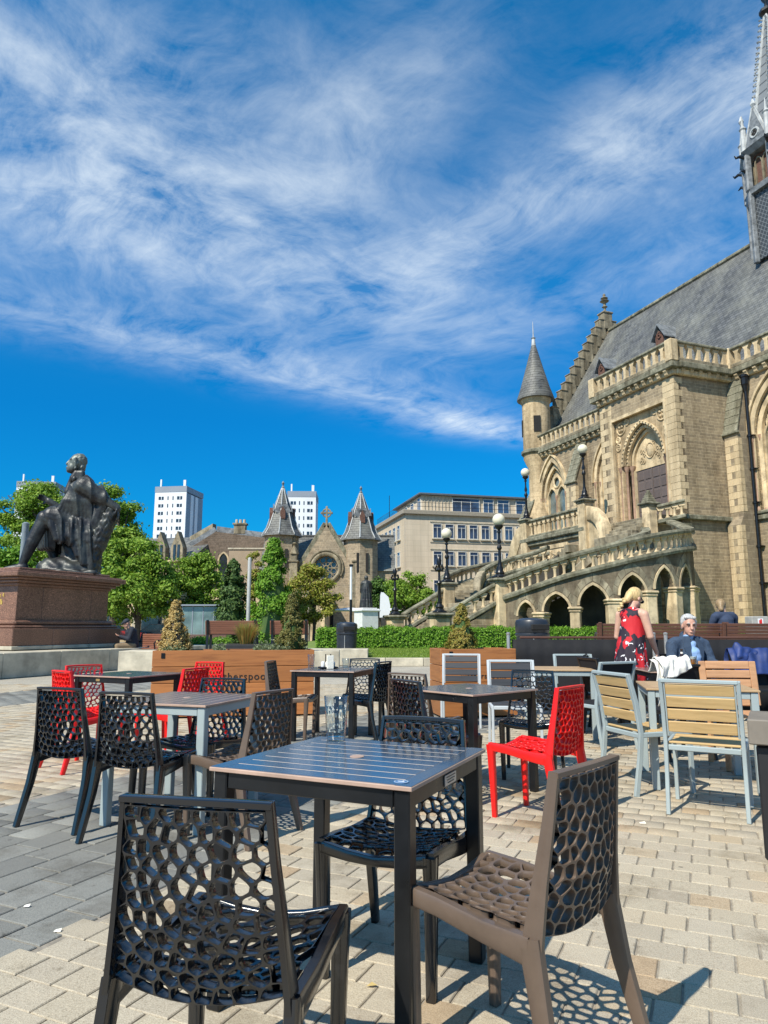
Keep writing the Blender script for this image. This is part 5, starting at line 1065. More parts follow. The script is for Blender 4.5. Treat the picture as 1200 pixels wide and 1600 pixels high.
b = MB(); b.tube([(2.5, -0.25, 0.2), (2.5, -0.25, 6.6)], 0.07, 6); b.obj('downpipe', M_['iron'], CH)
# old school with gabled dormers, and the brown gable house
SC = thing('school_building', 'old sandstone school with small pointed gables and slate roof behind the trees', 'school', (-22.6, 70, -0.9), R(-14))
b = MB(); b.box((0, 5, 4.4), (7.4, 10, 8.8)); b.obj('wall', M_['rubble'], SC)
b = MB(); b.add([(-9, -0.2, 8.8), (3.9, -0.2, 8.8), (3.9, 5, 11.6), (-9, 5, 11.6), (-9, 10, 8.8), (3.9, 10, 8.8)], [(0, 1, 2, 3), (3, 2, 5, 4), (0, 3, 4), (1, 5, 2)]); b.obj('roof', M_['slate'], SC)
b = MB(); b.box((0, -0.1, 8.55), (7.6, 0.4, 0.25)); b.obj('cornice', M_['ashlar'], SC)
b = MB(); b.prism([(-3.7, 0), (-1.2, 0), (-1.2, 8.2), (-2.45, 11.2), (-3.7, 8.2)], -0.9, -0.1); b.obj('cross_gable', M_['rubble'], SC)
for x in (0.5, 2.4):
    b = MB(); b.prism([(x - 0.65, 8.5), (x + 0.65, 8.5), (x + 0.65, 9.9), (x, 11.5), (x - 0.65, 9.9)], -0.5, 0.3); do = b.obj('gabled_dormer', M_['ashlar_grey'], SC)
    b = MB(); b.box((x - 0.22, -0.52, 9.4), (0.26, 0.08, 1.5)); b.obj('pane', M_['wg'], do); b = MB(); b.box((x + 0.22, -0.52, 9.4), (0.26, 0.08, 1.5)); b.obj('pane', M_['wg'], do)
for x in (-2.75, -2.15):
    b = MB(); b.box((x, -0.92, 5.6), (0.36, 0.08, 3.2)); b.obj('window', M_['wg'], SC)
for x in (-0.6, 0.7, 2.0, 3.1):
    for z in (2.2, 5.8):
        b = MB(); b.box((x, -0.02, z), (0.7, 0.1, 2.0)); b.obj('window', M_['wg'], SC)
b = MB(); b.prism([(1.0, 11.0), (3.6, 11.0), (3.6, 12.9), (1.0, 11.6)], 4.4, 5.2); b.obj('skew_gable', M_['ashlar_grey'], SC)
gp = at(303, 850, 72)
HG = thing('gable_house', 'brown stone gable end with one tall pointed window and a square chimney', 'house', (gp.x, 72, 0))
M_['brownst'] = stonewall('brown_rubble', (0.19, 0.145, 0.11), (0.135, 0.105, 0.08), (0.25, 0.195, 0.145), 0.5, 0.2, 'x', 0.5, 0.015)
b = MB(); b.prism([(-0.2, 0), (7.3, 0), (7.3, 10.3), (2.2, 10.95), (-0.2, 9.4)], 0, 0.6); b.obj('gable_wall', M_['brownst'], HG)
b = MB(); b.box((3.6, 5.2, 4.6), (7.2, 9, 9.2)); b.obj('wall', M_['brownst'], HG)
b = MB(); b.beam((-0.4, 0.3, 9.4), (2.2, 0.3, 11.1), 0.9, 0.14, 0, (0, 1, 0)); b.beam((2.2, 0.3, 11.1), (7.4, 0.3, 10.4), 0.9, 0.14, 0, (0, 1, 0)); b.obj('verge', M_['lead'], HG)
b = MB(); band(b, front(-0.0), 3.1, 0.42, 0.7, 8.0, 0, 0.16, 0.1, -0.08, 5.5, 6); wo = b.obj('window', M_['ashlar'], HG); b = MB(); archfill(b, lambda s, t, z: (s, -0.03, z), 3.1, 0.42, 0.7, 8.0, 5.5, 0, 6); b.obj('pane', M_['wg'], wo)
b = MB(); b.box((4.6, 0.6, 11.3), (1.2, 0.8, 1.1), 0.03); b.box((4.6, 0.6, 11.8), (1.45, 1.0, 0.16)); ch_ = b.obj('chimney', M_['ashlar_grey'], HG)
for i in range(3):
    b = MB(); b.lathe([(0.15, 11.85), (0.13, 12.3)], 8, (4.2 + i * 0.4, 0.6, 0)); b.obj('chimney_pot', M_['kerb'], ch_)
fb = at(358, 857, 69)
FB_ = thing('flat_roofed_annexe', 'plain beige flat-roofed block between the brown gable and the church turret', 'building', (fb.x, 69, 0))
b = MB(); b.box((1.9, 2, 4.4), (3.8, 4, 8.8)); b.obj('wall', mat('beige_render', (0.33, 0.25, 0.17), 0.9, var=0.06, scale=1), FB_); b = MB(); b.box((1.9, 2, 8.86), (4.0, 4.2, 0.14)); b.obj('roof_edge', M_['kerb'], FB_)
st = thing('street_facade', 'low pale stone shopfronts across the road seen under the tree crowns', 'building', (-30, 60, 0))
b = MB(); b.box((8, 3, 2.2), (34, 6, 4.4)); b.obj('wall', M_['ashlar'], st)
for i in range(11):
    b = MB(); b.box((-7 + i * 2.9, -0.05, 1.5), (1.6, 0.15, 2.2)); b.obj('window', M_['wg'], st); b = MB(); b.box((-5.5 + i * 2.9, -0.06, 2.2), (0.35, 0.2, 4.2)); b.obj('pilaster', M_['kerb'], st)
gl = thing('glass_shelter', 'glazed street shelter behind the golden shrub and the slim tree trunk', 'shelter', (at(292, 980, 42).x, 42, 0))
for i in range(5):
    b = MB(); b.box((i * 0.62, 0, 1.3), (0.56, 0.03, 2.2)); b.obj('pane', winglass('shelter_glass', (0.12, 0.17, 0.16), 0.1), gl); b = MB(); b.box((i * 0.62 - 0.31, 0, 1.25), (0.05, 0.07, 2.5)); b.obj('post', M_['bluegrey'], gl)
b = MB(); b.box((1.25, 0.5, 2.5), (3.3, 1.5, 0.08)); b.obj('roof', M_['bluegrey'], gl)
# ================================================================ cafe furniture
def plastic(name, c, rough=0.28, spec=0.5):
    t = NT(name); v = t.obj(); n = t.noise(v, 5, 5, 0.65); s2 = t.noise(v, 70, 3, 0.7)
    col = t.mix(t.ramp(n, [(0.3, tuple(x * .82 for x in c)), (0.7, tuple(min(1, x * 1.15) for x in c))]), tuple(min(1, x * 1.4 + 0.012) for x in c), t.ramp(s2, [(0.66, (0, 0, 0)), (0.8, (.3, .3, .3))]))
    sc = t.noise(t.obj((9, 9, 60), (0.4, 0.2, 0.9)), 3.0, 6, 0.75); col = t.mix(col, tuple(min(1, x * 1.4 + 0.018) for x in c), t.ramp(sc, [(0.66, (0, 0, 0)), (0.76, (.45, .45, .45))]))
    t.set('Base Color', col); t.set('Specular IOR Level', spec)
    t.set('Roughness', t.new('ShaderNodeMapRange', {0: n, 3: rough - 0.07, 4: rough + 0.14}).outputs[0]); t.bump(s2, 0.06, 0.002); return t.m
M_['pblack'] = plastic('black_plastic', (0.007, 0.0075, 0.009), 0.15, 1.0); M_['pbrown'] = plastic('taupe_plastic', (0.125, 0.088, 0.064), 0.3); M_['pred'] = plastic('red_plastic', (0.75, 0.010, 0.008), 0.3)
def cells(nx, ny, x0, x1, z0, z1, jit, seed, warp):
    r = random.Random(seed); pts = []
    for j in range(ny):
        for i in range(nx + (j % 2)):
            pts.append((x0 + (x1 - x0) * (i + (0.5 if j % 2 == 0 else 0.0) + r.uniform(-jit, jit)) / nx, z0 + (z1 - z0) * (j + 0.5 + r.uniform(-jit, jit)) / ny))
    out = []
    for a, (px_, pz) in enumerate(pts):
        pl = [(1, 0, x1 - px_), (-1, 0, px_ - x0), (0, 1, z1 - pz), (0, -1, pz - z0)]   # half planes n.d <= k around the site
        for b_, (qx, qz) in enumerate(pts):
            if a == b_: continue
            dx_, dz_ = (qx - px_), (qz - pz) ; l = math.hypot(dx_, dz_)
            if l < 0.22: pl.append((dx_ / l, dz_ / l, l / 2))
        if min(k for _, _, k in pl) <= 0.002: continue
        out.append((px_, pz, pl))
    return out
def lattice(name, surf, cl, strut, th, M=14):
    """perforated shell: surf(u, v, n) -> point on the curved surface offset n along its normal"""
    b = MB()
    for (cx, cz, pl) in cl:
        cor = []                                            # corners of the cell
        for i in range(len(pl)):
            for j in range(i):
                (a1, b1, k1), (a2, b2, k2) = pl[i], pl[j]; d = a1 * b2 - a2 * b1
                if abs(d) < 1e-6: continue
                x, z = (k1 * b2 - k2 * b1) / d, (a1 * k2 - a2 * k1) / d
                if all(x * p[0] + z * p[1] <= p[2] + 1e-6 for p in pl): cor.append(math.atan2(z, x) % (2 * math.pi))
        an = sorted(cor + [2 * math.pi * i / M for i in range(M)]); an = [a for i, a in enumerate(an) if i == 0 or a - an[i - 1] > 0.05 or a in cor]
        vs = []; k = len(an)
        for a in an:
            c, s_ = math.cos(a), math.sin(a)
            den = [(p[0] * c + p[1] * s_, p[2]) for p in pl]
            ro = min(kk / d for d, kk in den if d > 1e-6)
            inv = sum((d / max(kk - strut, 0.0015)) ** 7 for d, kk in den if d > 1e-6); rh = min(inv ** (-1 / 7), ro - strut * 0.6)
            rm = rh + min(strut * 0.45, (ro - rh) * 0.72); ch = th * 0.24
            for rr, nn in ((ro, th / 2), (rm, th / 2), (rh, th / 2 - ch), (rh, -th / 2 + ch), (rm, -th / 2), (ro, -th / 2)): vs.append(surf(cx + c * rr, cz + s_ * rr, nn))
        fs = [(6 * i + q, 6 * ((i + 1) % k) + q, 6 * ((i + 1) % k) + q + 1, 6 * i + q + 1) for i in range(k) for q in range(5)]
        b.add(vs, fs)
    return b
def back_surf(u, v, n):                                    # u -0.195..0.195, v 0..0.46
    f = v / 0.46; e = (u / 0.195) ** 2
    bul = (1 - e) * (0.055 * (1 - f) ** 1.2 + 0.012)
    x = u * (0.845 + 0.195 * (1 - f)) ; z = 0.365 + 0.042 * (1 - f) + v + 0.03 * e * (1 - f) ** 2
    y = -0.205 - 0.055 * f - bul + (0.06 * max(0, 0.35 - f) / 0.35) ** 1.0 * (1 - e) * 0.9
    nrm = Vector((u * 0.6, -1, 0.12 - 0.5 * max(0, 0.3 - f))).normalized()
    return Vector((x, y, z)) + nrm * n
def seat_surf(u, v, n):                                    # u across, v front to back
    e = (u / 0.2) ** 2; f = v / 0.4
    z = 0.455 - 0.035 * (1 - e) * (0.35 + 0.65 * math.sin(math.pi * min(1, f * 0.9))) - 0.018 * f + (-0.03 * max(0, 0.12 - f) / 0.12) * (1 - e)
    return Vector((u, 0.215 - v, z + n))
BL = lattice('back', back_surf, cells(8, 11, -0.195, 0.195, 0.0, 0.45, 0.28, 11, 0), 0.0036, 0.032, 14)
SL = lattice('seat', seat_surf, cells(8, 8, -0.2, 0.2, 0.0, 0.4, 0.28, 5, 0), 0.0046, 0.018, 12)
def shell_chair(mk, label):
    m = M_[mk]; t = thing('shell_chair', label, 'chair', (0, 0, 0), 0, 'openwork plastic chairs at the tables')
    b = MB(); b.v = list(SL.v); b.f = list(SL.f); b.mi = list(SL.mi)
    for s_ in (-1, 1): b.sweep([(s_ * 0.208, 0.225, 0.438), (s_ * 0.212, 0.10, 0.432), (s_ * 0.215, -0.06, 0.41), (s_ * 0.217, -0.2, 0.40)], [0.03] * 4, [0.05, 0.05, 0.055, 0.07], (1, 0, 0))
    b.sweep([(-0.2, 0.226, 0.437), (-0.1, 0.222, 0.42), (0, 0.22, 0.412), (0.1, 0.222, 0.42), (0.2, 0.226, 0.437)], [0.026] * 5, [0.042, 0.036, 0.032, 0.036, 0.042], (0, 1, 0))
    b.obj('seat', m, t, smooth=50)
    b = MB(); b.v = list(BL.v); b.f = list(BL.f); b.mi = list(BL.mi)
    for s_ in (-1, 1): b.sweep([(s_ * 0.216, -0.205, 0.40), (s_ * 0.199, -0.225, 0.56), (s_ * 0.184, -0.245, 0.70), (s_ * 0.173, -0.262, 0.835)], [0.018, 0.016, 0.015, 0.015], [0.060, 0.042, 0.034, 0.028], (1, 0, 0))
    b.sweep([(-0.179, -0.263, 0.829), (-0.1, -0.274, 0.832), (0, -0.278, 0.833), (0.1, -0.274, 0.832), (0.179, -0.263, 0.829)], 0.03, 0.015, (0, 1, 0))
    b.obj('backrest', m, t, smooth=50)
    for s_ in (-1, 1):
        b = MB(); b.sweep([(s_ * 0.206, 0.215, 0.45), (s_ * 0.205, 0.212, 0.38), (s_ * 0.203, 0.205, 0.2), (s_ * 0.20, 0.20, 0.0)], [0.046, 0.042, 0.037, 0.032], [0.052, 0.044, 0.036, 0.03], (1, 0, 0)); b.obj('leg', m, t, smooth=50)
        b = MB(); b.sweep([(s_ * 0.216, -0.20, 0.43), (s_ * 0.222, -0.235, 0.25), (s_ * 0.235, -0.305, 0.0)], [0.030, 0.032, 0.028], [0.062, 0.048, 0.034], (1, 0, 0)); b.obj('leg', m, t, smooth=50)
    return t
_first = {}
def chair(kind, x, y, deg, label, mk):
    key = (kind, mk); make = {'shell': shell_chair, 'slat': slat_chair}[kind]
    if key not in _first: o = make(mk, label); _first[key] = o; o.location = (x, y, 0); o.rotation_euler = (0, 0, R(deg)); return o
    return dup(_first[key], (x, y, 0), R(deg), label)
# slatted chairs with a square-tube frame
M_['greyframe'] = mat('grey_green_powder_coat', (0.33, 0.385, 0.385), 0.42, var=0.06, scale=4, spec=0.45)
M_['palegrey'] = mat('pale_grey_powder_coat', (0.50, 0.53, 0.54), 0.42, var=0.06, scale=4, spec=0.45)
M_['tanslat'] = wood('tan_composite_slat', (0.50, 0.335, 0.145), (0.40, 0.26, 0.105), 0.6, 1.4, 0, 0.07)
M_['darkslat'] = wood('charcoal_composite_slat', (0.035, 0.035, 0.038), (0.022, 0.022, 0.025), 0.5, 1.4, 0, 0.1)
M_['sling'] = mat('black_mesh_fabric', (0.014, 0.014, 0.016), 0.8, var=0.2, scale=300, spec=0.3)
M_['teak'] = wood('warm_teak', (0.50, 0.27, 0.135), (0.38, 0.19, 0.09), 0.5, 1.2, 0, 0.08)
def slat_chair(mk, label):
    fm, sm_, grp = {'tan': ('greyframe', 'tanslat', 'tan slatted chairs with grey frames'), 'dark': ('palegrey', 'darkslat', 'dark slatted chairs with pale frames'), 'sling': ('greyframe', 'sling', 'black sling chairs with grey frames'), 'black': ('iron', 'sling', 'all-black chairs at the barrier tables')}[mk]
    t = thing('slat_chair' if mk in ('tan', 'dark') else 'sling_chair', label, 'chair', (0, 0, 0), 0, grp); m = M_[fm]
    def post(s_): return [(s_ * 0.235, -0.27, 0.0), (s_ * 0.235, -0.225, 0.26), (s_ * 0.235, -0.205, 0.44), (s_ * 0.235, -0.235, 0.66), (s_ * 0.235, -0.29, 0.865)]
    for s_ in (-1, 1):
        b = MB(); b.sweep(post(s_), 0.026, [0.038, 0.036, 0.036, 0.034, 0.032], (1, 0, 0)); b.obj('leg', m, t, smooth=30)
        b = MB(); b.sweep([(s_ * 0.235, 0.21, 0.0), (s_ * 0.235, 0.21, 0.425)], 0.026, 0.034, (1, 0, 0)); b.obj('leg', m, t, smooth=30)
    b = MB(); b.beam((-0.235, -0.291, 0.857), (0.235, -0.291, 0.857), 0.03, 0.026, 0.005)
    for s_ in (-1, 1): b.beam((s_ * 0.235, -0.2, 0.425), (s_ * 0.235, 0.225, 0.43), 0.026, 0.036, 0.005)
    b.beam((-0.222, 0.214, 0.428), (0.222, 0.214, 0.428), 0.026, 0.036, 0.005); b.beam((-0.222, -0.2, 0.415), (0.222, -0.2, 0.415), 0.026, 0.036, 0.005)
    for s_ in (-1, 1): b.sweep([(s_ * 0.214, -0.212, 0.50), (s_ * 0.214, -0.238, 0.66), (s_ * 0.214, -0.287, 0.845)], 0.01, 0.02, (1, 0, 0))
    b.obj('frame', m, t, smooth=30)
    if mk in ('tan', 'dark'):
        for k in range(4):
            z = 0.555 + k * 0.082; y = float(np.interp(z, [0.44, 0.66, 0.865], [-0.205, -0.235, -0.29])); b = MB(); b.box((0, 0, 0), (0.418, 0.014, 0.072), 0.004, Matrix.Rotation(R(-10 - k * 2.0) * -1, 3, 'X')); b.obj('slat', M_[sm_], t, loc=(0, y - 0.004, z))
        for k in range(6):
            b = MB(); b.box((0, 0, 0), (0.44, 0.062, 0.014), 0.004); b.obj('slat', M_[sm_], t, loc=(0, 0.172 - k * 0.067, 0.447 - 0.010 * math.sin(k / 5 * math.pi)))
    else:
        b = MB(); b.sweep([(0, -0.212, 0.47), (0, -0.236, 0.60), (0, -0.262, 0.74), (0, -0.289, 0.848)], 0.43, 0.008, (1, 0, 0)); b.obj('backrest', M_[sm_], t)
        b = MB(); b.sweep([(0, 0.205, 0.447), (0, 0.05, 0.437), (0, -0.19, 0.43)], 0.43, 0.010, (1, 0, 0)); b.obj('seat', M_[sm_], t)
    return t
# tables
def tabletop_mat(name, c, rough):
    t = NT(name); v = t.obj(); n = t.noise(v, 3, 5, 0.6); f = t.noise(v, 60, 3, 0.7)
    t.set('Base Color', t.mix(t.ramp(n, [(0.3, tuple(x * .85 for x in c)), (0.7, tuple(x * 1.15 for x in c))]), tuple(min(1, x * 1.5 + .02) for x in c), t.ramp(f, [(0.62, (0, 0, 0)), (0.8, (.4, .4, .4))])))
    t.set('Roughness', t.new('ShaderNodeMapRange', {0: n, 3: rough - .06, 4: rough + .12}).outputs[0]); t.set('Specular IOR Level', 0.9); t.set('Coat Weight', 0.5); t.set('Coat Roughness', 0.12); return t.m
M_['topblack'] = tabletop_mat('black_laminate', (0.045, 0.066, 0.095), 0.2); M_['topbrown'] = tabletop_mat('brown_laminate', (0.185, 0.125, 0.098), 0.3); M_['toptan'] = wood('tan_top_board', (0.42, 0.28, 0.15), (0.33, 0.21, 0.11), 0.45, 1.0, 0, 0.1)
M_['core'] = mat('pink_brown_edge', (0.42, 0.285, 0.215), 0.6, var=0.1, scale=10)
M_['tan_peg'] = mat('pale_slot_liner', (0.62, 0.50, 0.40), 0.7, var=0.06, scale=12)
M_['silver'] = mat('brushed_plate', (0.55, 0.53, 0.5), 0.35, 0.6, var=0.08, scale=30)
def cafe_table(x, y, deg, label, top, frame, s=0.74, h=0.745, nsl=9, grp='square cafe tables', core='core', sy=None, hole=True, plate=True):
    t = thing('cafe_table', label, 'table', (x, y, 0), R(deg), grp); m = M_[frame]; sy = sy or s
    b = MB(); b.box((0, 0, h - 0.0058), (s, sy, 0.0135), 0.002); b.obj('tabletop', M_[core], t)
    if core == 'core':
        b = MB(); b.box((0, 0, h + 0.0012), (s - 0.1, sy - 0.03, 0.0010)); b.obj('slot_liner', M_['tan_peg'], t)
    pm = 0.055; ln = s - 2 * pm - 0.004; pw = (sy - 0.012) / nsl; gap = 0.0075
    b = MB(); b.box((0, 0, 0), (ln, pw - gap, 0.005), 0.0012); pme = b.mesh('plank', M_[top]); b = MB(); b.box((0, 0, 0), (pm, sy - 0.008, 0.005), 0.0012); eme = b.mesh('plank', M_[top])
    for i in range(nsl):
        o = bpy.data.objects.new('plank', pme); link(o, t); o.location = (0, -sy / 2 + 0.006 + pw * (i + 0.5), h)
    for s_ in (-1, 1):
        o = bpy.data.objects.new('plank', eme); link(o, t); o.location = (s_ * (s / 2 - pm / 2 - 0.002), 0, h - 0.0001)
    if hole:
        b = MB(); b.lathe([(0.026, 0.0), (0.026, 0.0035), (0.02, 0.004)], 20, (0, 0, h + 0.0008)); b.obj('parasol_hole', M_['core'], t)
    lw = 0.052
    for sx in (-1, 1):
        for q in (-1, 1):
            b = MB(); b.box((sx * (s / 2 - lw / 2 - 0.012), q * (sy / 2 - lw / 2 - 0.012), (h - 0.014) / 2), (lw, lw, h - 0.014), 0.004); b.obj('leg', m, t)
    for q in (-1, 1):
        b = MB(); b.box((0, q * (sy / 2 - 0.03), h - 0.04), (s - 2 * lw - 0.03, 0.028, 0.052), 0.003); b.obj('apron', m, t)
        b = MB(); b.box((q * (s / 2 - 0.03), 0, h - 0.04), (0.028, sy - 2 * lw - 0.03, 0.052), 0.003); b.obj('apron', m, t)
    return t
T1 = cafe_table(-0.098, 2.66, -25, 'black slatted-top table in front with a single empty pint glass on it', 'topblack', 'iron', core='core')
T2 = cafe_table(-1.31, 4.83, 72, 'brown slatted-top table on grey-green legs, with black chairs round it', 'topbrown', 'greyframe')
T3 = cafe_table(-0.565, 8.1, 73, 'black table by the plank planter holding two glasses and a condiment tray', 'topblack', 'iron', hole=False)
T4 = cafe_table(0.655, 5.56, 41, 'black chequer-slotted table beside the single red chair', 'topblack', 'iron')
T5 = cafe_table(-2.58, 7.3, 65, 'black table between the red chairs, near the statue plinth', 'topblack', 'iron')
T6 = cafe_table(2.0, 8.3, -6, 'small tan-topped table with grey legs near the black barrier', 'toptan', 'greyframe', grp='tan-topped tables', core='toptan', hole=False)
T7 = cafe_table(2.50, 5.85, -14, 'tan slatted wooden-topped table between the slat chairs at the right', 'toptan', 'greyframe', s=0.80, nsl=10, grp='tan-topped tables', core='toptan', hole=False)
T8 = cafe_table(3.25, 8.0, -4, 'dark table in front of the seated man, with beer glasses and a bottle', 'topbrown', 'iron', grp='square cafe tables', s=0.8, hole=False)
b = MB(); b.box((0, -0.346 + 0.02, 0), (0.11, 0.004, 0.035), 0.001); o = b.obj('name_plate', M_['silver'], T1); o.location = (0, 0, 0.703); o.rotation_euler = (0, 0, R(0)); 
o.data.transform(Matrix.Translation((0, 0.326, 0))); o.location = (0.357, 0.0, 0.703); o.rotation_euler = (0, 0, R(90))
b = MB()
for k in range(3): b.box((0, 0, 0.010 - k * 0.009), (0.085 - k * 0.012, 0.002, 0.0025))
q = b.obj('plate_print', M_['iron'], o); q.location = (0, -0.0028, 0)
b = MB(); b.lathe([(0.024, 0), (0.024, 0.0012)], 24); o = b.obj('round_sticker', mat('blue_sticker', (0.05, 0.16, 0.33), 0.4), T1); o.location = (0.315, -0.32, 0.7478)
b = MB(); b.lathe([(0.0195, 0.0012), (0.021, 0.0016), (0.0195, 0.0018)], 24, cap=False); b.box((0, 0, 0.0015), (0.022, 0.004, 0.001)); b.box((0.004, 0.006, 0.0015), (0.004, 0.010, 0.001)); b.obj('sticker_print', M_['white'], o)
b = MB(); b.box((0, 0, 0), (0.05, 0.004, 0.022), 0.001); o = b.obj('brass_plate', mat('brass_plate', (0.45, 0.30, 0.12), 0.4, 0.5), T5); o.location = (-0.354, 0.05, 0.705); o.rotation_euler = (0, 0, R(90))
for a in ((-0.362, 1.90, 348, 'glossy black openwork chair in front, its back to the viewer, left of the front table', 'pblack'), (0.372, 2.235, 47, 'taupe openwork chair turned side-on at the right of the front table', 'pbrown'),
          (0.055, 2.80, 156, 'black openwork chair facing the viewer behind the front table with the pint glass', 'pblack'), (-0.89, 4.47, 60, 'taupe openwork chair at the right side of the brown-topped table', 'pbrown'),
          (-1.93, 4.775, 338, 'black openwork chair at the far left, seen from behind with red chairs beyond', 'pblack'), (-1.415, 4.46, 342, 'black openwork chair seen from behind tucked under the brown-topped table', 'pblack'),
          (-1.27, 5.1, 162, 'black openwork chair facing the viewer across the brown-topped table', 'pblack'), (-2.64, 6.5, 318, 'red openwork chair nearest the left end of the far black table', 'pred'),
          (-2.83, 7.05, 225, 'red openwork chair behind the far black table, in front of the stone plinth', 'pred'), (-1.99, 6.8, 67, 'red openwork chair side-on at the right end of the far black table', 'pred'),
          (-2.0, 7.62, 158, 'red openwork chair facing the viewer in front of the plank planter lettering', 'pred'), (-1.02, 8.05, 262, 'taupe openwork chair at the left of the table with the condiment tray', 'pbrown'),
          (-0.24, 8.05, 63, 'black openwork chair side-on at the right of the table with the condiment tray', 'pblack'), (-0.24, 8.45, 178, 'black openwork chair behind the table with the condiment tray', 'pblack'),
          (0.34, 6.15, 325, 'taupe-black openwork chair seen from behind at the left rear of the chequer-slotted table', 'pbrown'), (0.385, 5.3, 300, 'black openwork chair side-on at the left of the chequer-slotted table', 'pblack'),
          (1.22, 6.07, 162, 'black openwork chair behind the single red chair, facing the viewer', 'pblack'), (1.0, 4.83, 49, 'single red openwork chair right of the chequer-slotted table', 'pred')):
    chair('shell', *a)
for a in ((2.205, 5.0, 331, 'tan slatted chair with its back straight to the viewer, right of the taupe chair', 'tan'), (2.03, 5.66, 285, 'tan slatted chair turned side-on, left of the tan wooden-topped table', 'tan'),
          (2.22, 7.5, 28, 'black sling chair with tall grey frame, left of the woman in the red dress', 'sling'), (2.42, 9.0, 177, 'black sling chair behind the small tan-topped table', 'sling'),
          (1.32, 7.35, 176, 'dark slatted chair with wide pale frame right of the planter lettering', 'dark'), (0.97, 9.1, 172, 'dark slatted chair in front of the right-hand plank planter', 'dark'),
          (2.78, 7.0, 12, 'black sling chair with a white jacket draped over its back', 'black'), (2.86, 9.1, 250, 'dark sling chair beside the woman, against the black barrier', 'black'), (3.75, 6.35, 60, 'grey-framed sling chair cut off by the right edge', 'sling')):
    chair('slat', *a)
# teak chair with slotted back
tk = thing('teak_chair', 'warm brown wooden chair with a slotted board back, behind the tan table', 'chair', (3.17, 6.45, 0), R(174))
b = MB(); b.box((0, 0, 0), (0.06, 0.02, 0.40), 0.006); 
for s_ in (-1, 1):
    o = b.obj('stile', M_['teak'], tk) if s_ < 0 else copy_part(o, Matrix.Identity(4)); o.location = (s_ * 0.225, -0.24, 0.70); o.rotation_euler = (R(8), 0, 0)
b = MB(); b.box((0, 0, 0), (0.39, 0.02, 0.072), 0.006); sme = b.mesh('slat', M_['teak'])
for k in range(5):
    o = bpy.data.objects.new('slat', sme); link(o, tk); o.location = (0, -0.215 - k * 0.0115, 0.535 + k * 0.082); o.rotation_euler = (R(8), 0, 0)
b = MB(); b.box((0, 0, 0), (0.44, 0.08, 0.02), 0.006); sme = b.mesh('slat', M_['teak'])
for k in range(5):
    o = bpy.data.objects.new('slat', sme); link(o, tk); o.location = (0, 0.17 - k * 0.088, 0.45)
for s_ in (-1, 1):
    for y in (0.19, -0.2):
        b = MB(); b.beam((s_ * 0.2, y, 0.44), (s_ * 0.215, y * 1.12, 0.0), 0.045, 0.035, 0.006); b.obj('leg', M_['teak'], tk)
    b = MB(); b.beam((s_ * 0.21, 0.2, 0.42), (s_ * 0.21, -0.2, 0.42), 0.025, 0.05, 0.004); b.obj('rail', M_['teak'], tk)
# ================================================================ planters, barrier and street furniture
M_['plank'] = wood('orange_stained_plank', (0.37, 0.145, 0.045), (0.24, 0.085, 0.026), 0.45, 0.8, 0, 0.14); M_['plankside'] = wood('orange_stained_plank_end', (0.34, 0.135, 0.042), (0.23, 0.082, 0.024), 0.5, 0.8, 1, 0.1)
M_['soil'] = mat('dark_compost', (0.03, 0.022, 0.016), 0.95, var=0.3, scale=20, bump=0.5); M_['ink'] = mat('black_lettering', (0.012, 0.011, 0.010), 0.6)
def lettering(txt, size, m, parent, loc, rot, ext=0.002, name='lettering', bold=0.006, spacing=1.0):
    cu = bpy.data.curves.new('txt', 'FONT'); cu.body = txt; cu.size = size; cu.extrude = ext; cu.align_x = 'CENTER'; cu.align_y = 'CENTER'; cu.offset = bold * size; cu.space_character = spacing; cu.resolution_u = 3
    tmp = bpy.data.objects.new('txt', cu); S.collection.objects.link(tmp); me = bpy.data.meshes.new_from_object(tmp.evaluated_get(bpy.context.evaluated_depsgraph_get()))
    bpy.data.objects.remove(tmp); me.materials.clear(); me.materials.append(m)
    o = bpy.data.objects.new(name, me); link(o, parent); o.location = loc; o.rotation_euler = rot; return o
def planter(label, p0, p1, dep, h, txt_x, txt_size):
    """plank trough; front face from p0 to p1"""
    d = Vector((p1[0] - p0[0], p1[1] - p0[1], 0)); l = d.length; rz = math.atan2(d.y, d.x)
    t = thing('plank_planter', label, 'planter', (p0[0], p0[1], 0), rz, 'stained plank planters'); n = 4; ph = (h - 0.02) / n
    for side in range(4):
        for k in range(n):
            b = MB(); z = 0.02 + ph * (k + 0.5)
            if side in (0, 1): b.box((0, 0, 0), (l, 0.035, ph - 0.007), 0.004); loc = (l / 2, 0.0175 if side == 0 else dep - 0.0175, z); m = M_['plank']
            else: b.box((0, 0, 0), (0.035, dep - 0.072, ph - 0.007), 0.004); loc = (0.0175 if side == 2 else l - 0.0175, dep / 2, z); m = M_['plankside']
            b.obj('plank', m, t, loc=loc)
    b = MB(); b.box((l / 2, dep / 2, h / 2 - 0.03), (l - 0.08, dep - 0.08, h - 0.06)); b.obj('liner', M_['soil'], t)
    lettering('wetherspoons', txt_size, M_['ink'], t, (txt_x, -0.003, h * 0.6), (R(90), 0, 0), spacing=1.12)
    b = MB(); b.box((0.14, -0.004, h - 0.07), (0.05, 0.008, 0.07), 0.002); b.obj('bracket', M_['iron'], t); return t
def scl(t): return t
PLL = planter('long stained plank planter with black lettering, holding the golden cone shrub', (-3.13, 9.7), (-0.98, 10.1), 0.62, 0.90, 1.21, 0.140)
PLR = planter('short stained plank planter with black lettering, holding the yellowing cone shrub', (0.775, 9.75), (1.83, 9.95), 0.62, 0.92, 0.60, 0.100)
conifer('cone_shrub', 'golden brown scorched cone shrub in the long plank planter', 272, 10.15, 937, 1016, 50, 20000, 0.028, M_['gold'], 'shrub', gz=0.84, tiers=16, puff=0.22)
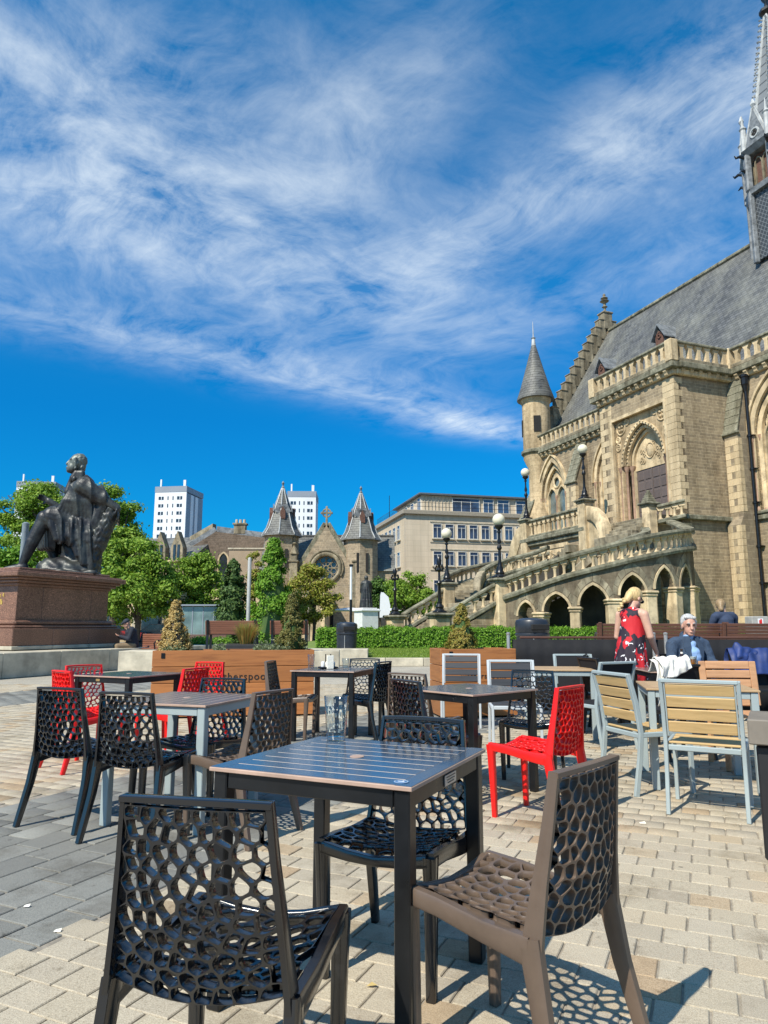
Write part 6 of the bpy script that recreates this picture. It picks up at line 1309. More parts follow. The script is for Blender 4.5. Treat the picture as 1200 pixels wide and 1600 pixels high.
conifer('cone_shrub', 'olive green cone shrub at the right end of the long plank planter', 455, 10.45, 926, 1012, 50, 18000, 0.03, M_['olive'], 'shrub', gz=0.86, tiers=16, puff=0.22)
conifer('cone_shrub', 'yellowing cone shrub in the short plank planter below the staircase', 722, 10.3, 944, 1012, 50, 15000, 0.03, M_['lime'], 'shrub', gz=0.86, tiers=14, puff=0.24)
P = np.stack([rng.uniform(0.1, 2.1, 2600), rng.uniform(0.08, 0.55, 2600), 0.88 + rng.gamma(2, 0.018, 2600)], 1); c_, s_ = math.cos(PLL.rotation_euler.z), math.sin(PLL.rotation_euler.z)
keep = (np.sin(P[:, 0] * 9) + np.sin(P[:, 0] * 4.1 + 1)) > -0.2; P = P[keep]; Q = np.stack([-3.13 + P[:, 0] * c_ - P[:, 1] * s_, 9.7 + P[:, 0] * s_ + P[:, 1] * c_, P[:, 2]], 1)
M_['sage'] = leafmat('grey_green_ground_leaves', [(0.13, 0.17, 0.08), (0.22, 0.26, 0.14), (0.32, 0.34, 0.22)])
o = bpy.data.objects.new('ground_cover', leaf_mesh('ground_cover', Q, np.tile([0, 0, 1.0], (len(Q), 1)), 0.045, M_['sage'])); link(o); tag(o, 'grey-green leafy ground cover along the top of the long plank planter', 'plant', kind='stuff')
# black trough with ornamental grass
bt = thing('black_trough', 'black trough holding the tuft of copper ornamental grass', 'planter', (at(381, 1005, 13.2).x, 13.2, 0)); b = MB(); b.box((0, 0, 0.45), (0.94, 0.4, 0.9), 0.01); b.obj('trough', mat('black_trough_board', (0.016, 0.017, 0.018), 0.6), bt); b = MB(); b.box((0, 0, 0.895), (0.9, 0.36, 0.03)); b.obj('soil', M_['soil'], bt)
gt = thing('ornamental_grass', 'copper and green ornamental grass tuft in front of the brown bench', 'plant', (at(385, 1003, 13.2).x, 13.2, 0.9))
n = 900; a = rng.uniform(0, 6.283, n); ln = rng.uniform(0.22, 0.46, n); r0 = rng.uniform(0, 0.12, n); sp = rng.uniform(0.1, 0.75, n) * ln; wd = 0.004
X0 = np.stack([r0 * np.cos(a), r0 * np.sin(a), np.zeros(n)], 1); X2 = X0 + np.stack([sp * np.cos(a), sp * np.sin(a), ln * (1 - 0.35 * (sp / ln) ** 2)], 1); X1 = (X0 + X2) / 2 + np.array([0, 0, 0.06]); sv = np.stack([-np.sin(a) * wd, np.cos(a) * wd, np.zeros(n)], 1)
V = np.stack([X0 - sv, X0 + sv, X1 + sv, X1 - sv, X2], 1).reshape(-1, 3); i5 = np.arange(n)[:, None] * 5; F = np.concatenate([i5 + [0, 1, 2], i5 + [0, 2, 3], i5 + [3, 2, 4]], 1).reshape(-1, 3)
M_['coppergrass'] = leafmat('copper_grass', [(0.36, 0.17, 0.05), (0.44, 0.27, 0.08), (0.32, 0.33, 0.08), (0.24, 0.30, 0.08)]); link(bpy.data.objects.new('blades', np_mesh('blades', V, F, M_['coppergrass'])), gt)
# benches
M_['benchwood'] = wood('red_brown_bench_slat', (0.215, 0.085, 0.048), (0.14, 0.05, 0.028), 0.5, 1.0, 0, 0.1); M_['darkbench'] = wood('dark_brown_bench_slat', (0.105, 0.045, 0.028), (0.06, 0.026, 0.016), 0.5, 1.0, 0, 0.12)
def bench(label, x, y, z, rz, l, mk='benchwood', hb=0.86, group='wooden benches around the square'):
    t = thing('bench', label, 'bench', (x, y, z), rz, group)
    n = 7; 
    for k in range(n):
        b = MB(); b.box((0, 0, 0), (l, 0.025, 0.055), 0.006); zz_ = 0.47 + (hb - 0.5) * k / (n - 1); o = b.obj('slat', M_[mk], t, loc=(0, -0.23 - 0.07 * k / (n - 1), zz_)); o.rotation_euler = (R(10), 0, 0)
    for k in range(5):
        b = MB(); b.box((0, 0, 0), (l, 0.075, 0.03), 0.006); b.obj('slat', M_[mk], t, loc=(0, -0.17 + k * 0.088, 0.43))
    for sx in (-1, 1):
        x_ = sx * (l / 2 - 0.06); b = MB(); b.sweep([(x_, -0.30, 0.0), (x_, -0.24, 0.42), (x_, -0.32, hb + 0.02)], 0.06, 0.06, (1, 0, 0)); b.obj('leg', M_[mk if mk == 'darkbench' else 'iron'], t); b = MB(); b.sweep([(x_, 0.22, 0.0), (x_, 0.22, 0.42)], 0.06, 0.06, (1, 0, 0)); b.obj('leg', M_['iron'], t)
        b = MB(); b.tube([(x_, 0.22, 0.42), (x_, 0.26, 0.6), (x_, 0.15, 0.68), (x_, -0.1, 0.66), (x_, -0.27, 0.62)], 0.022, 8); b.obj('armrest', M_['iron'], t, smooth=True)
    return t
pl_ = thing('stone_plinth', 'low pale stone seat wall under the brown bench behind the long planter', 'wall', (at(375, 1005, 19).x, 19.3, 0), 0.05)
b = MB()
for i in range(6):
    b = MB(); b.box((-2.6 + i * 0.95, 0, 0.3), (0.943, 1.2, 0.6), 0.01); b.obj('block', M_['kerb'], pl_)
pz = 0.6
bench('red-brown slatted bench seen from behind, left of the olive cone shrub', at(364, 990, 18.9).x, 18.9, 0.6, R(3), 1.35, hb=0.78); bench('red-brown slatted bench partly hidden behind the olive cone shrub', at(452, 990, 18.9).x, 19.0, 0.6, R(3), 1.0, hb=0.78)
bench('red-brown bench by the pedestal where the man in the cap sits', at(226, 1030, 21.6).x, 21.75, 0.15, R(140), 1.7)
bench('dark brown bench behind the barrier, just left of the seated man', at(1030, 1000, 13.6).x, 13.6, 0.42, R(-6), 2.4, 'darkbench', 0.86); bench('dark brown bench at the right edge with a person leaning back on it', at(1180, 1000, 13.4).x, 13.2, 0.42, R(-6), 1.6, 'darkbench', 0.86)
bench('dark iron-armed bench behind the golden cone shrub, across the square', at(318, 985, 30).x, 30, 0.05, R(170), 1.8, 'darkbench')
# raised strip the right-hand benches stand on
b = MB(); b.box((8.5, 14.9, 0.2), (12.6, 4.4, 0.42), 0.02); o = b.obj('raised_paving', M_['kerb']); tag(o, kind='structure')
sb = thing('stone_block', 'pale stone block on the paving in front of the black litter bin', 'block', (at(528, 1030, 23.6).x, 23.4, 0)); b = MB(); b.box((-0.25, 0, 0.26), (2.5, 1.0, 0.52), 0.015); b.obj('block', M_['kerb'], sb)
# bins
def bin_(label, x, y, z, r_, h):
    t = thing('litter_bin', label, 'litter bin', (x, y, z), 0.3, 'black litter bins'); m = mat('black_bin_plastic', (0.022, 0.026, 0.034), 0.38, var=0.15, scale=6)
    b = MB(); b.lathe([(r_ * .93, 0.0), (r_ * .95, h * 0.62), (r_ * 1.02, h * 0.64), (r_ * 1.02, h * 0.67), (r_ * .95, h * 0.69), (r_ * .95, h * 0.7)], 24); b.obj('body', m, t, smooth=True)
    b = MB(); b.lathe([(r_ * .96, h * 0.7), (r_ * 1.0, h * 0.72), (r_, h * 0.9), (r_ * .94, h * 0.95), (r_ * .6, h * 0.99), (0.01, h)], 24); b.obj('hood', m, t, smooth=True)
    for a in (R(-90), R(90)):
        b = MB(); b.box((r_ * 0.97 * math.cos(a), r_ * 0.97 * math.sin(a), h * 0.81), (0.06, r_ * 1.15, h * 0.11), 0.012, rz=a); b.obj('opening', M_['dark'], t)
    b = MB(); b.tube([(r_ * 1.0 * math.cos(R(-115)), r_ * 1.0 * math.sin(R(-115)), h * 0.1), (r_ * 1.0 * math.cos(R(-115)), r_ * 1.0 * math.sin(R(-115)), h * 0.6)], 0.012, 6); b.obj('hinge', M_['silver'], t); return t
bin_('round black litter bin standing on the lawn edge above the pale stone block', at(542, 1000, 24.3).x, 24.2, 0.26, 0.36, 1.13); bin_('black litter bin with a wide slot in front of the stair arches', at(829, 1000, 14.6).x, 14.4, 0.42, 0.34, 0.98)
# black fabric barrier with steel posts
bw_ = thing('windbreak', 'black fabric barrier with steel posts behind the tables and the seated man', 'barrier', (0, 0, 0)); A_, B_ = Vector((at(800, 1000, 10.2).x, 10.2, 0)), Vector((6.6, 10.0, 0))
n = 70; V = []; 
for i in range(n + 1):
    p = A_ + (B_ - A_) * (i / n); wv = 0.02 * math.sin(i * 2.1) + 0.012 * math.sin(i * 5.3)
    for k in range(5): V.append((p.x, p.y + wv * (1 - k / 4 * 0.8), 0.06 + 0.98 * k / 4))
b = MB(); b.add(V, [(5 * i + k, 5 * i + k + 1, 5 * i + 6 + k, 5 * i + 5 + k) for i in range(n) for k in range(4)]); o = b.obj('fabric', mat('black_fabric', (0.012, 0.012, 0.014), 0.75, spec=0.3), bw_, smooth='all'); mdf = o.modifiers.new('thickness', 'SOLIDIFY'); mdf.thickness = 0.006
b = MB(); b.beam(A_ + Vector((0.12, 0.05, 1.065)), B_ + Vector((0, 0.05, 1.065)), 0.05, 0.035, 0.008); b.obj('top_rail', M_['darkbench'], bw_)
for f in (0.0, 0.425, 0.46, 1.0):
    p = A_ + (B_ - A_) * f; b = MB(); b.lathe([(0.16, 0), (0.16, 0.02), (0.03, 0.03), (0.026, 1.1), (0.03, 1.105), (0.03, 1.13), (0.01, 1.14)], 14, p + Vector((-0.06, -0.05, 0))); b.obj('post', M_['silver'], bw_, smooth=True)
# cabinet with warning sticker
cb = thing('grey_cabinet', 'grey post cabinet with a red and white sticker at the right edge', 'cabinet', (at(1183, 980, 14.6).x, 14.6, 0.42)); b = MB(); b.box((0, 0, 0.5), (0.34, 0.3, 1.02), 0.015); b.obj('body', mat('grey_cabinet_paint', (0.33, 0.32, 0.29), 0.6), cb); b = MB(); b.box((0, -0.153, 0.9), (0.11, 0.004, 0.13), 0.001); so = b.obj('sticker', M_['white'], cb); b = MB(); b.box((0, -0.157, 0.9), (0.06, 0.004, 0.07), 0.012); b.box((0.012, -0.157, 0.945), (0.03, 0.004, 0.02), 0.004); b.obj('sticker_mark', mat('sticker_red', (0.6, 0.02, 0.02), 0.5), so)
# board at the right edge: taupe top, black body, orange foot
mb_ = thing('menu_stand', 'dark stand with a taupe top board and orange side strip at the right edge', 'stand', (0, 0, 0)); e0 = at(1181, 1165, 3.72); e1 = at(1176, 1165, 3.66); zt_ = at(1176, 1125, 3.66).z; e2 = ground(1189, 1424)
mb_.location = (e0.x, e0.y, 0); mb_.rotation_euler = (0, 0, R(-29))
b = MB(); b.box((0.4, 0.17, (0.06 + e1.z) / 2), (0.80, 0.34, e1.z - 0.08), 0.01); b.obj('body', mat('black_stand_body', (0.014, 0.014, 0.015), 0.55), mb_); b = MB(); b.box((0.4, 0.17, (e1.z + zt_) / 2), (0.86, 0.44, zt_ - e1.z), 0.006); b.obj('top_board', mat('taupe_board', (0.20, 0.17, 0.135), 0.6), mb_)
b = MB(); b.prism([(0.0, 0), (0.09, 0), (0.05, 0.50), (0.03, 0.50)], 0, 0.04); so_ = b.obj('side_strip', mat('orange_strip', (0.85, 0.22, 0.005), 0.45), mb_); so_.location = (0.05, -0.13, 0)

# ---------------------------------------------------------------- glasses, bottle, tray
M_['glass'] = thinglass('clear_glass', (0.93, 0.95, 0.95), 1.3); M_['water'] = thinglass('water', (0.88, 0.92, 0.94)); M_['beer'] = mat('amber_beer', (0.42, 0.15, 0.015), 0.08, var=0.15, scale=20, spec=0.6); M_['foam'] = mat('beer_foam', (0.85, 0.80, 0.68), 0.9, var=0.04, scale=40, bump=0.3)
def pint(label, x, y, z, h=0.155, r0=0.031, r1=0.043, fill=0.0, group=None, drink='beer', name='pint_glass'):
    t = thing(name, label, 'glass', (x, y, z), 0, group); th = 0.0028
    b = MB(); b.lathe([(r0 - 0.002, 0.0), (r0, 0.002), (r1, h), (r1 - th * .5, h + 0.001), (r1 - th, h), (r0 - th, 0.012), (0.001, 0.011)], 28); b.obj('glass', M_['glass'], t, smooth=60)
    if fill:
        rr = lambda zz_: r0 + (r1 - r0) * zz_ / h - th - 0.0006; b = MB(); b.lathe([(rr(0.013), 0.013), (rr(h * fill), h * fill)], 24); b.obj('drink', M_[drink], t, smooth=60)
        if drink == 'beer': b = MB(); b.lathe([(rr(h * fill), h * fill + 0.0005), (rr(h * fill + 0.02), h * fill + 0.022), (0.01, h * fill + 0.025)], 20); b.obj('foam', M_['foam'], t, smooth=True)
    return t
g0 = at(525, 1152, 3.03); pint('empty pint glass with foam streaks standing on the front black table', g0.x + 0.0, 3.03, 0.749, 0.178, 0.039, 0.0515)
b = MB()
for k in range(110):                                         # dried foam clinging inside
    a = prng.uniform(0, 6.28); z = prng.uniform(0.03, 0.145); rr = 0.039 + 0.0125 * z / 0.178 - 0.0036; w_ = prng.uniform(0.001, 0.004); hh = prng.uniform(0.003, 0.022)
    q = [(rr * math.cos(a + s_ * w_ / rr), rr * math.sin(a + s_ * w_ / rr), z + v * hh) for s_, v in ((-1, 0), (1, 0), (0.6, 1), (-0.6, 1))]; b.add(q, [(0, 1, 2, 3)])
b.obj('foam_residue', M_['foam'], [o for o in S.objects if o.name.startswith('pint_glass') and o.type == 'EMPTY'][-1])
for px_, D in ((486, 7.95), (540, 7.98)):
    p = at(px_, 1045, D); pint('tall water glass at the left of the condiment tray' if px_ < 500 else 'tumbler of water at the right of the condiment tray', p.x, D, 0.749, 0.165 if px_ < 500 else 0.12, 0.034, 0.04, 0.3, 'water glasses on the far black table', 'water', 'water_glass')
tr = thing('condiment_tray', 'condiment tray with sauce pots and a menu clip on the far black table', 'tray', (at(512, 1046, 8.1).x, 8.15, 0.749), R(20)); b = MB(); b.box((0, 0, 0.012), (0.2, 0.15, 0.02), 0.006); b.obj('tray', M_['iron'], tr)
for i, (x, y, c) in enumerate(((-0.06, 0.0, 'white'), (0.0, 0.02, 'foam'), (0.055, -0.02, 'silver'), (-0.02, -0.04, 'foam'), (0.05, 0.04, 'white'))):
    b = MB(); b.lathe([(0.02, 0.022), (0.024, 0.06), (0.02, 0.075), (0.012, 0.08)], 12, (x, y, 0)); b.obj('sauce_pot', M_[c], tr, smooth=True)
b = MB(); b.tube([(-0.03, 0, 0.02), (-0.03, 0, 0.16), (0.03, 0, 0.16), (0.03, 0, 0.02)], 0.006, 6); b.obj('handle', M_['iron'], tr)
b = MB(); b.box((0, 0, 0), (0.075, 0.02, 0.145), 0.002); o = b.obj('receipt', M_['foam'], tr); o.location = (0.0, -0.09, 0.075)
tz = 0.749; D8 = 7.72
pt = at(1083, 1036, D8); pint('full pint of amber beer with a white head in front of the seated man', pt.x, D8, tz, 0.16, 0.03, 0.043, 0.78, 'beers on the dark table')
pt = at(1044, 1030, 8.15); pint('half-drunk glass of beer beside the draped white jacket', pt.x, 8.15, tz, 0.13, 0.034, 0.046, 0.5, 'beers on the dark table')
bo = at(1066, 1032, 7.7); t = thing('beer_bottle', 'brown beer bottle with a yellow label beside the full pint', 'bottle', (bo.x, 7.7, tz)); b = MB(); b.lathe([(0.028, 0.0), (0.030, 0.004), (0.030, 0.125), (0.026, 0.15), (0.013, 0.185), (0.012, 0.215), (0.0145, 0.217), (0.0145, 0.23), (0.010, 0.232)], 20); b.obj('bottle', mat('brown_glass', (0.035, 0.014, 0.004), 0.1, spec=0.8), t, smooth=True); b = MB(); b.lathe([(0.0306, 0.03), (0.0306, 0.09)], 20, cap=False); b.obj('label', mat('yellow_label', (0.75, 0.50, 0.03), 0.6), t, smooth=True); b = MB(); b.lathe([(0.0142, 0.17), (0.0136, 0.20)], 16, cap=False); b.obj('neck_label', M_['foam'], t, smooth=True)
# ================================================================ modelling of figures: overlapping tapered forms fused into one skin
def cap(b, p0, p1, r0, r1, n=12, flat=1.0):
    p0, p1 = Vector(p0), Vector(p1); d = p1 - p0; pts = []; rs = []
    for k in range(5): a = k / 4 * math.pi / 2; pts.append(p0 - d.normalized() * r0 * math.cos(a)); rs.append(max(1e-3, r0 * math.sin(a)))
    for k in range(1, 6): a = k / 5 * math.pi / 2; pts.append(p1 + d.normalized() * r1 * math.sin(a)); rs.append(max(1e-3, r1 * math.cos(a)))
    b.tube(pts, rs, n)
def fuse(name, b, voxel, m, parent, smooth=6, disp=None, loc=(0, 0, 0), factor=0.5):
    me = b.mesh(name, m); o = bpy.data.objects.new(name, me); S.collection.objects.link(o)
    r_ = o.modifiers.new('r', 'REMESH'); r_.mode = 'VOXEL'; r_.voxel_size = voxel; s_ = o.modifiers.new('s', 'SMOOTH'); s_.iterations = smooth; s_.factor = factor
    m2 = bpy.data.meshes.new_from_object(o.evaluated_get(bpy.context.evaluated_depsgraph_get())); bpy.data.objects.remove(o)
    m2.materials.clear(); m2.materials.append(m)
    if disp is not None:
        m2.calc_loop_triangles() if False else None; n = len(m2.vertices); co = np.empty(n * 3); m2.vertices.foreach_get('co', co); co = co.reshape(-1, 3); nr = np.empty(n * 3); m2.vertices.foreach_get('normal', nr); nr = nr.reshape(-1, 3)
        co += nr * disp(co)[:, None]; m2.vertices.foreach_set('co', co.ravel())
    m2.polygons.foreach_set('use_smooth', np.ones(len(m2.polygons), bool)); m2.update(); q = bpy.data.objects.new(name, m2); link(q, parent); q.location = loc; return q
M_['skin'] = mat('fair_skin', (0.60, 0.35, 0.25), 0.5, var=0.08, scale=14, spec=0.4); M_['skin2'] = mat('ruddy_skin', (0.55, 0.30, 0.215), 0.5, var=0.1, scale=14, spec=0.4)
M_['eye'] = mat('dark_eye', (0.02, 0.018, 0.016), 0.2); M_['lip'] = mat('lip', (0.40, 0.20, 0.16), 0.5)
def hairmat(name, c, stretch):
    t = NT(name); n = t.noise(t.obj(stretch), 60, 4, 0.6); t.set('Base Color', t.ramp(n, [(0.3, tuple(x * .6 for x in c)), (0.7, tuple(min(1, x * 1.25) for x in c))])); t.set('Roughness', 0.5); t.bump(n, 0.6, 0.006); return t.m
def head_forms(b, c, f, s=1.0):
    """skull, jaw, nose, ears; c centre of the head, f a rotation matrix whose +y looks forward"""
    P = lambda x, y, z: Vector(c) + f @ Vector((x, y, z)) * s
    def ell(p, r, sx, sy, sz):
        q = MB(); q.ball((0, 0, 0), r * s, 14, 10, (sx, sy, sz)); b.add([Vector(p) + f @ Vector(v) for v in q.v], q.f)
    ell(P(0, -0.01, 0.03), 0.095, 0.82, 1.0, 1.0); ell(P(0, 0.025, -0.045), 0.072, 0.86, 0.9, 1.0); ell(P(0, 0.06, -0.09), 0.034, 1.1, 0.9, 0.8)
    cap(b, P(0, 0.088, 0.02), P(0, 0.104, -0.025), 0.011 * s, 0.017 * s); ell(P(0, 0.092, -0.066), 0.02, 1.3, 0.6, 0.5)
    for sx in (-1, 1): ell(P(sx * 0.033, 0.075, 0.034), 0.022, 1.2, 0.7, 0.45);  ell(P(sx * 0.080, -0.005, -0.005), 0.026, 0.4, 0.8, 1.25)
    return P
def hand(b, wrist, d, palm_n, s=1.0, curl=0.5):
    d = Vector(d).normalized(); nn = Vector(palm_n).normalized(); sd_ = d.cross(nn).normalized(); w0 = Vector(wrist)
    for k in range(4): cap(b, w0 + sd_ * (k - 1.5) * 0.013 * s + d * 0.015 * s, w0 + sd_ * (k - 1.5) * 0.018 * s + d * 0.085 * s, 0.014 * s, 0.012 * s, 8)
    for k, l in enumerate((0.062, 0.076, 0.08, 0.07)):
        p = w0 + sd_ * (k - 1.5) * 0.0205 * s + d * 0.088 * s; dd_ = d
        for j, f in enumerate((0.45, 0.32, 0.25)):
            dd_ = (dd_ * math.cos(curl * 0.8) + nn * math.sin(curl * 0.8)).normalized(); q = p + dd_ * l * f * s; cap(b, p, q, (0.0095 - j * 0.001) * s, (0.0088 - j * 0.001) * s, 8); p = q
    t0 = w0 + sd_ * -0.026 * s + d * 0.02 * s; t1 = t0 + (d * 0.6 - sd_ * 0.6 + nn * 0.35).normalized() * 0.042 * s; t2 = t1 + (d * 0.9 - sd_ * 0.15 + nn * 0.4).normalized() * 0.035 * s
    cap(b, t0, t1, 0.014 * s, 0.0105 * s, 8); cap(b, t1, t2, 0.0105 * s, 0.008 * s, 8)
I3 = Matrix.Identity(3); rotz = lambda a: Matrix.Rotation(R(a), 3, 'Z'); rotx = lambda a: Matrix.Rotation(R(a), 3, 'X')
def eyes(P, parent, m='eye', f=I3):
    for sx in (-1, 1):
        b = MB(); q = MB(); q.ball((0, 0, 0), 0.011, 10, 6, (1.2, 0.6, 0.6)); b.add([P(sx * 0.032, 0.083, 0.016) + f @ Vector(v) for v in q.v], q.f); b.obj('eye', M_[m], parent, smooth='all')

# --- woman in a sleeveless red, black and white dress, standing at the table, looking down to the right
wp = ground(985, 1136); WS = thing('person', 'woman with plaited blonde hair and sunglasses in a sleeveless red, black and white dress', 'person', (wp.x, wp.y, 0), R(-58)); WS.rotation_euler = (R(-6), 0, R(-58))
body = MB()                                                 # she faces +y of her own frame
for s_ in (-1, 1):
    cap(body, (s_ * 0.10, 0.0, 0.86), (s_ * 0.10, 0.01, 0.48), 0.088, 0.058); cap(body, (s_ * 0.10, 0.01, 0.48), (s_ * 0.10, -0.02, 0.09), 0.058, 0.04); cap(body, (s_ * 0.10, -0.03, 0.045), (s_ * 0.11, 0.13, 0.03), 0.04, 0.032)
cap(body, (0, 0, 0.9), (0, 0.0, 1.1), 0.155, 0.14, 16); cap(body, (0, 0.01, 1.12), (0, 0.015, 1.34), 0.135, 0.125, 16); cap(body, (-0.13, 0.0, 1.39), (0.13, 0.0, 1.39), 0.065, 0.065); cap(body, (0, 0.0, 1.40), (0, 0.02, 1.52), 0.055, 0.05)
hf = rotz(-6) @ rotx(-30); HP = head_forms(body, (0.0, 0.055, 1.585), hf, 1.0)
for s_, el, wr in ((-1, (-0.245, 0.03, 1.10), (-0.16, 0.23, 0.98)), (1, (0.235, 0.06, 1.11), (0.19, 0.24, 0.93))):
    cap(body, (s_ * 0.185, 0.0, 1.375), el, 0.057, 0.045); cap(body, el, wr, 0.045, 0.028); hand(body, wr, Vector(wr) - Vector(el), (-s_ * 0.8, 0, -0.4), 1.0, 0.5)
fuse('body', body, 0.0065, M_['skin'], WS, 5)
def dress_mat():
    t = NT('printed_dress'); v = t.obj((1, 1, 0.8)); vo = t.new('ShaderNodeTexVoronoi', {'Vector': t.new('ShaderNodeVectorMath', {0: v, 1: t.new('ShaderNodeVectorMath', {0: t.noise(v, 9, 2, col=True), 1: (0.1, 0.1, 0.1)}, operation='MULTIPLY').outputs[0]}, operation='ADD').outputs[0], 'Scale': 9.0}, feature='F1')
    r = t.new('ShaderNodeSeparateColor', {0: vo.outputs['Color']}).outputs[0]; d = vo.outputs['Distance']
    col = t.mix((0.52, 0.012, 0.02), (0.02, 0.012, 0.022), t.math('GREATER_THAN', r, 0.52)); ringm = t.math('MULTIPLY', t.math('MULTIPLY', t.math('GREATER_THAN', d, 0.30), t.math('LESS_THAN', d, 0.40)), t.math('GREATER_THAN', t.noise(v, 14, 1), 0.53)); col = t.mix(col, (0.75, 0.72, 0.72), ringm)
    core_ = t.math('MULTIPLY', t.math('LESS_THAN', d, 0.2), t.math('LESS_THAN', r, 0.25)); col = t.mix(col, (0.02, 0.012, 0.022), core_); t.set('Base Color', col); t.set('Roughness', 0.75); t.bump(t.noise(t.obj((1, 1, 0.25)), 14, 3), 0.35, 0.02); return t.m
b = MB(); cap(b, (0, 0.0, 0.64), (0, -0.005, 0.95), 0.215, 0.185, 20); cap(b, (0, 0.0, 0.95), (0, 0.01, 1.15), 0.18, 0.158, 20); cap(b, (0, 0.015, 1.13), (0, 0.01, 1.33), 0.158, 0.142, 20); cap(b, (-0.11, 0, 1.385), (0.11, 0, 1.385), 0.072, 0.072, 14); cap(b, (0, 0.0, 1.40), (0, 0.005, 1.43), 0.075, 0.064)
for s_ in (-1, 1): cap(b, (s_ * 0.065, 0.1, 1.26), (s_ * 0.06, 0.11, 1.22), 0.075, 0.075)
fuse('dress', b, 0.012, dress_mat(), WS, 5, lambda c: 0.007 * np.sin(np.arctan2(c[:, 1], c[:, 0]) * 11 + c[:, 2] * 3) * np.clip((1.25 - c[:, 2]) / 0.5, 0, 1))
hm = hairmat('blonde_hair', (0.62, 0.44, 0.20), (1, 1, 0.2)); b = MB(); q = MB(); q.ball((0, 0, 0), 0.104, 16, 12, (0.86, 1.02, 1.0)); b.add([Vector((0.0, 0.055, 1.585)) + hf @ (Vector(v) + Vector((0, -0.028, 0.04))) for v in q.v], q.f); cap(b, HP(0, -0.09, 0.0), HP(0, -0.10, -0.09), 0.06, 0.045)
fuse('hair', b, 0.008, hm, WS, 4)
b = MB(); 
for k in range(7): p = HP(-0.02, -0.115, -0.06 - k * 0.036); q = MB(); q.ball((0, 0, 0), 0.034 - k * 0.002, 10, 6, (1, 0.8, 0.75)); b.add([p + Vector((0.012 * (-1) ** k, -0.01 * k * 0.4, 0)) + Vector(v) for v in q.v], q.f)
b.obj('plait', hm, WS, smooth='all')
b = MB()
for sx in (-1, 1): q = MB(); q.ball((0, 0, 0), 0.026, 12, 8, (1.1, 0.35, 0.85)); b.add([HP(sx * 0.036, 0.098, 0.016) + hf @ Vector(v) for v in q.v], q.f); b.tube([HP(sx * 0.064, 0.09, 0.022), HP(sx * 0.085, -0.01, 0.02)], 0.0045, 6)
b.tube([HP(-0.02, 0.104, 0.022), HP(0.02, 0.104, 0.022)], 0.004, 6); b.obj('sunglasses', M_['eye'], WS, smooth=True)
b = MB()
for s_ in (-1, 1): cap(b, (s_ * 0.10, 0.0, 0.8), (s_ * 0.10, 0.01, 0.46), 0.10, 0.075); cap(b, (s_ * 0.10, 0.01, 0.46), (s_ * 0.10, -0.02, 0.12), 0.075, 0.06)
fuse('trousers', b, 0.014, mat('black_trousers', (0.015, 0.015, 0.018), 0.85), WS, 4)
b = MB()
for s_ in (-1, 1): cap(b, (s_ * 0.10, -0.045, 0.05), (s_ * 0.115, 0.15, 0.04), 0.052, 0.042)
fuse('shoes', b, 0.01, M_['iron'], WS, 3)
# --- seated man: grey hair, navy jacket, pale blue shirt
mp_ = at(1084, 1100, 9.05); MN = thing('person', 'grey-haired man in a navy jacket and pale blue shirt seated behind the beers', 'person', (mp_.x, 9.1, 0), R(188))
body = MB()
for s_ in (-1, 1): cap(body, (s_ * 0.10, 0.0, 0.52), (s_ * 0.13, 0.42, 0.50), 0.085, 0.062); cap(body, (s_ * 0.13, 0.42, 0.50), (s_ * 0.14, 0.40, 0.09), 0.06, 0.042); cap(body, (s_ * 0.14, 0.37, 0.045), (s_ * 0.15, 0.56, 0.035), 0.042, 0.035)
cap(body, (0, 0.0, 0.56), (0, 0.0, 0.84), 0.12, 0.11, 16); cap(body, (-0.11, 0, 1.0), (0.11, 0, 1.0), 0.055, 0.055); cap(body, (0, 0, 0.86), (0, 0, 0.98), 0.11, 0.09); cap(body, (0, 0.01, 1.04), (0, 0.03, 1.16), 0.062, 0.058)
hf2 = rotz(-14) @ rotx(-4); HP2 = head_forms(body, (0, 0.055, 1.225), hf2, 1.06)
for s_ in (-1, 1): hand(body, (s_ * 0.10, 0.40, 0.775), (-s_ * 0.75, 0.5, -0.05), (0, 0.1, -1), 1.05, 0.45)
fuse('body', body, 0.0065, M_['skin2'], MN, 9); eyes(HP2, MN, f=hf2)
b = MB(); b.tube([HP2(-0.02, 0.097, -0.063), HP2(0, 0.1025, -0.062), HP2(0.02, 0.097, -0.063)], 0.0028, 6); b.obj('mouth', M_['lip'], MN, smooth=True)
b = MB()
for sx in (-1, 1): b.tube([HP2(sx * 0.018, 0.098, 0.038), HP2(sx * 0.046, 0.084, 0.04)], [0.006, 0.004], 6)
gh = hairmat('grey_hair', (0.50, 0.49, 0.47), (1, 1, 0.4)); b.obj('brow', gh, MN, smooth=True)
b = MB(); q = MB(); q.ball((0, 0, 0), 0.106, 16, 12, (0.87, 0.98, 0.86)); b.add([Vector((0, 0.055, 1.225)) + hf2 @ (Vector(v) + Vector((0, -0.036, 0.066))) for v in q.v], q.f)
for sx in (-1, 1): cap(b, HP2(sx * 0.078, -0.01, 0.05), HP2(sx * 0.074, -0.03, -0.03), 0.02, 0.014)
cap(b, HP2(0, -0.085, 0.03), HP2(0, -0.075, -0.06), 0.05, 0.035); cap(b, HP2(-0.05, 0.05, 0.1), HP2(0.05, 0.05, 0.105), 0.022, 0.022); fuse('hair', b, 0.008, gh, MN, 3)
jk = MB(); cap(jk, (0, -0.015, 0.58), (0, -0.015, 0.86), 0.185, 0.178, 18); cap(jk, (0, -0.02, 0.88), (0, -0.02, 0.97), 0.17, 0.15, 18); cap(jk, (-0.155, -0.01, 1.015), (0.155, -0.01, 1.015), 0.085, 0.085)
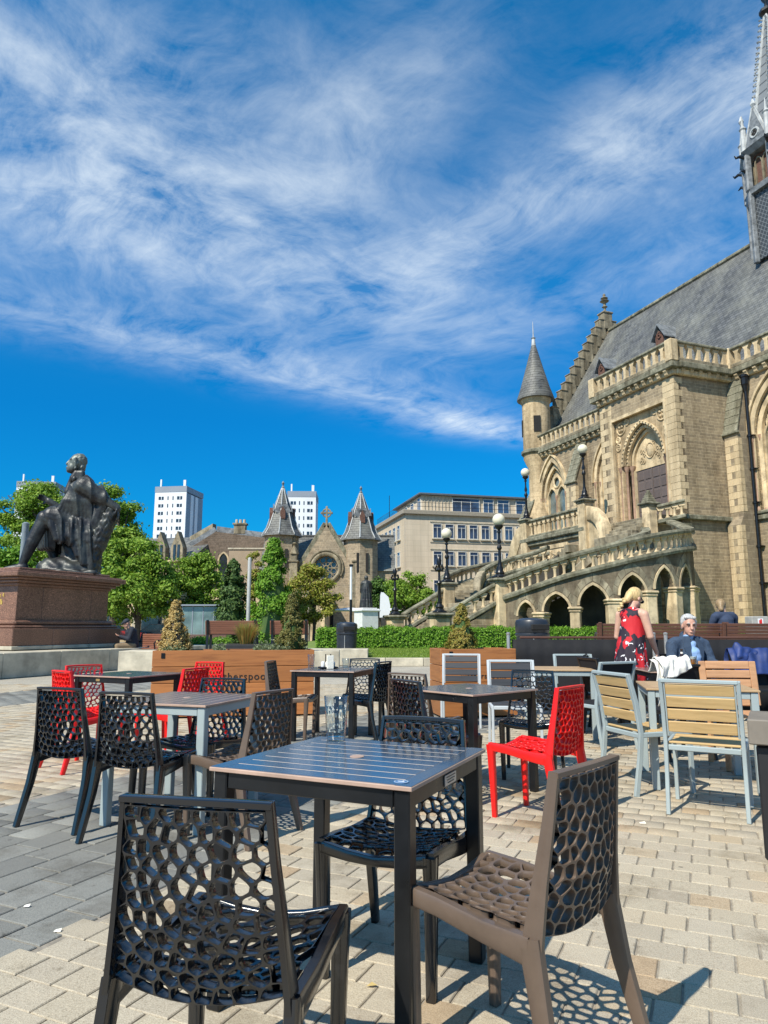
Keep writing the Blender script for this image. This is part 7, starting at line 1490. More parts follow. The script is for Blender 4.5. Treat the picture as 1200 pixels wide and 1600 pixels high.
for s_ in (-1, 1): cap(jk, (s_ * 0.215, -0.005, 0.995), (s_ * 0.27, 0.06, 0.76), 0.078, 0.066); cap(jk, (s_ * 0.27, 0.06, 0.76), (s_ * 0.13, 0.36, 0.775), 0.066, 0.05)
cap(jk, (0.0, -0.045, 1.06), (0, -0.055, 1.09), 0.085, 0.075)
fold = lambda c: 0.0025 * np.sin(c[:, 2] * 55 + c[:, 0] * 18) * np.sin(c[:, 0] * 23 + 1)
fuse('jacket', jk, 0.012, mat('navy_wool', (0.035, 0.060, 0.105), 0.9, var=0.2, scale=40, bump=0.3, bscale=200), MN, 12, fold)
sh = MB(); cap(sh, (0, 0.075, 0.62), (0, 0.075, 0.86), 0.125, 0.118, 16); cap(sh, (0, 0.065, 0.86), (0, 0.04, 1.0), 0.105, 0.085); cap(sh, (0, 0.02, 1.03), (0, 0.03, 1.085), 0.074, 0.068)
fuse('shirt', sh, 0.011, mat('pale_blue_shirt', (0.24, 0.38, 0.62), 0.8, var=0.08, scale=60), MN, 4, lambda c: 0.004 * np.sin(c[:, 2] * 70 + c[:, 0] * 10))
for s_ in (-1, 1):
    b = MB(); b.add([(s_ * 0.03, 0.102, 1.10), (s_ * 0.095, 0.075, 1.10), (s_ * 0.135, 0.135, 0.96), (s_ * 0.10, 0.168, 0.82), (s_ * 0.115, 0.172, 0.70), (s_ * 0.09, 0.192, 0.70), (s_ * 0.072, 0.19, 0.84), (s_ * 0.05, 0.15, 0.98)], [(0, 1, 2, 7), (7, 2, 3, 6), (6, 3, 4, 5)]); o = b.obj('lapel', M_['navyl'] if 'navyl' in M_ else M_.setdefault('navyl', mat('navy_lapel', (0.03, 0.052, 0.09), 0.9)), MN); md = o.modifiers.new('t', 'SOLIDIFY'); md.thickness = 0.012
b = MB()
for s_ in (-1, 1): cap(b, (s_ * 0.10, -0.02, 0.53), (s_ * 0.13, 0.42, 0.51), 0.105, 0.078); cap(b, (s_ * 0.13, 0.42, 0.50), (s_ * 0.14, 0.40, 0.12), 0.078, 0.062)
cap(b, (-0.06, -0.02, 0.54), (0.06, -0.02, 0.54), 0.14, 0.14); fuse('jeans', b, 0.014, mat('blue_denim', (0.06, 0.10, 0.19), 0.9, var=0.25, scale=30), MN, 4)
b = MB()
for s_ in (-1, 1): cap(b, (s_ * 0.14, 0.355, 0.05), (s_ * 0.15, 0.60, 0.04), 0.054, 0.045)
fuse('shoes', b, 0.011, M_['iron'], MN, 3)
mc = chair('slat', mp_.x, 9.1, 188, 'black chair the grey-haired man is sitting on', 'black')
# --- person seen from behind, leaning on the bench at the right edge
bp = at(1153, 985, 13.0); BP = thing('person', 'fair-haired person in a dark blue top seen from behind on the right-hand bench', 'person', (bp.x, 13.45, 0.42), R(12)); body = MB()
cap(body, (0, 0, 0.55), (0, 0.02, 0.86), 0.15, 0.145, 14); cap(body, (-0.14, 0.02, 1.0), (0.14, 0.02, 1.0), 0.07, 0.07); cap(body, (0, 0.03, 1.0), (0, 0.06, 1.13), 0.06, 0.055); hf3 = rotz(-35) @ rotx(-22); HP3 = head_forms(body, (0, 0.10, 1.18), hf3)
for s_ in (-1, 1): cap(body, (s_ * 0.2, 0.02, 0.98), (s_ * 0.27, 0.1, 0.72), 0.055, 0.045); cap(body, (s_ * 0.27, 0.1, 0.72), (s_ * 0.12, 0.34, 0.66), 0.045, 0.03); hand(body, (s_ * 0.12, 0.34, 0.66), (-s_ * 0.5, 0.8, 0), (0, 0, -1)); cap(body, (s_ * 0.1, 0.02, 0.5), (s_ * 0.12, 0.46, 0.5), 0.085, 0.06); cap(body, (s_ * 0.12, 0.46, 0.5), (s_ * 0.12, 0.45, 0.06), 0.058, 0.04); cap(body, (s_ * 0.12, 0.44, 0.04), (s_ * 0.12, 0.6, 0.035), 0.04, 0.032)
fuse('body', body, 0.010, M_['skin'], BP, 4); eyes(HP3, BP, f=hf3)
b = MB(); cap(b, (0, 0, 0.5), (0, 0.02, 0.88), 0.175, 0.17, 14); cap(b, (-0.15, 0.02, 1.0), (0.15, 0.02, 1.0), 0.088, 0.088)
for s_ in (-1, 1): cap(b, (s_ * 0.21, 0.02, 0.98), (s_ * 0.27, 0.1, 0.72), 0.072, 0.06); cap(b, (s_ * 0.27, 0.1, 0.72), (s_ * 0.14, 0.31, 0.67), 0.06, 0.045)
fuse('top', b, 0.014, mat('dark_blue_top', (0.03, 0.045, 0.085), 0.9), BP, 4, fold); b = MB(); q = MB(); q.ball((0, 0, 0), 0.108, 14, 10, (0.88, 1, 0.98)); b.add([Vector((0, 0.10, 1.18)) + hf3 @ (Vector(v) + Vector((0, -0.032, 0.035))) for v in q.v], q.f); cap(b, HP3(0, -0.09, 0), HP3(0, -0.085, -0.09), 0.055, 0.05); fuse('hair', b, 0.010, hairmat('fair_hair', (0.30, 0.20, 0.10), (1, 1, .3)), BP, 3)
b = MB()
for s_ in (-1, 1): cap(b, (s_ * 0.1, 0.0, 0.5), (s_ * 0.12, 0.46, 0.5), 0.1, 0.075); cap(b, (s_ * 0.12, 0.46, 0.5), (s_ * 0.12, 0.45, 0.1), 0.072, 0.06)
fuse('trousers', b, 0.016, mat('dark_trousers', (0.02, 0.02, 0.025), 0.9), BP, 3)
# --- man in a cap looking at his phone by the pedestal
cp_ = at(203, 1020, 19.3); CP = thing('person', 'man in a dark cap and navy coat looking at his phone on the bench', 'person', (at(207, 1010, 21.6).x, 21.6, 0.15), R(120)); body = MB()
cap(body, (0, 0, 0.55), (0, 0.06, 0.86), 0.16, 0.15, 14); cap(body, (-0.15, 0.09, 1.0), (0.15, 0.09, 1.0), 0.07, 0.07); cap(body, (0, 0.10, 1.0), (0, 0.15, 1.1), 0.06, 0.056); hf4 = rotx(-30); HP4 = head_forms(body, (0, 0.20, 1.17), hf4, 1.03)
for s_ in (-1, 1): hand(body, (s_ * 0.09, 0.40, 0.80), (-s_ * 0.5, 0.6, 0.3), (0, 0, 1), 1.0, 0.6); cap(body, (s_ * 0.1, 0.02, 0.5), (s_ * 0.14, 0.46, 0.5), 0.085, 0.062); cap(body, (s_ * 0.14, 0.46, 0.5), (s_ * 0.14, 0.45, 0.06), 0.06, 0.042); cap(body, (s_ * 0.14, 0.44, 0.04), (s_ * 0.14, 0.62, 0.035), 0.044, 0.036)
fuse('body', body, 0.010, M_['skin2'], CP, 4); eyes(HP4, CP, f=hf4)
b = MB(); cap(b, (0, 0, 0.52), (0, 0.06, 0.88), 0.185, 0.18, 14); cap(b, (-0.16, 0.08, 1.0), (0.16, 0.08, 1.0), 0.09, 0.09)
for s_ in (-1, 1): cap(b, (s_ * 0.22, 0.08, 0.98), (s_ * 0.28, 0.17, 0.72), 0.078, 0.066); cap(b, (s_ * 0.28, 0.17, 0.72), (s_ * 0.11, 0.38, 0.79), 0.066, 0.05)
fuse('coat', b, 0.014, mat('navy_coat', (0.016, 0.02, 0.032), 0.85), CP, 4, fold)
b = MB()
for s_ in (-1, 1): cap(b, (s_ * 0.1, 0.0, 0.52), (s_ * 0.14, 0.46, 0.51), 0.105, 0.08); cap(b, (s_ * 0.14, 0.46, 0.5), (s_ * 0.14, 0.45, 0.12), 0.078, 0.062)
fuse('trousers', b, 0.016, mat('tan_trousers', (0.24, 0.17, 0.10), 0.9), CP, 3); b = MB(); q = MB(); q.ball((0, 0, 0), 0.108, 14, 10, (0.9, 1.04, 0.72)); b.add([Vector((0, 0.20, 1.17)) + hf4 @ (Vector(v) + Vector((0, -0.008, 0.07))) for v in q.v], q.f); cap(b, HP4(0, 0.08, 0.075), HP4(0, 0.15, 0.062), 0.035, 0.02); fuse('cap', b, 0.010, mat('navy_cap', (0.02, 0.028, 0.045), 0.8), CP, 3)
b = MB(); b.box((0, 0.47, 0.86), (0.075, 0.012, 0.15), 0.004, rotx(-40)); ph = b.obj('phone', M_['iron']); tag(ph, 'dark phone held in the hands of the man in the cap', 'phone'); ph.matrix_world = Matrix.Translation(CP.location) @ Matrix.Rotation(R(120), 4, 'Z')
b = MB()
for s_ in (-1, 1): cap(b, (s_ * 0.14, 0.42, 0.05), (s_ * 0.14, 0.66, 0.04), 0.054, 0.046)
fuse('shoes', b, 0.012, M_['kerb'], CP, 3)
# --- white jacket draped over a black chair; blue bag at the right
jp = Vector((2.78, 7.0, 0)); jr = R(12)
def drape(name, m, parent, xs, path, wr, nu=44, nv=40, th=0.006, hem=None):
    P2 = [Vector(p) for p in path]; L_ = [0.0]
    for p, q in zip(P2, P2[1:]): L_.append(L_[-1] + (q - p).length)
    V = []
    for i in range(nu + 1):
        u = i / nu; x = xs[0] + (xs[1] - xs[0]) * u; e_ = hem(u) if hem else 1.0
        for k in range(nv + 1):
            s_ = L_[-1] * (k / nv) * e_; j_ = max(0, min(len(P2) - 2, next((n_ for n_ in range(len(L_) - 1) if L_[n_ + 1] >= s_), len(L_) - 2))); f = (s_ - L_[j_]) / (L_[j_ + 1] - L_[j_]); p = P2[j_].lerp(P2[j_ + 1], f); d = (P2[j_ + 1] - P2[j_]).normalized(); nrm = Vector((-d.y, d.x)); amp = wr * (0.4 + 0.9 * k / nv)
            o_ = amp * (math.sin(u * 17 + 2.2 * math.sin(k / nv * 5)) * 0.6 + math.sin(u * 31 + k / nv * 7) * 0.3 + 0.6 * math.sin(k / nv * 13 + u * 9))
            V.append((x + 0.6 * amp * math.sin(k / nv * 9 + u * 6), p.x + nrm.x * o_, p.y + nrm.y * o_))
    b = MB(); b.add(V, [(i * (nv + 1) + k, (i + 1) * (nv + 1) + k, (i + 1) * (nv + 1) + k + 1, i * (nv + 1) + k + 1) for i in range(nu) for k in range(nv)]); o = b.obj(name, m, parent, smooth='all'); md = o.modifiers.new('thickness', 'SOLIDIFY'); md.thickness = th; return o
JK = thing('draped_jacket', 'white jacket draped over the back of a black chair in front of the woman', 'jacket', jp, jr); M_['wcotton'] = mat('white_cotton', (0.74, 0.71, 0.64), 0.9, var=0.06, scale=20, bump=0.2, bscale=120)
drape('cloth', M_['wcotton'], JK, (-0.34, -0.02), [(-0.16, 0.80), (-0.20, 0.885), (-0.25, 0.935), (-0.30, 0.945), (-0.35, 0.915), (-0.375, 0.85), (-0.38, 0.76)], 0.013, hem=lambda u: 1.0 - 0.35 * max(0, u - 0.45))
drape('sleeve', M_['wcotton'], JK, (-0.37, -0.24), [(-0.25, 0.92), (-0.32, 0.90), (-0.36, 0.80), (-0.36, 0.62), (-0.34, 0.50)], 0.012, 18, 30)
bg_ = at(1165, 1030, 9.0); BG = thing('blue_jacket', 'bright blue jacket slung over a chair at the right, beside the seated man', 'jacket', (bg_.x + 0.22, 9.1, 0.0), R(180)); M_['bnylon'] = mat('royal_blue_nylon', (0.012, 0.032, 0.14), 0.6, var=0.25)
drape('cloth', M_['bnylon'], BG, (-0.26, 0.26), [(-0.10, 0.62), (-0.20, 0.86), (-0.27, 0.93 + 0.02), (-0.33, 0.93), (-0.38, 0.80), (-0.40, 0.55)], 0.02)
b = MB(); cap(b, (0.12, -0.29, 0.84), (0.14, -0.29, 1.0), 0.13, 0.03); cap(b, (0.1, -0.28, 0.9), (-0.1, -0.28, 0.86), 0.08, 0.05); fuse('hood', b, 0.012, M_['bnylon'], BG, 4, lambda c: 0.010 * np.sin(c[:, 0] * 50 + c[:, 2] * 22))
chair('slat', bg_.x + 0.22, 9.1, 180, 'black chair under the bright blue jacket', 'black')
for x, y, dg_, lb in ((2.62, 8.3, 280, 'black sling chair at the left end of the dark table behind the woman'),):
    chair('slat', x, y, dg_, lb, 'black')

# ================================================================ seated bronze figure on its granite pedestal
E1 = Vector((0.37, 0.93, 0)).normalized(); PA = math.atan2(E1.y, E1.x); pc = at(17, 1021.7, 18.6)
M_['granite'] = NT('red_brown_granite'); 
def granite(name, c, k=150):
    t = NT(name); v = t.obj(); n1 = t.noise(v, k, 2, 0.7); n2 = t.noise(v, k * 0.45, 3, 0.7); col = t.mix(t.ramp(n1, [(0.32, tuple(x * .35 for x in c)), (0.5, c), (0.68, tuple(min(1, x * 1.9) for x in c))]), t.ramp(n2, [(0.35, (0.6, 0.55, 0.55)), (0.65, (1.2, 1.15, 1.1))]), 0.7, 'MULTIPLY'); d = t.noise(t.obj((1, 1, .3)), 1.2, 5); col = t.mix(col, t.ramp(d, [(0.35, (0.75, 0.73, 0.72)), (0.65, (1.1, 1.08, 1.05))]), 0.8, 'MULTIPLY'); t.set('Base Color', col); t.set('Roughness', 0.42); t.set('Specular IOR Level', 0.4); return t.m
M_['granite'] = granite('red_brown_granite', (0.205, 0.115, 0.08), 55)
PD = thing('pedestal', 'red-brown granite pedestal with gilt lettering under the seated bronze statue', 'pedestal', (pc.x, pc.y, 0), PA)   # local x along the broad face, y to the left
Lx, Wy = 3.95, 4.3; z0 = 0.62
def pbox(name, o_, za, zb_, m, nx=1, ch=0.015):
    for i in range(nx):
        l = (Lx - 2 * o_) / nx; b = MB(); b.box((o_ + l * (i + 0.5), Wy / 2, (za + zb_) / 2), (l - 0.006, Wy - 2 * o_, zb_ - za), ch); b.obj(name, m, PD)
pbox('footing', -0.05, z0, z0 + 0.10, M_['kerb'], 3); pbox('base_course', 0.0, z0 + 0.10, z0 + 0.56, M_['granite'], 3); pbox('base_moulding', 0.06, z0 + 0.56, z0 + 0.64, M_['granite'], 1, 0.03); pbox('base_moulding', 0.16, z0 + 0.64, z0 + 0.78, M_['granite'], 1, 0.05)
b = MB(); D0 = 0.3
for xa, xb in ((D0, 1.15), (1.15, 2.95), (2.95, Lx - D0)):
    b = MB(); b.box(((xa + xb) / 2, Wy / 2, z0 + 1.24), (xb - xa - 0.006, Wy - 2 * D0, 0.92), 0.006); b.obj('die_block', M_['granite'], PD)
for i, (o_, za, zb_) in enumerate(((0.24, 1.70, 1.78), (0.14, 1.78, 1.86), (0.05, 1.86, 1.93), (-0.06, 1.93, 2.06), (0.03, 2.06, 2.10), (0.28, 2.10, 2.20))): pbox('cornice', o_, z0 + za - 0.0, z0 + zb_, M_['granite'], 2 if i in (3,) else 1, 0.02)
ztop = z0 + 2.20
gold = mat('gilt_lettering', (0.62, 0.42, 0.10), 0.35, 0.3)
for k in range(3):
    y = 0.78 + k * 0.07
    for q in range(9 - 2 * k):                               # worn gilt characters, too small to read
        b = MB(); w_ = prng.uniform(0.04, 0.08)
        for u in range(3): b.box((D0 - 0.004, y + prng.uniform(0, w_), z0 + 1.44 - k * 0.17 + prng.uniform(-.04, .04)), (0.006, prng.choice([0.014, w_]), prng.choice([0.014, 0.09])))
        b.obj('gilt_character', gold, PD); y += w_ + 0.07
SP_ = thing('stone_step', 'broad pale stone step on which the granite pedestal stands', 'step', (pc.x, pc.y, 0), PA)
for i in range(6):
    b = MB(); xa = -2.9 + i * 1.75; b.box((xa + 0.87, -0.1, 0.30), (1.744, 2.0, 0.60), 0.012); b.obj('step_block', M_['kerb'], SP_)
b = MB(); b.box((1.3, 3.4, 0.30), (8.4, 5.0, 0.598)); b.obj('step_core', M_['kerb'], SP_)
def bronze():
    t = NT('dark_bronze'); v = t.obj(); n = t.noise(v, 3, 6, 0.65); geo = t.new('ShaderNodeNewGeometry'); up = t.new('ShaderNodeSeparateXYZ', {0: geo.outputs['Normal']}).outputs[2]; sp = t.new('ShaderNodeSeparateXYZ', {0: v})
    pat = t.math('MULTIPLY', t.ramp(n, [(0.42, (0, 0, 0)), (0.66, (1, 1, 1))]), 0.35); headz = t.new('ShaderNodeMapRange', {0: sp.outputs[2], 1: 2.62, 2: 2.75}).outputs[0]
    f = t.math('MAXIMUM', pat, t.math('MULTIPLY', headz, 0.85)); t.set('Base Color', t.mix((0.016, 0.016, 0.018), (0.20, 0.225, 0.19), t.math('MULTIPLY', f, 0.75))); t.set('Metallic', 0.25); t.set('Roughness', 0.46); t.set('Specular IOR Level', 0.55); t.bump(t.noise(v, 24, 4), 0.25, 0.02); return t.m
M_['bronze'] = bronze()
# the figure is laid out in the plane of the broad face: X along that face (away from the camera), Y left, Z up; it looks along -X
fr = at(115, 880, 20.4); SB_ = thing('bronze_statue', 'dark bronze statue of a seated man in a cloak leaning on a tree stump', 'statue', (at(100, 880, 22.0).x, 22.0, ztop), R(14)); SB_.scale = (1.08, 1.08, 1.25)
SX = 1.0
sb = MB()                                                   # scale: seated man about 3 m tall overall, head at z 3.2
def q_(x, y, z): return Vector((x, y, z))
hip = q_(0.55, 0.0, 1.12); chest = q_(0.42, 0, 2.05); neck = q_(0.28, -0.02, 2.48)
cap(sb, hip, q_(0.55, 0, 1.55), 0.42, 0.40, 16); cap(sb, q_(0.53, 0, 1.5), chest, 0.40, 0.42, 16); cap(sb, q_(0.40, -0.36, 2.18), q_(0.44, 0.36, 2.15), 0.24, 0.24, 14); cap(sb, chest, neck, 0.26, 0.17, 14)
hfS = Matrix.Rotation(R(98), 3, 'Z') @ rotx(14); HS = head_forms(sb, (0.14, -0.02, 2.83), hfS, 2.35)
def ell(bb, p, r, sc, f=I3):
    q = MB(); q.ball((0, 0, 0), r, 14, 10, sc); bb.add([Vector(p) + f @ Vector(v) for v in q.v], q.f)
for sx in (-1, 1): ell(sb, HS(sx * 0.032, 0.078, 0.034), 0.045, (1.2, 0.7, 0.5), hfS)
# near leg (on the camera side, -y): knee forward, shin slanting back to a foot at the front
kn = q_(-0.55, -0.30, 1.36); an = q_(-1.02, -0.34, 0.22); cap(sb, q_(0.42, -0.24, 1.12), kn, 0.30, 0.215, 14); cap(sb, kn, q_(-0.82, -0.32, 0.78), 0.20, 0.185, 12); cap(sb, q_(-0.82, -0.32, 0.78), an, 0.185, 0.105, 12); cap(sb, an + q_(0.04, 0, -0.08), q_(-1.42, -0.36, 0.08), 0.13, 0.085, 12)
# far leg drawn further back
kn2 = q_(-0.72, 0.34, 1.2); an2 = q_(-0.25, 0.30, 0.30); cap(sb, q_(0.42, 0.24, 1.10), kn2, 0.30, 0.21, 14); cap(sb, kn2, an2, 0.195, 0.11, 12); cap(sb, an2, q_(-0.55, 0.32, 0.22), 0.12, 0.09)
# near arm stretched back over the stump, hand hanging; far arm bent forward holding a pen
el = q_(0.98, -0.52, 1.92); wr = q_(1.42, -0.56, 1.66); cap(sb, q_(0.46, -0.42, 2.16), el, 0.20, 0.155, 12); cap(sb, el, wr, 0.15, 0.095, 12); hand(sb, wr, (0.25, -0.1, -1), (-1, 0, -0.1), 2.3, 0.35)
el2 = q_(-0.05, 0.50, 1.55); wr2 = q_(-0.62, 0.44, 1.92); cap(sb, q_(0.40, 0.40, 2.14), el2, 0.19, 0.14, 12); cap(sb, el2, wr2, 0.14, 0.085, 12); hand(sb, wr2, (-0.85, -0.1, 0.35), (0.1, -1, -0.3), 2.2, 0.7)
fuse('body', sb, 0.021, M_['bronze'], SB_, 3)
hr = MB(); ell(hr, HS(0, -0.03, 0.055), 0.215, (0.88, 1.0, 0.86), hfS); ell(hr, HS(0, -0.075, -0.02), 0.15, (1.1, 0.7, 1.2), hfS)
for sx in (-1, 1): cap(hr, HS(sx * 0.08, 0.02, 0.04), HS(sx * 0.084, -0.01, -0.06), 0.05, 0.035)
fuse('hair', hr, 0.02, M_['bronze'], SB_, 2, lambda c: 0.010 * np.sin(c[:, 0] * 42 + 3 * np.sin(c[:, 2] * 22)) * np.cos(c[:, 1] * 36 + c[:, 2] * 24))
nk = MB()
for k in range(4): cap(nk, q_(0.10 + 0.03 * k, -0.16, 2.44 + 0.045 * k), q_(0.08 + 0.03 * k, 0.14, 2.45 + 0.045 * k), 0.10, 0.10, 10); cap(nk, q_(0.10 + 0.03 * k, -0.16, 2.44 + 0.045 * k), q_(0.34, -0.2, 2.42 + 0.05 * k), 0.09, 0.10, 10)
cap(nk, q_(0.06, -0.04, 2.42), q_(-0.02, -0.06, 2.12), 0.09, 0.12, 10); fuse('neckcloth', nk, 0.022, M_['bronze'], SB_, 2)
cl = MB()                                                   # cloak: shoulder swathe, diagonal folds, skirt over the thigh and falls
cap(cl, q_(0.52, -0.36, 2.22), q_(0.46, 0.34, 2.2), 0.27, 0.26, 14)
for i in range(9):
    f = i / 8; a = q_(0.52 - 0.30 * f, -0.36 - 0.06 * math.sin(f * 3), 2.34 - 0.06 * f); c_ = q_(0.72 - 0.95 * f, -0.42 + 0.06 * f, 1.30 - 0.05 * f + 0.12 * f); m_ = (a + c_) / 2 + q_(-0.02, -0.08, 0.0); cap(cl, a, m_, 0.085, 0.10, 10); cap(cl, m_, c_, 0.10, 0.075, 10)
for i in range(7):
    f = i / 6; cap(cl, q_(0.62 - 0.85 * f, -0.40, 1.34 + 0.04 * f), q_(0.70 - 0.62 * f, -0.50, 0.82 + 0.12 * f), 0.11, 0.10, 10)
for i in range(6):
    f = i / 5; cap(cl, q_(0.74 - 0.5 * f, -0.46, 1.0), q_(0.78 - 0.36 * f, -0.50 + 0.04 * math.sin(i * 2), 0.12 + 0.34 * f), 0.12, 0.085, 10)
for i in range(5): cap(cl, q_(-0.35 - 0.06 * i, 0.12, 1.44 - 0.03 * i), q_(-0.72 + 0.05 * i, 0.30, 1.25 - 0.1 * i), 0.12, 0.12, 10)
for i in range(4): cap(cl, q_(0.16 + 0.05 * i, -0.22 + 0.1 * i, 2.42 + 0.05 * i), q_(0.02 + 0.06 * i, 0.12, 2.36 + 0.06 * i), 0.10, 0.10, 10)
cap(cl, q_(0.5, -0.16, 1.22), q_(-0.38, -0.30, 1.42), 0.35, 0.27, 14); cap(cl, q_(0.3, 0.28, 1.2), q_(-0.6, 0.36, 1.24), 0.31, 0.26, 14); cap(cl, q_(0.42, -0.40, 2.18), q_(0.86, -0.50, 1.97), 0.255, 0.20, 14); cap(cl, q_(0.5, 0.0, 1.2), q_(0.46, -0.02, 2.0), 0.46, 0.43, 16)
for i in range(9):
    f = i / 8; cap(cl, q_(0.55 - 0.9 * f, -0.40 - 0.05 * math.sin(i * 2.4), 1.28 + 0.08 * f), q_(0.56 - 0.72 * f, -0.46 - 0.06 * math.sin(i * 2.4), 0.74 + 0.12 * f), 0.13, 0.105, 10)
for i in range(6):
    f = i / 5; cap(cl, q_(0.2 - 0.75 * f, 0.42, 1.2), q_(0.25 - 0.7 * f, 0.44, 0.62), 0.13, 0.11, 10)
cap(cl, q_(0.70, -0.12, 1.15), q_(0.80, -0.16, 2.0), 0.40, 0.30, 14); cap(cl, q_(0.85, -0.3, 1.2), q_(1.0, -0.40, 1.75), 0.24, 0.2, 12); cap(cl, q_(0.46, -0.44, 2.2), q_(0.98, -0.5, 1.90), 0.27, 0.215, 14)
for i in range(5): cap(cl, q_(-0.38 - 0.07 * i, -0.16 + 0.12 * i, 1.36), q_(-0.36 - 0.09 * i, -0.08 + 0.12 * i, 0.72), 0.17, 0.13, 10)
def folds(c):
    x, y, z = c[:, 0], c[:, 1], c[:, 2]; wv = 0.9 * np.sin(2.3 * z + 1.7 * y) + 0.7 * np.sin(3.1 * x - 1.3 * z)
    up = 1 - np.abs(np.sin((x * 0.75 + z * 0.42 + y * 0.3) * 8.5 + wv)); lo = 1 - np.abs(np.sin((x * 1.0 + y * 0.55) * 11 + 0.8 * wv + 0.5 * z)); t_ = np.clip((z - 1.15) / 0.3, 0, 1)
    return 0.055 * (up * t_ + lo * (1 - t_)) ** 1.6 - 0.018
fuse('cloak', cl, 0.021, M_['bronze'], SB_, 3, folds)
st_ = MB(); cap(st_, q_(0.70, -0.22, 0.1), q_(0.86, -0.26, 0.8), 0.30, 0.25, 14); cap(st_, q_(0.86, -0.26, 0.75), q_(1.27, -0.38, 1.62), 0.30, 0.23, 14); cap(st_, q_(0.62, 0.2, 0.1), q_(0.7, 0.1, 0.85), 0.38, 0.32, 12); cap(st_, q_(0.5, 0.1, 0.1), q_(0.5, 0.1, 0.7), 0.42, 0.36)
fuse('tree_stump', st_, 0.03, M_['bronze'], SB_, 3, lambda c: 0.022 * np.sin(c[:, 2] * 34 + np.sin(c[:, 0] * 30) * 2) * np.sin(np.arctan2(c[:, 1], c[:, 0] - 1) * 14 + c[:, 2] * 6))
rk = MB(); ell(rk, q_(0.36, 0.08, 0.5), 0.52, (1.0, 0.9, 1.05)); ell(rk, q_(-0.15, -0.25, 0.16), 0.36, (1.5, 1.0, 0.75)); ell(rk, q_(0.35, -0.3, 0.12), 0.34, (1.5, 1.0, 0.6)); ell(rk, q_(-0.3, 0.25, 0.12), 0.3, (1.6, 1.3, 0.6)); rk.box((-0.25, -0.05, 0.03), (2.5, 1.4, 0.1), 0.02)
fuse('rock', rk, 0.035, M_['bronze'], SB_, 2, lambda c: 0.03 * np.sin(c[:, 0] * 11 + c[:, 1] * 7) * np.sin(c[:, 2] * 15 + c[:, 0] * 5))
sc_ = MB(); cap(sc_, q_(-1.35, 0.35, 0.12), q_(-0.9, 0.45, 0.12), 0.07, 0.07); ell(sc_, q_(-1.25, 0.2, 0.1), 0.2, (1.2, 0.8, 0.5)); sc_.box((-1.2, 0.3, 0.05), (0.5, 0.4, 0.09), 0.03); fuse('book', sc_, 0.025, M_['bronze'], SB_, 2)
# pale post behind the statue's feet
pp = at(35, 885, 24); t = thing('pale_post', 'slim grey post rising behind the feet of the bronze statue', 'post', (pp.x, 24, 0)); b = MB(); b.lathe([(0.11, 0), (0.11, at(35, 820, 24).z - 0.05), (0.12, at(35, 818, 24).z), (0.06, at(35, 817, 24).z + 0.02)], 14); b.obj('shaft', mat('grey_post_paint', (0.20, 0.24, 0.26), 0.5), t, smooth=True)
pp = at(387, 985, 37); t = thing('column_post', 'tall pale grey column between the dark conifer and the bright cone-shaped tree', 'post', (pp.x, 37, 0)); b = MB(); b.lathe([(0.10, 0), (0.10, at(387, 873, 37).z), (0.07, at(387, 872, 37).z + 0.03)], 14); b.obj('shaft', mat('pale_column', (0.36, 0.36, 0.34), 0.5), t, smooth=True)
# distant standing figure on a white plinth
ps = at(572, 985, 36); DS = thing('robed_statue', 'small dark robed statue standing with its back turned on a white plinth', 'statue', (ps.x, 36, at(572, 950, 36).z)); b = MB()
cap(b, (0, 0, 0.3), (0, 0, 0.9), 0.30, 0.24, 14); cap(b, (0, 0, 0.9), (0, 0.02, 1.22), 0.24, 0.2, 14); cap(b, (-0.14, 0, 1.26), (0.14, 0, 1.26), 0.12, 0.12); ell(b, (0, 0.03, 1.52), 0.13, (0.85, 1, 1.05)); cap(b, (0, 0, 1.3), (0, 0.02, 1.45), 0.07, 0.06); cap(b, (-0.22, 0, 1.2), (-0.27, 0.12, 0.8), 0.08, 0.07); cap(b, (0.22, 0, 1.2), (0.25, 0.14, 0.85), 0.08, 0.07); cap(b, (0, 0, 0.05), (0, 0, 0.3), 0.34, 0.32)
fuse('figure', b, 0.025, M_['bronze'], DS, 3, lambda c: 0.02 * np.sin(np.arctan2(c[:, 1], c[:, 0]) * 13) * np.clip((1.2 - c[:, 2]) / 0.5, 0, 1))
pz_ = at(572, 950, 36).z; t = thing('white_plinth', 'white stone plinth carrying the small dark robed statue', 'pedestal', (ps.x, 36, 0), R(28)); m = mat('white_marble', (0.66, 0.66, 0.64), 0.5, var=0.06)
b = MB(); b.box((0, 0, 0.35), (1.25, 1.25, 0.7), 0.02); b.obj('base', m, t); b = MB(); b.box((0, 0, (0.7 + pz_ - 0.1) / 2), (0.92, 0.92, pz_ - 0.8), 0.02); b.obj('die', m, t); b = MB(); b.box((0, 0, pz_ - 0.13), (1.1, 1.1, 0.1), 0.03); b.box((0, 0, pz_ - 0.04), (0.85, 0.85, 0.08), 0.02); b.obj('cap', m, t)
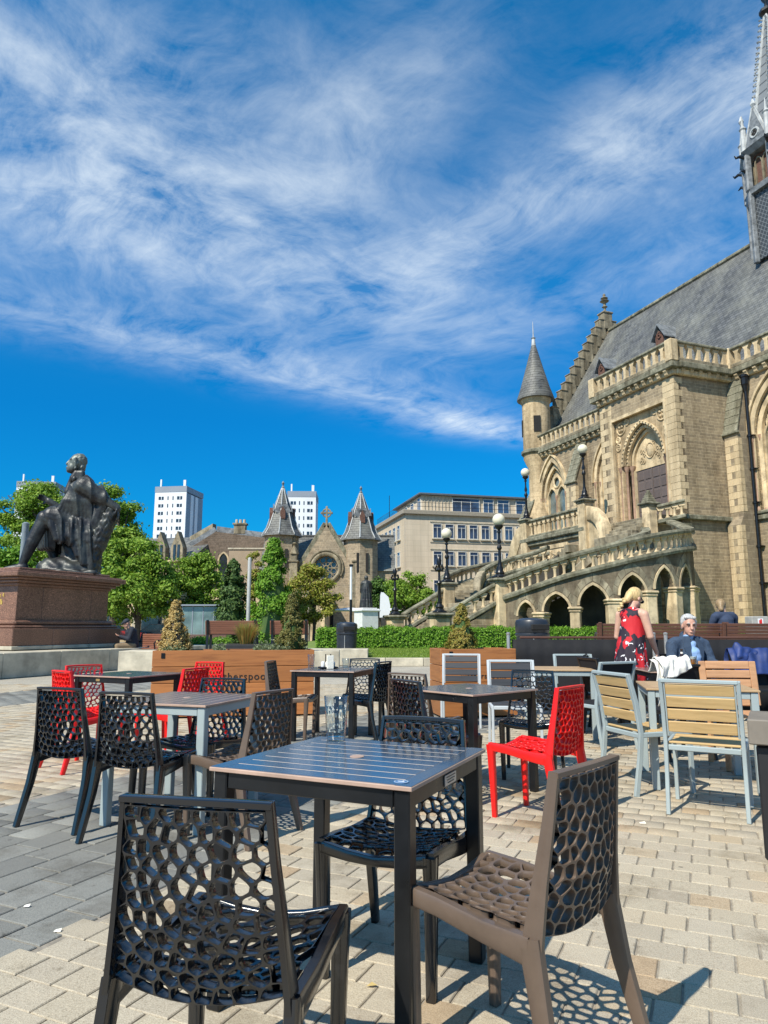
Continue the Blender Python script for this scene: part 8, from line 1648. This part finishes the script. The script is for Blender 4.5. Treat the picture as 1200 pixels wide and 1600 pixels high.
# slim street light, flag, white awnings, cars
lp = at(548, 985, 34); t = thing('street_light', 'slim street light with a pale upper shaft in front of the church', 'street light', (lp.x, 34, 0)); zt = at(548, 882, 34).z; b = MB(); b.lathe([(0.07, 0), (0.065, zt * 0.6)], 12); b.obj('lower_shaft', M_['iron'], t); b = MB(); b.lathe([(0.06, zt * 0.6), (0.055, zt - 0.1)], 12); b.obj('upper_shaft', M_['white'], t); b = MB(); b.box((0.0, 0, zt - 0.05), (0.2, 0.16, 0.12), 0.03); b.obj('lamp_head', M_['iron'], t)
fl = at(601, 985, 40); t = thing('feather_flag', 'white feather flag on a pole behind the foot of the stairs', 'flag', (fl.x, 40, 0)); za, zb_ = at(601, 965, 40).z, at(601, 925, 40).z; b = MB(); b.tube([(-0.3, 0, 0), (-0.3, 0, zb_ - 0.3), (-0.22, 0, zb_)], 0.02, 6); b.obj('pole', M_['iron'], t)
b = MB(); hh = zb_ - za; pts = [(-0.29, za), (0.28, za + 0.05), (0.32, za + hh * 0.45), (0.22, za + hh * 0.8), (-0.05, za + hh * 0.98), (-0.24, zb_)]; b.prism(pts, -0.008, 0.008); b.obj('cloth', M_['white'], t)
for px_, w_, lb in ((547, 2.9, 'flat white parasol canopy left of the white plinth'), (603, 1.9, 'flat white parasol canopy right of the white plinth')):
    c = at(px_, 953, 44); t = thing('parasol', lb, 'parasol', (c.x, 44, 0), 0, 'white parasols in front of the church'); b = MB(); hw = w_ / 2; b.add([(-hw, -hw, c.z - .06), (hw, -hw, c.z - .06), (hw, hw, c.z - .06), (-hw, hw, c.z - .06), (0, 0, c.z + 0.16), (0, 0, c.z + .10)], [(0, 1, 4), (1, 2, 4), (2, 3, 4), (3, 0, 4), (1, 0, 5), (2, 1, 5), (3, 2, 5), (0, 3, 5)]); b.obj('canopy', M_['white'], t); b = MB(); b.tube([(0, 0, 0), (0, 0, c.z)], 0.03, 6); b.obj('pole', M_['iron'], t)
def car(label, x, y, rz, c):
    t = thing('parked_car', label, 'car', (x, y, 0), rz, 'cars on the far road'); m = mat('paint_' + str(len(bpy.data.materials)), c, 0.25, var=0.03, coat=0.8)
    b = MB(); b.prism([(-2.0, 0.35), (2.0, 0.35), (2.05, 0.65), (1.9, 0.85), (1.05, 0.95), (0.45, 1.42), (-1.1, 1.45), (-1.75, 0.98), (-2.0, 0.9)], -0.82, 0.82); b.obj('body', m, t)
    b = MB(); b.prism([(0.88, 0.98), (0.42, 1.36), (-1.05, 1.39), (-1.5, 0.98)], -0.83, 0.83); b.obj('window', M_['wg'], t)
    for sx in (-1.25, 1.25):
        for q in (-0.78, 0.78):
            b = MB(); b.lathe([(0.32, -0.09), (0.32, 0.09)], 16); o = b.obj('wheel', M_['iron'], t); o.matrix_local = Matrix.Translation((sx, q, 0.32)) @ Matrix.Rotation(R(90), 4, 'X')
    for q in (-0.6, 0.6): b = MB(); b.box((2.0, q, 0.72), (0.08, 0.3, 0.14), 0.02); b.obj('headlight', M_['white'], t)
car('red car passing behind the right side of the granite pedestal', at(180, 972, 50).x, 50, R(10), (0.45, 0.02, 0.015)); car('dark car on the far road seen under the trees', at(262, 980, 52).x, 52, R(5), (0.03, 0.03, 0.035))
# litter on the paving
for px_, py_, s_ in ((90, 1456, 0.014), (42, 1417, 0.013), (120, 1283, 0.018), (1004, 1287, 0.02)):
    g = ground(px_, py_); b = MB(); b.add([(-s_, -s_ * .6, 0.003), (s_, -s_ * .5, 0.002), (s_ * .9, s_ * .6, 0.010), (-s_ * .8, s_ * .5, 0.005)], [(0, 1, 2, 3)]); o = b.obj('paper_scrap', M_['foam'], loc=(g.x, g.y, 0.001)); tag(o, {90: 'crumpled white paper scrap on the grey paving at the lower left', 42: 'small white scrap near the left edge on the grey paving', 120: 'white scrap on the grey paving under the black chairs', 1004: 'white paper scrap on the buff paving right of the red chair'}[px_], 'litter')
g = ground(581, 1541); b = MB(); b.add([(-.02, -.006, 0.002), (0.0, -.012, 0.006), (.02, 0, 0.003), (0, .011, 0.008)], [(0, 1, 2, 3)]); tag(b.obj('dry_leaf', M_['gold'], loc=(g.x, g.y, 0.001)), 'single dry yellow leaf on the paving beneath the front table', 'leaf')
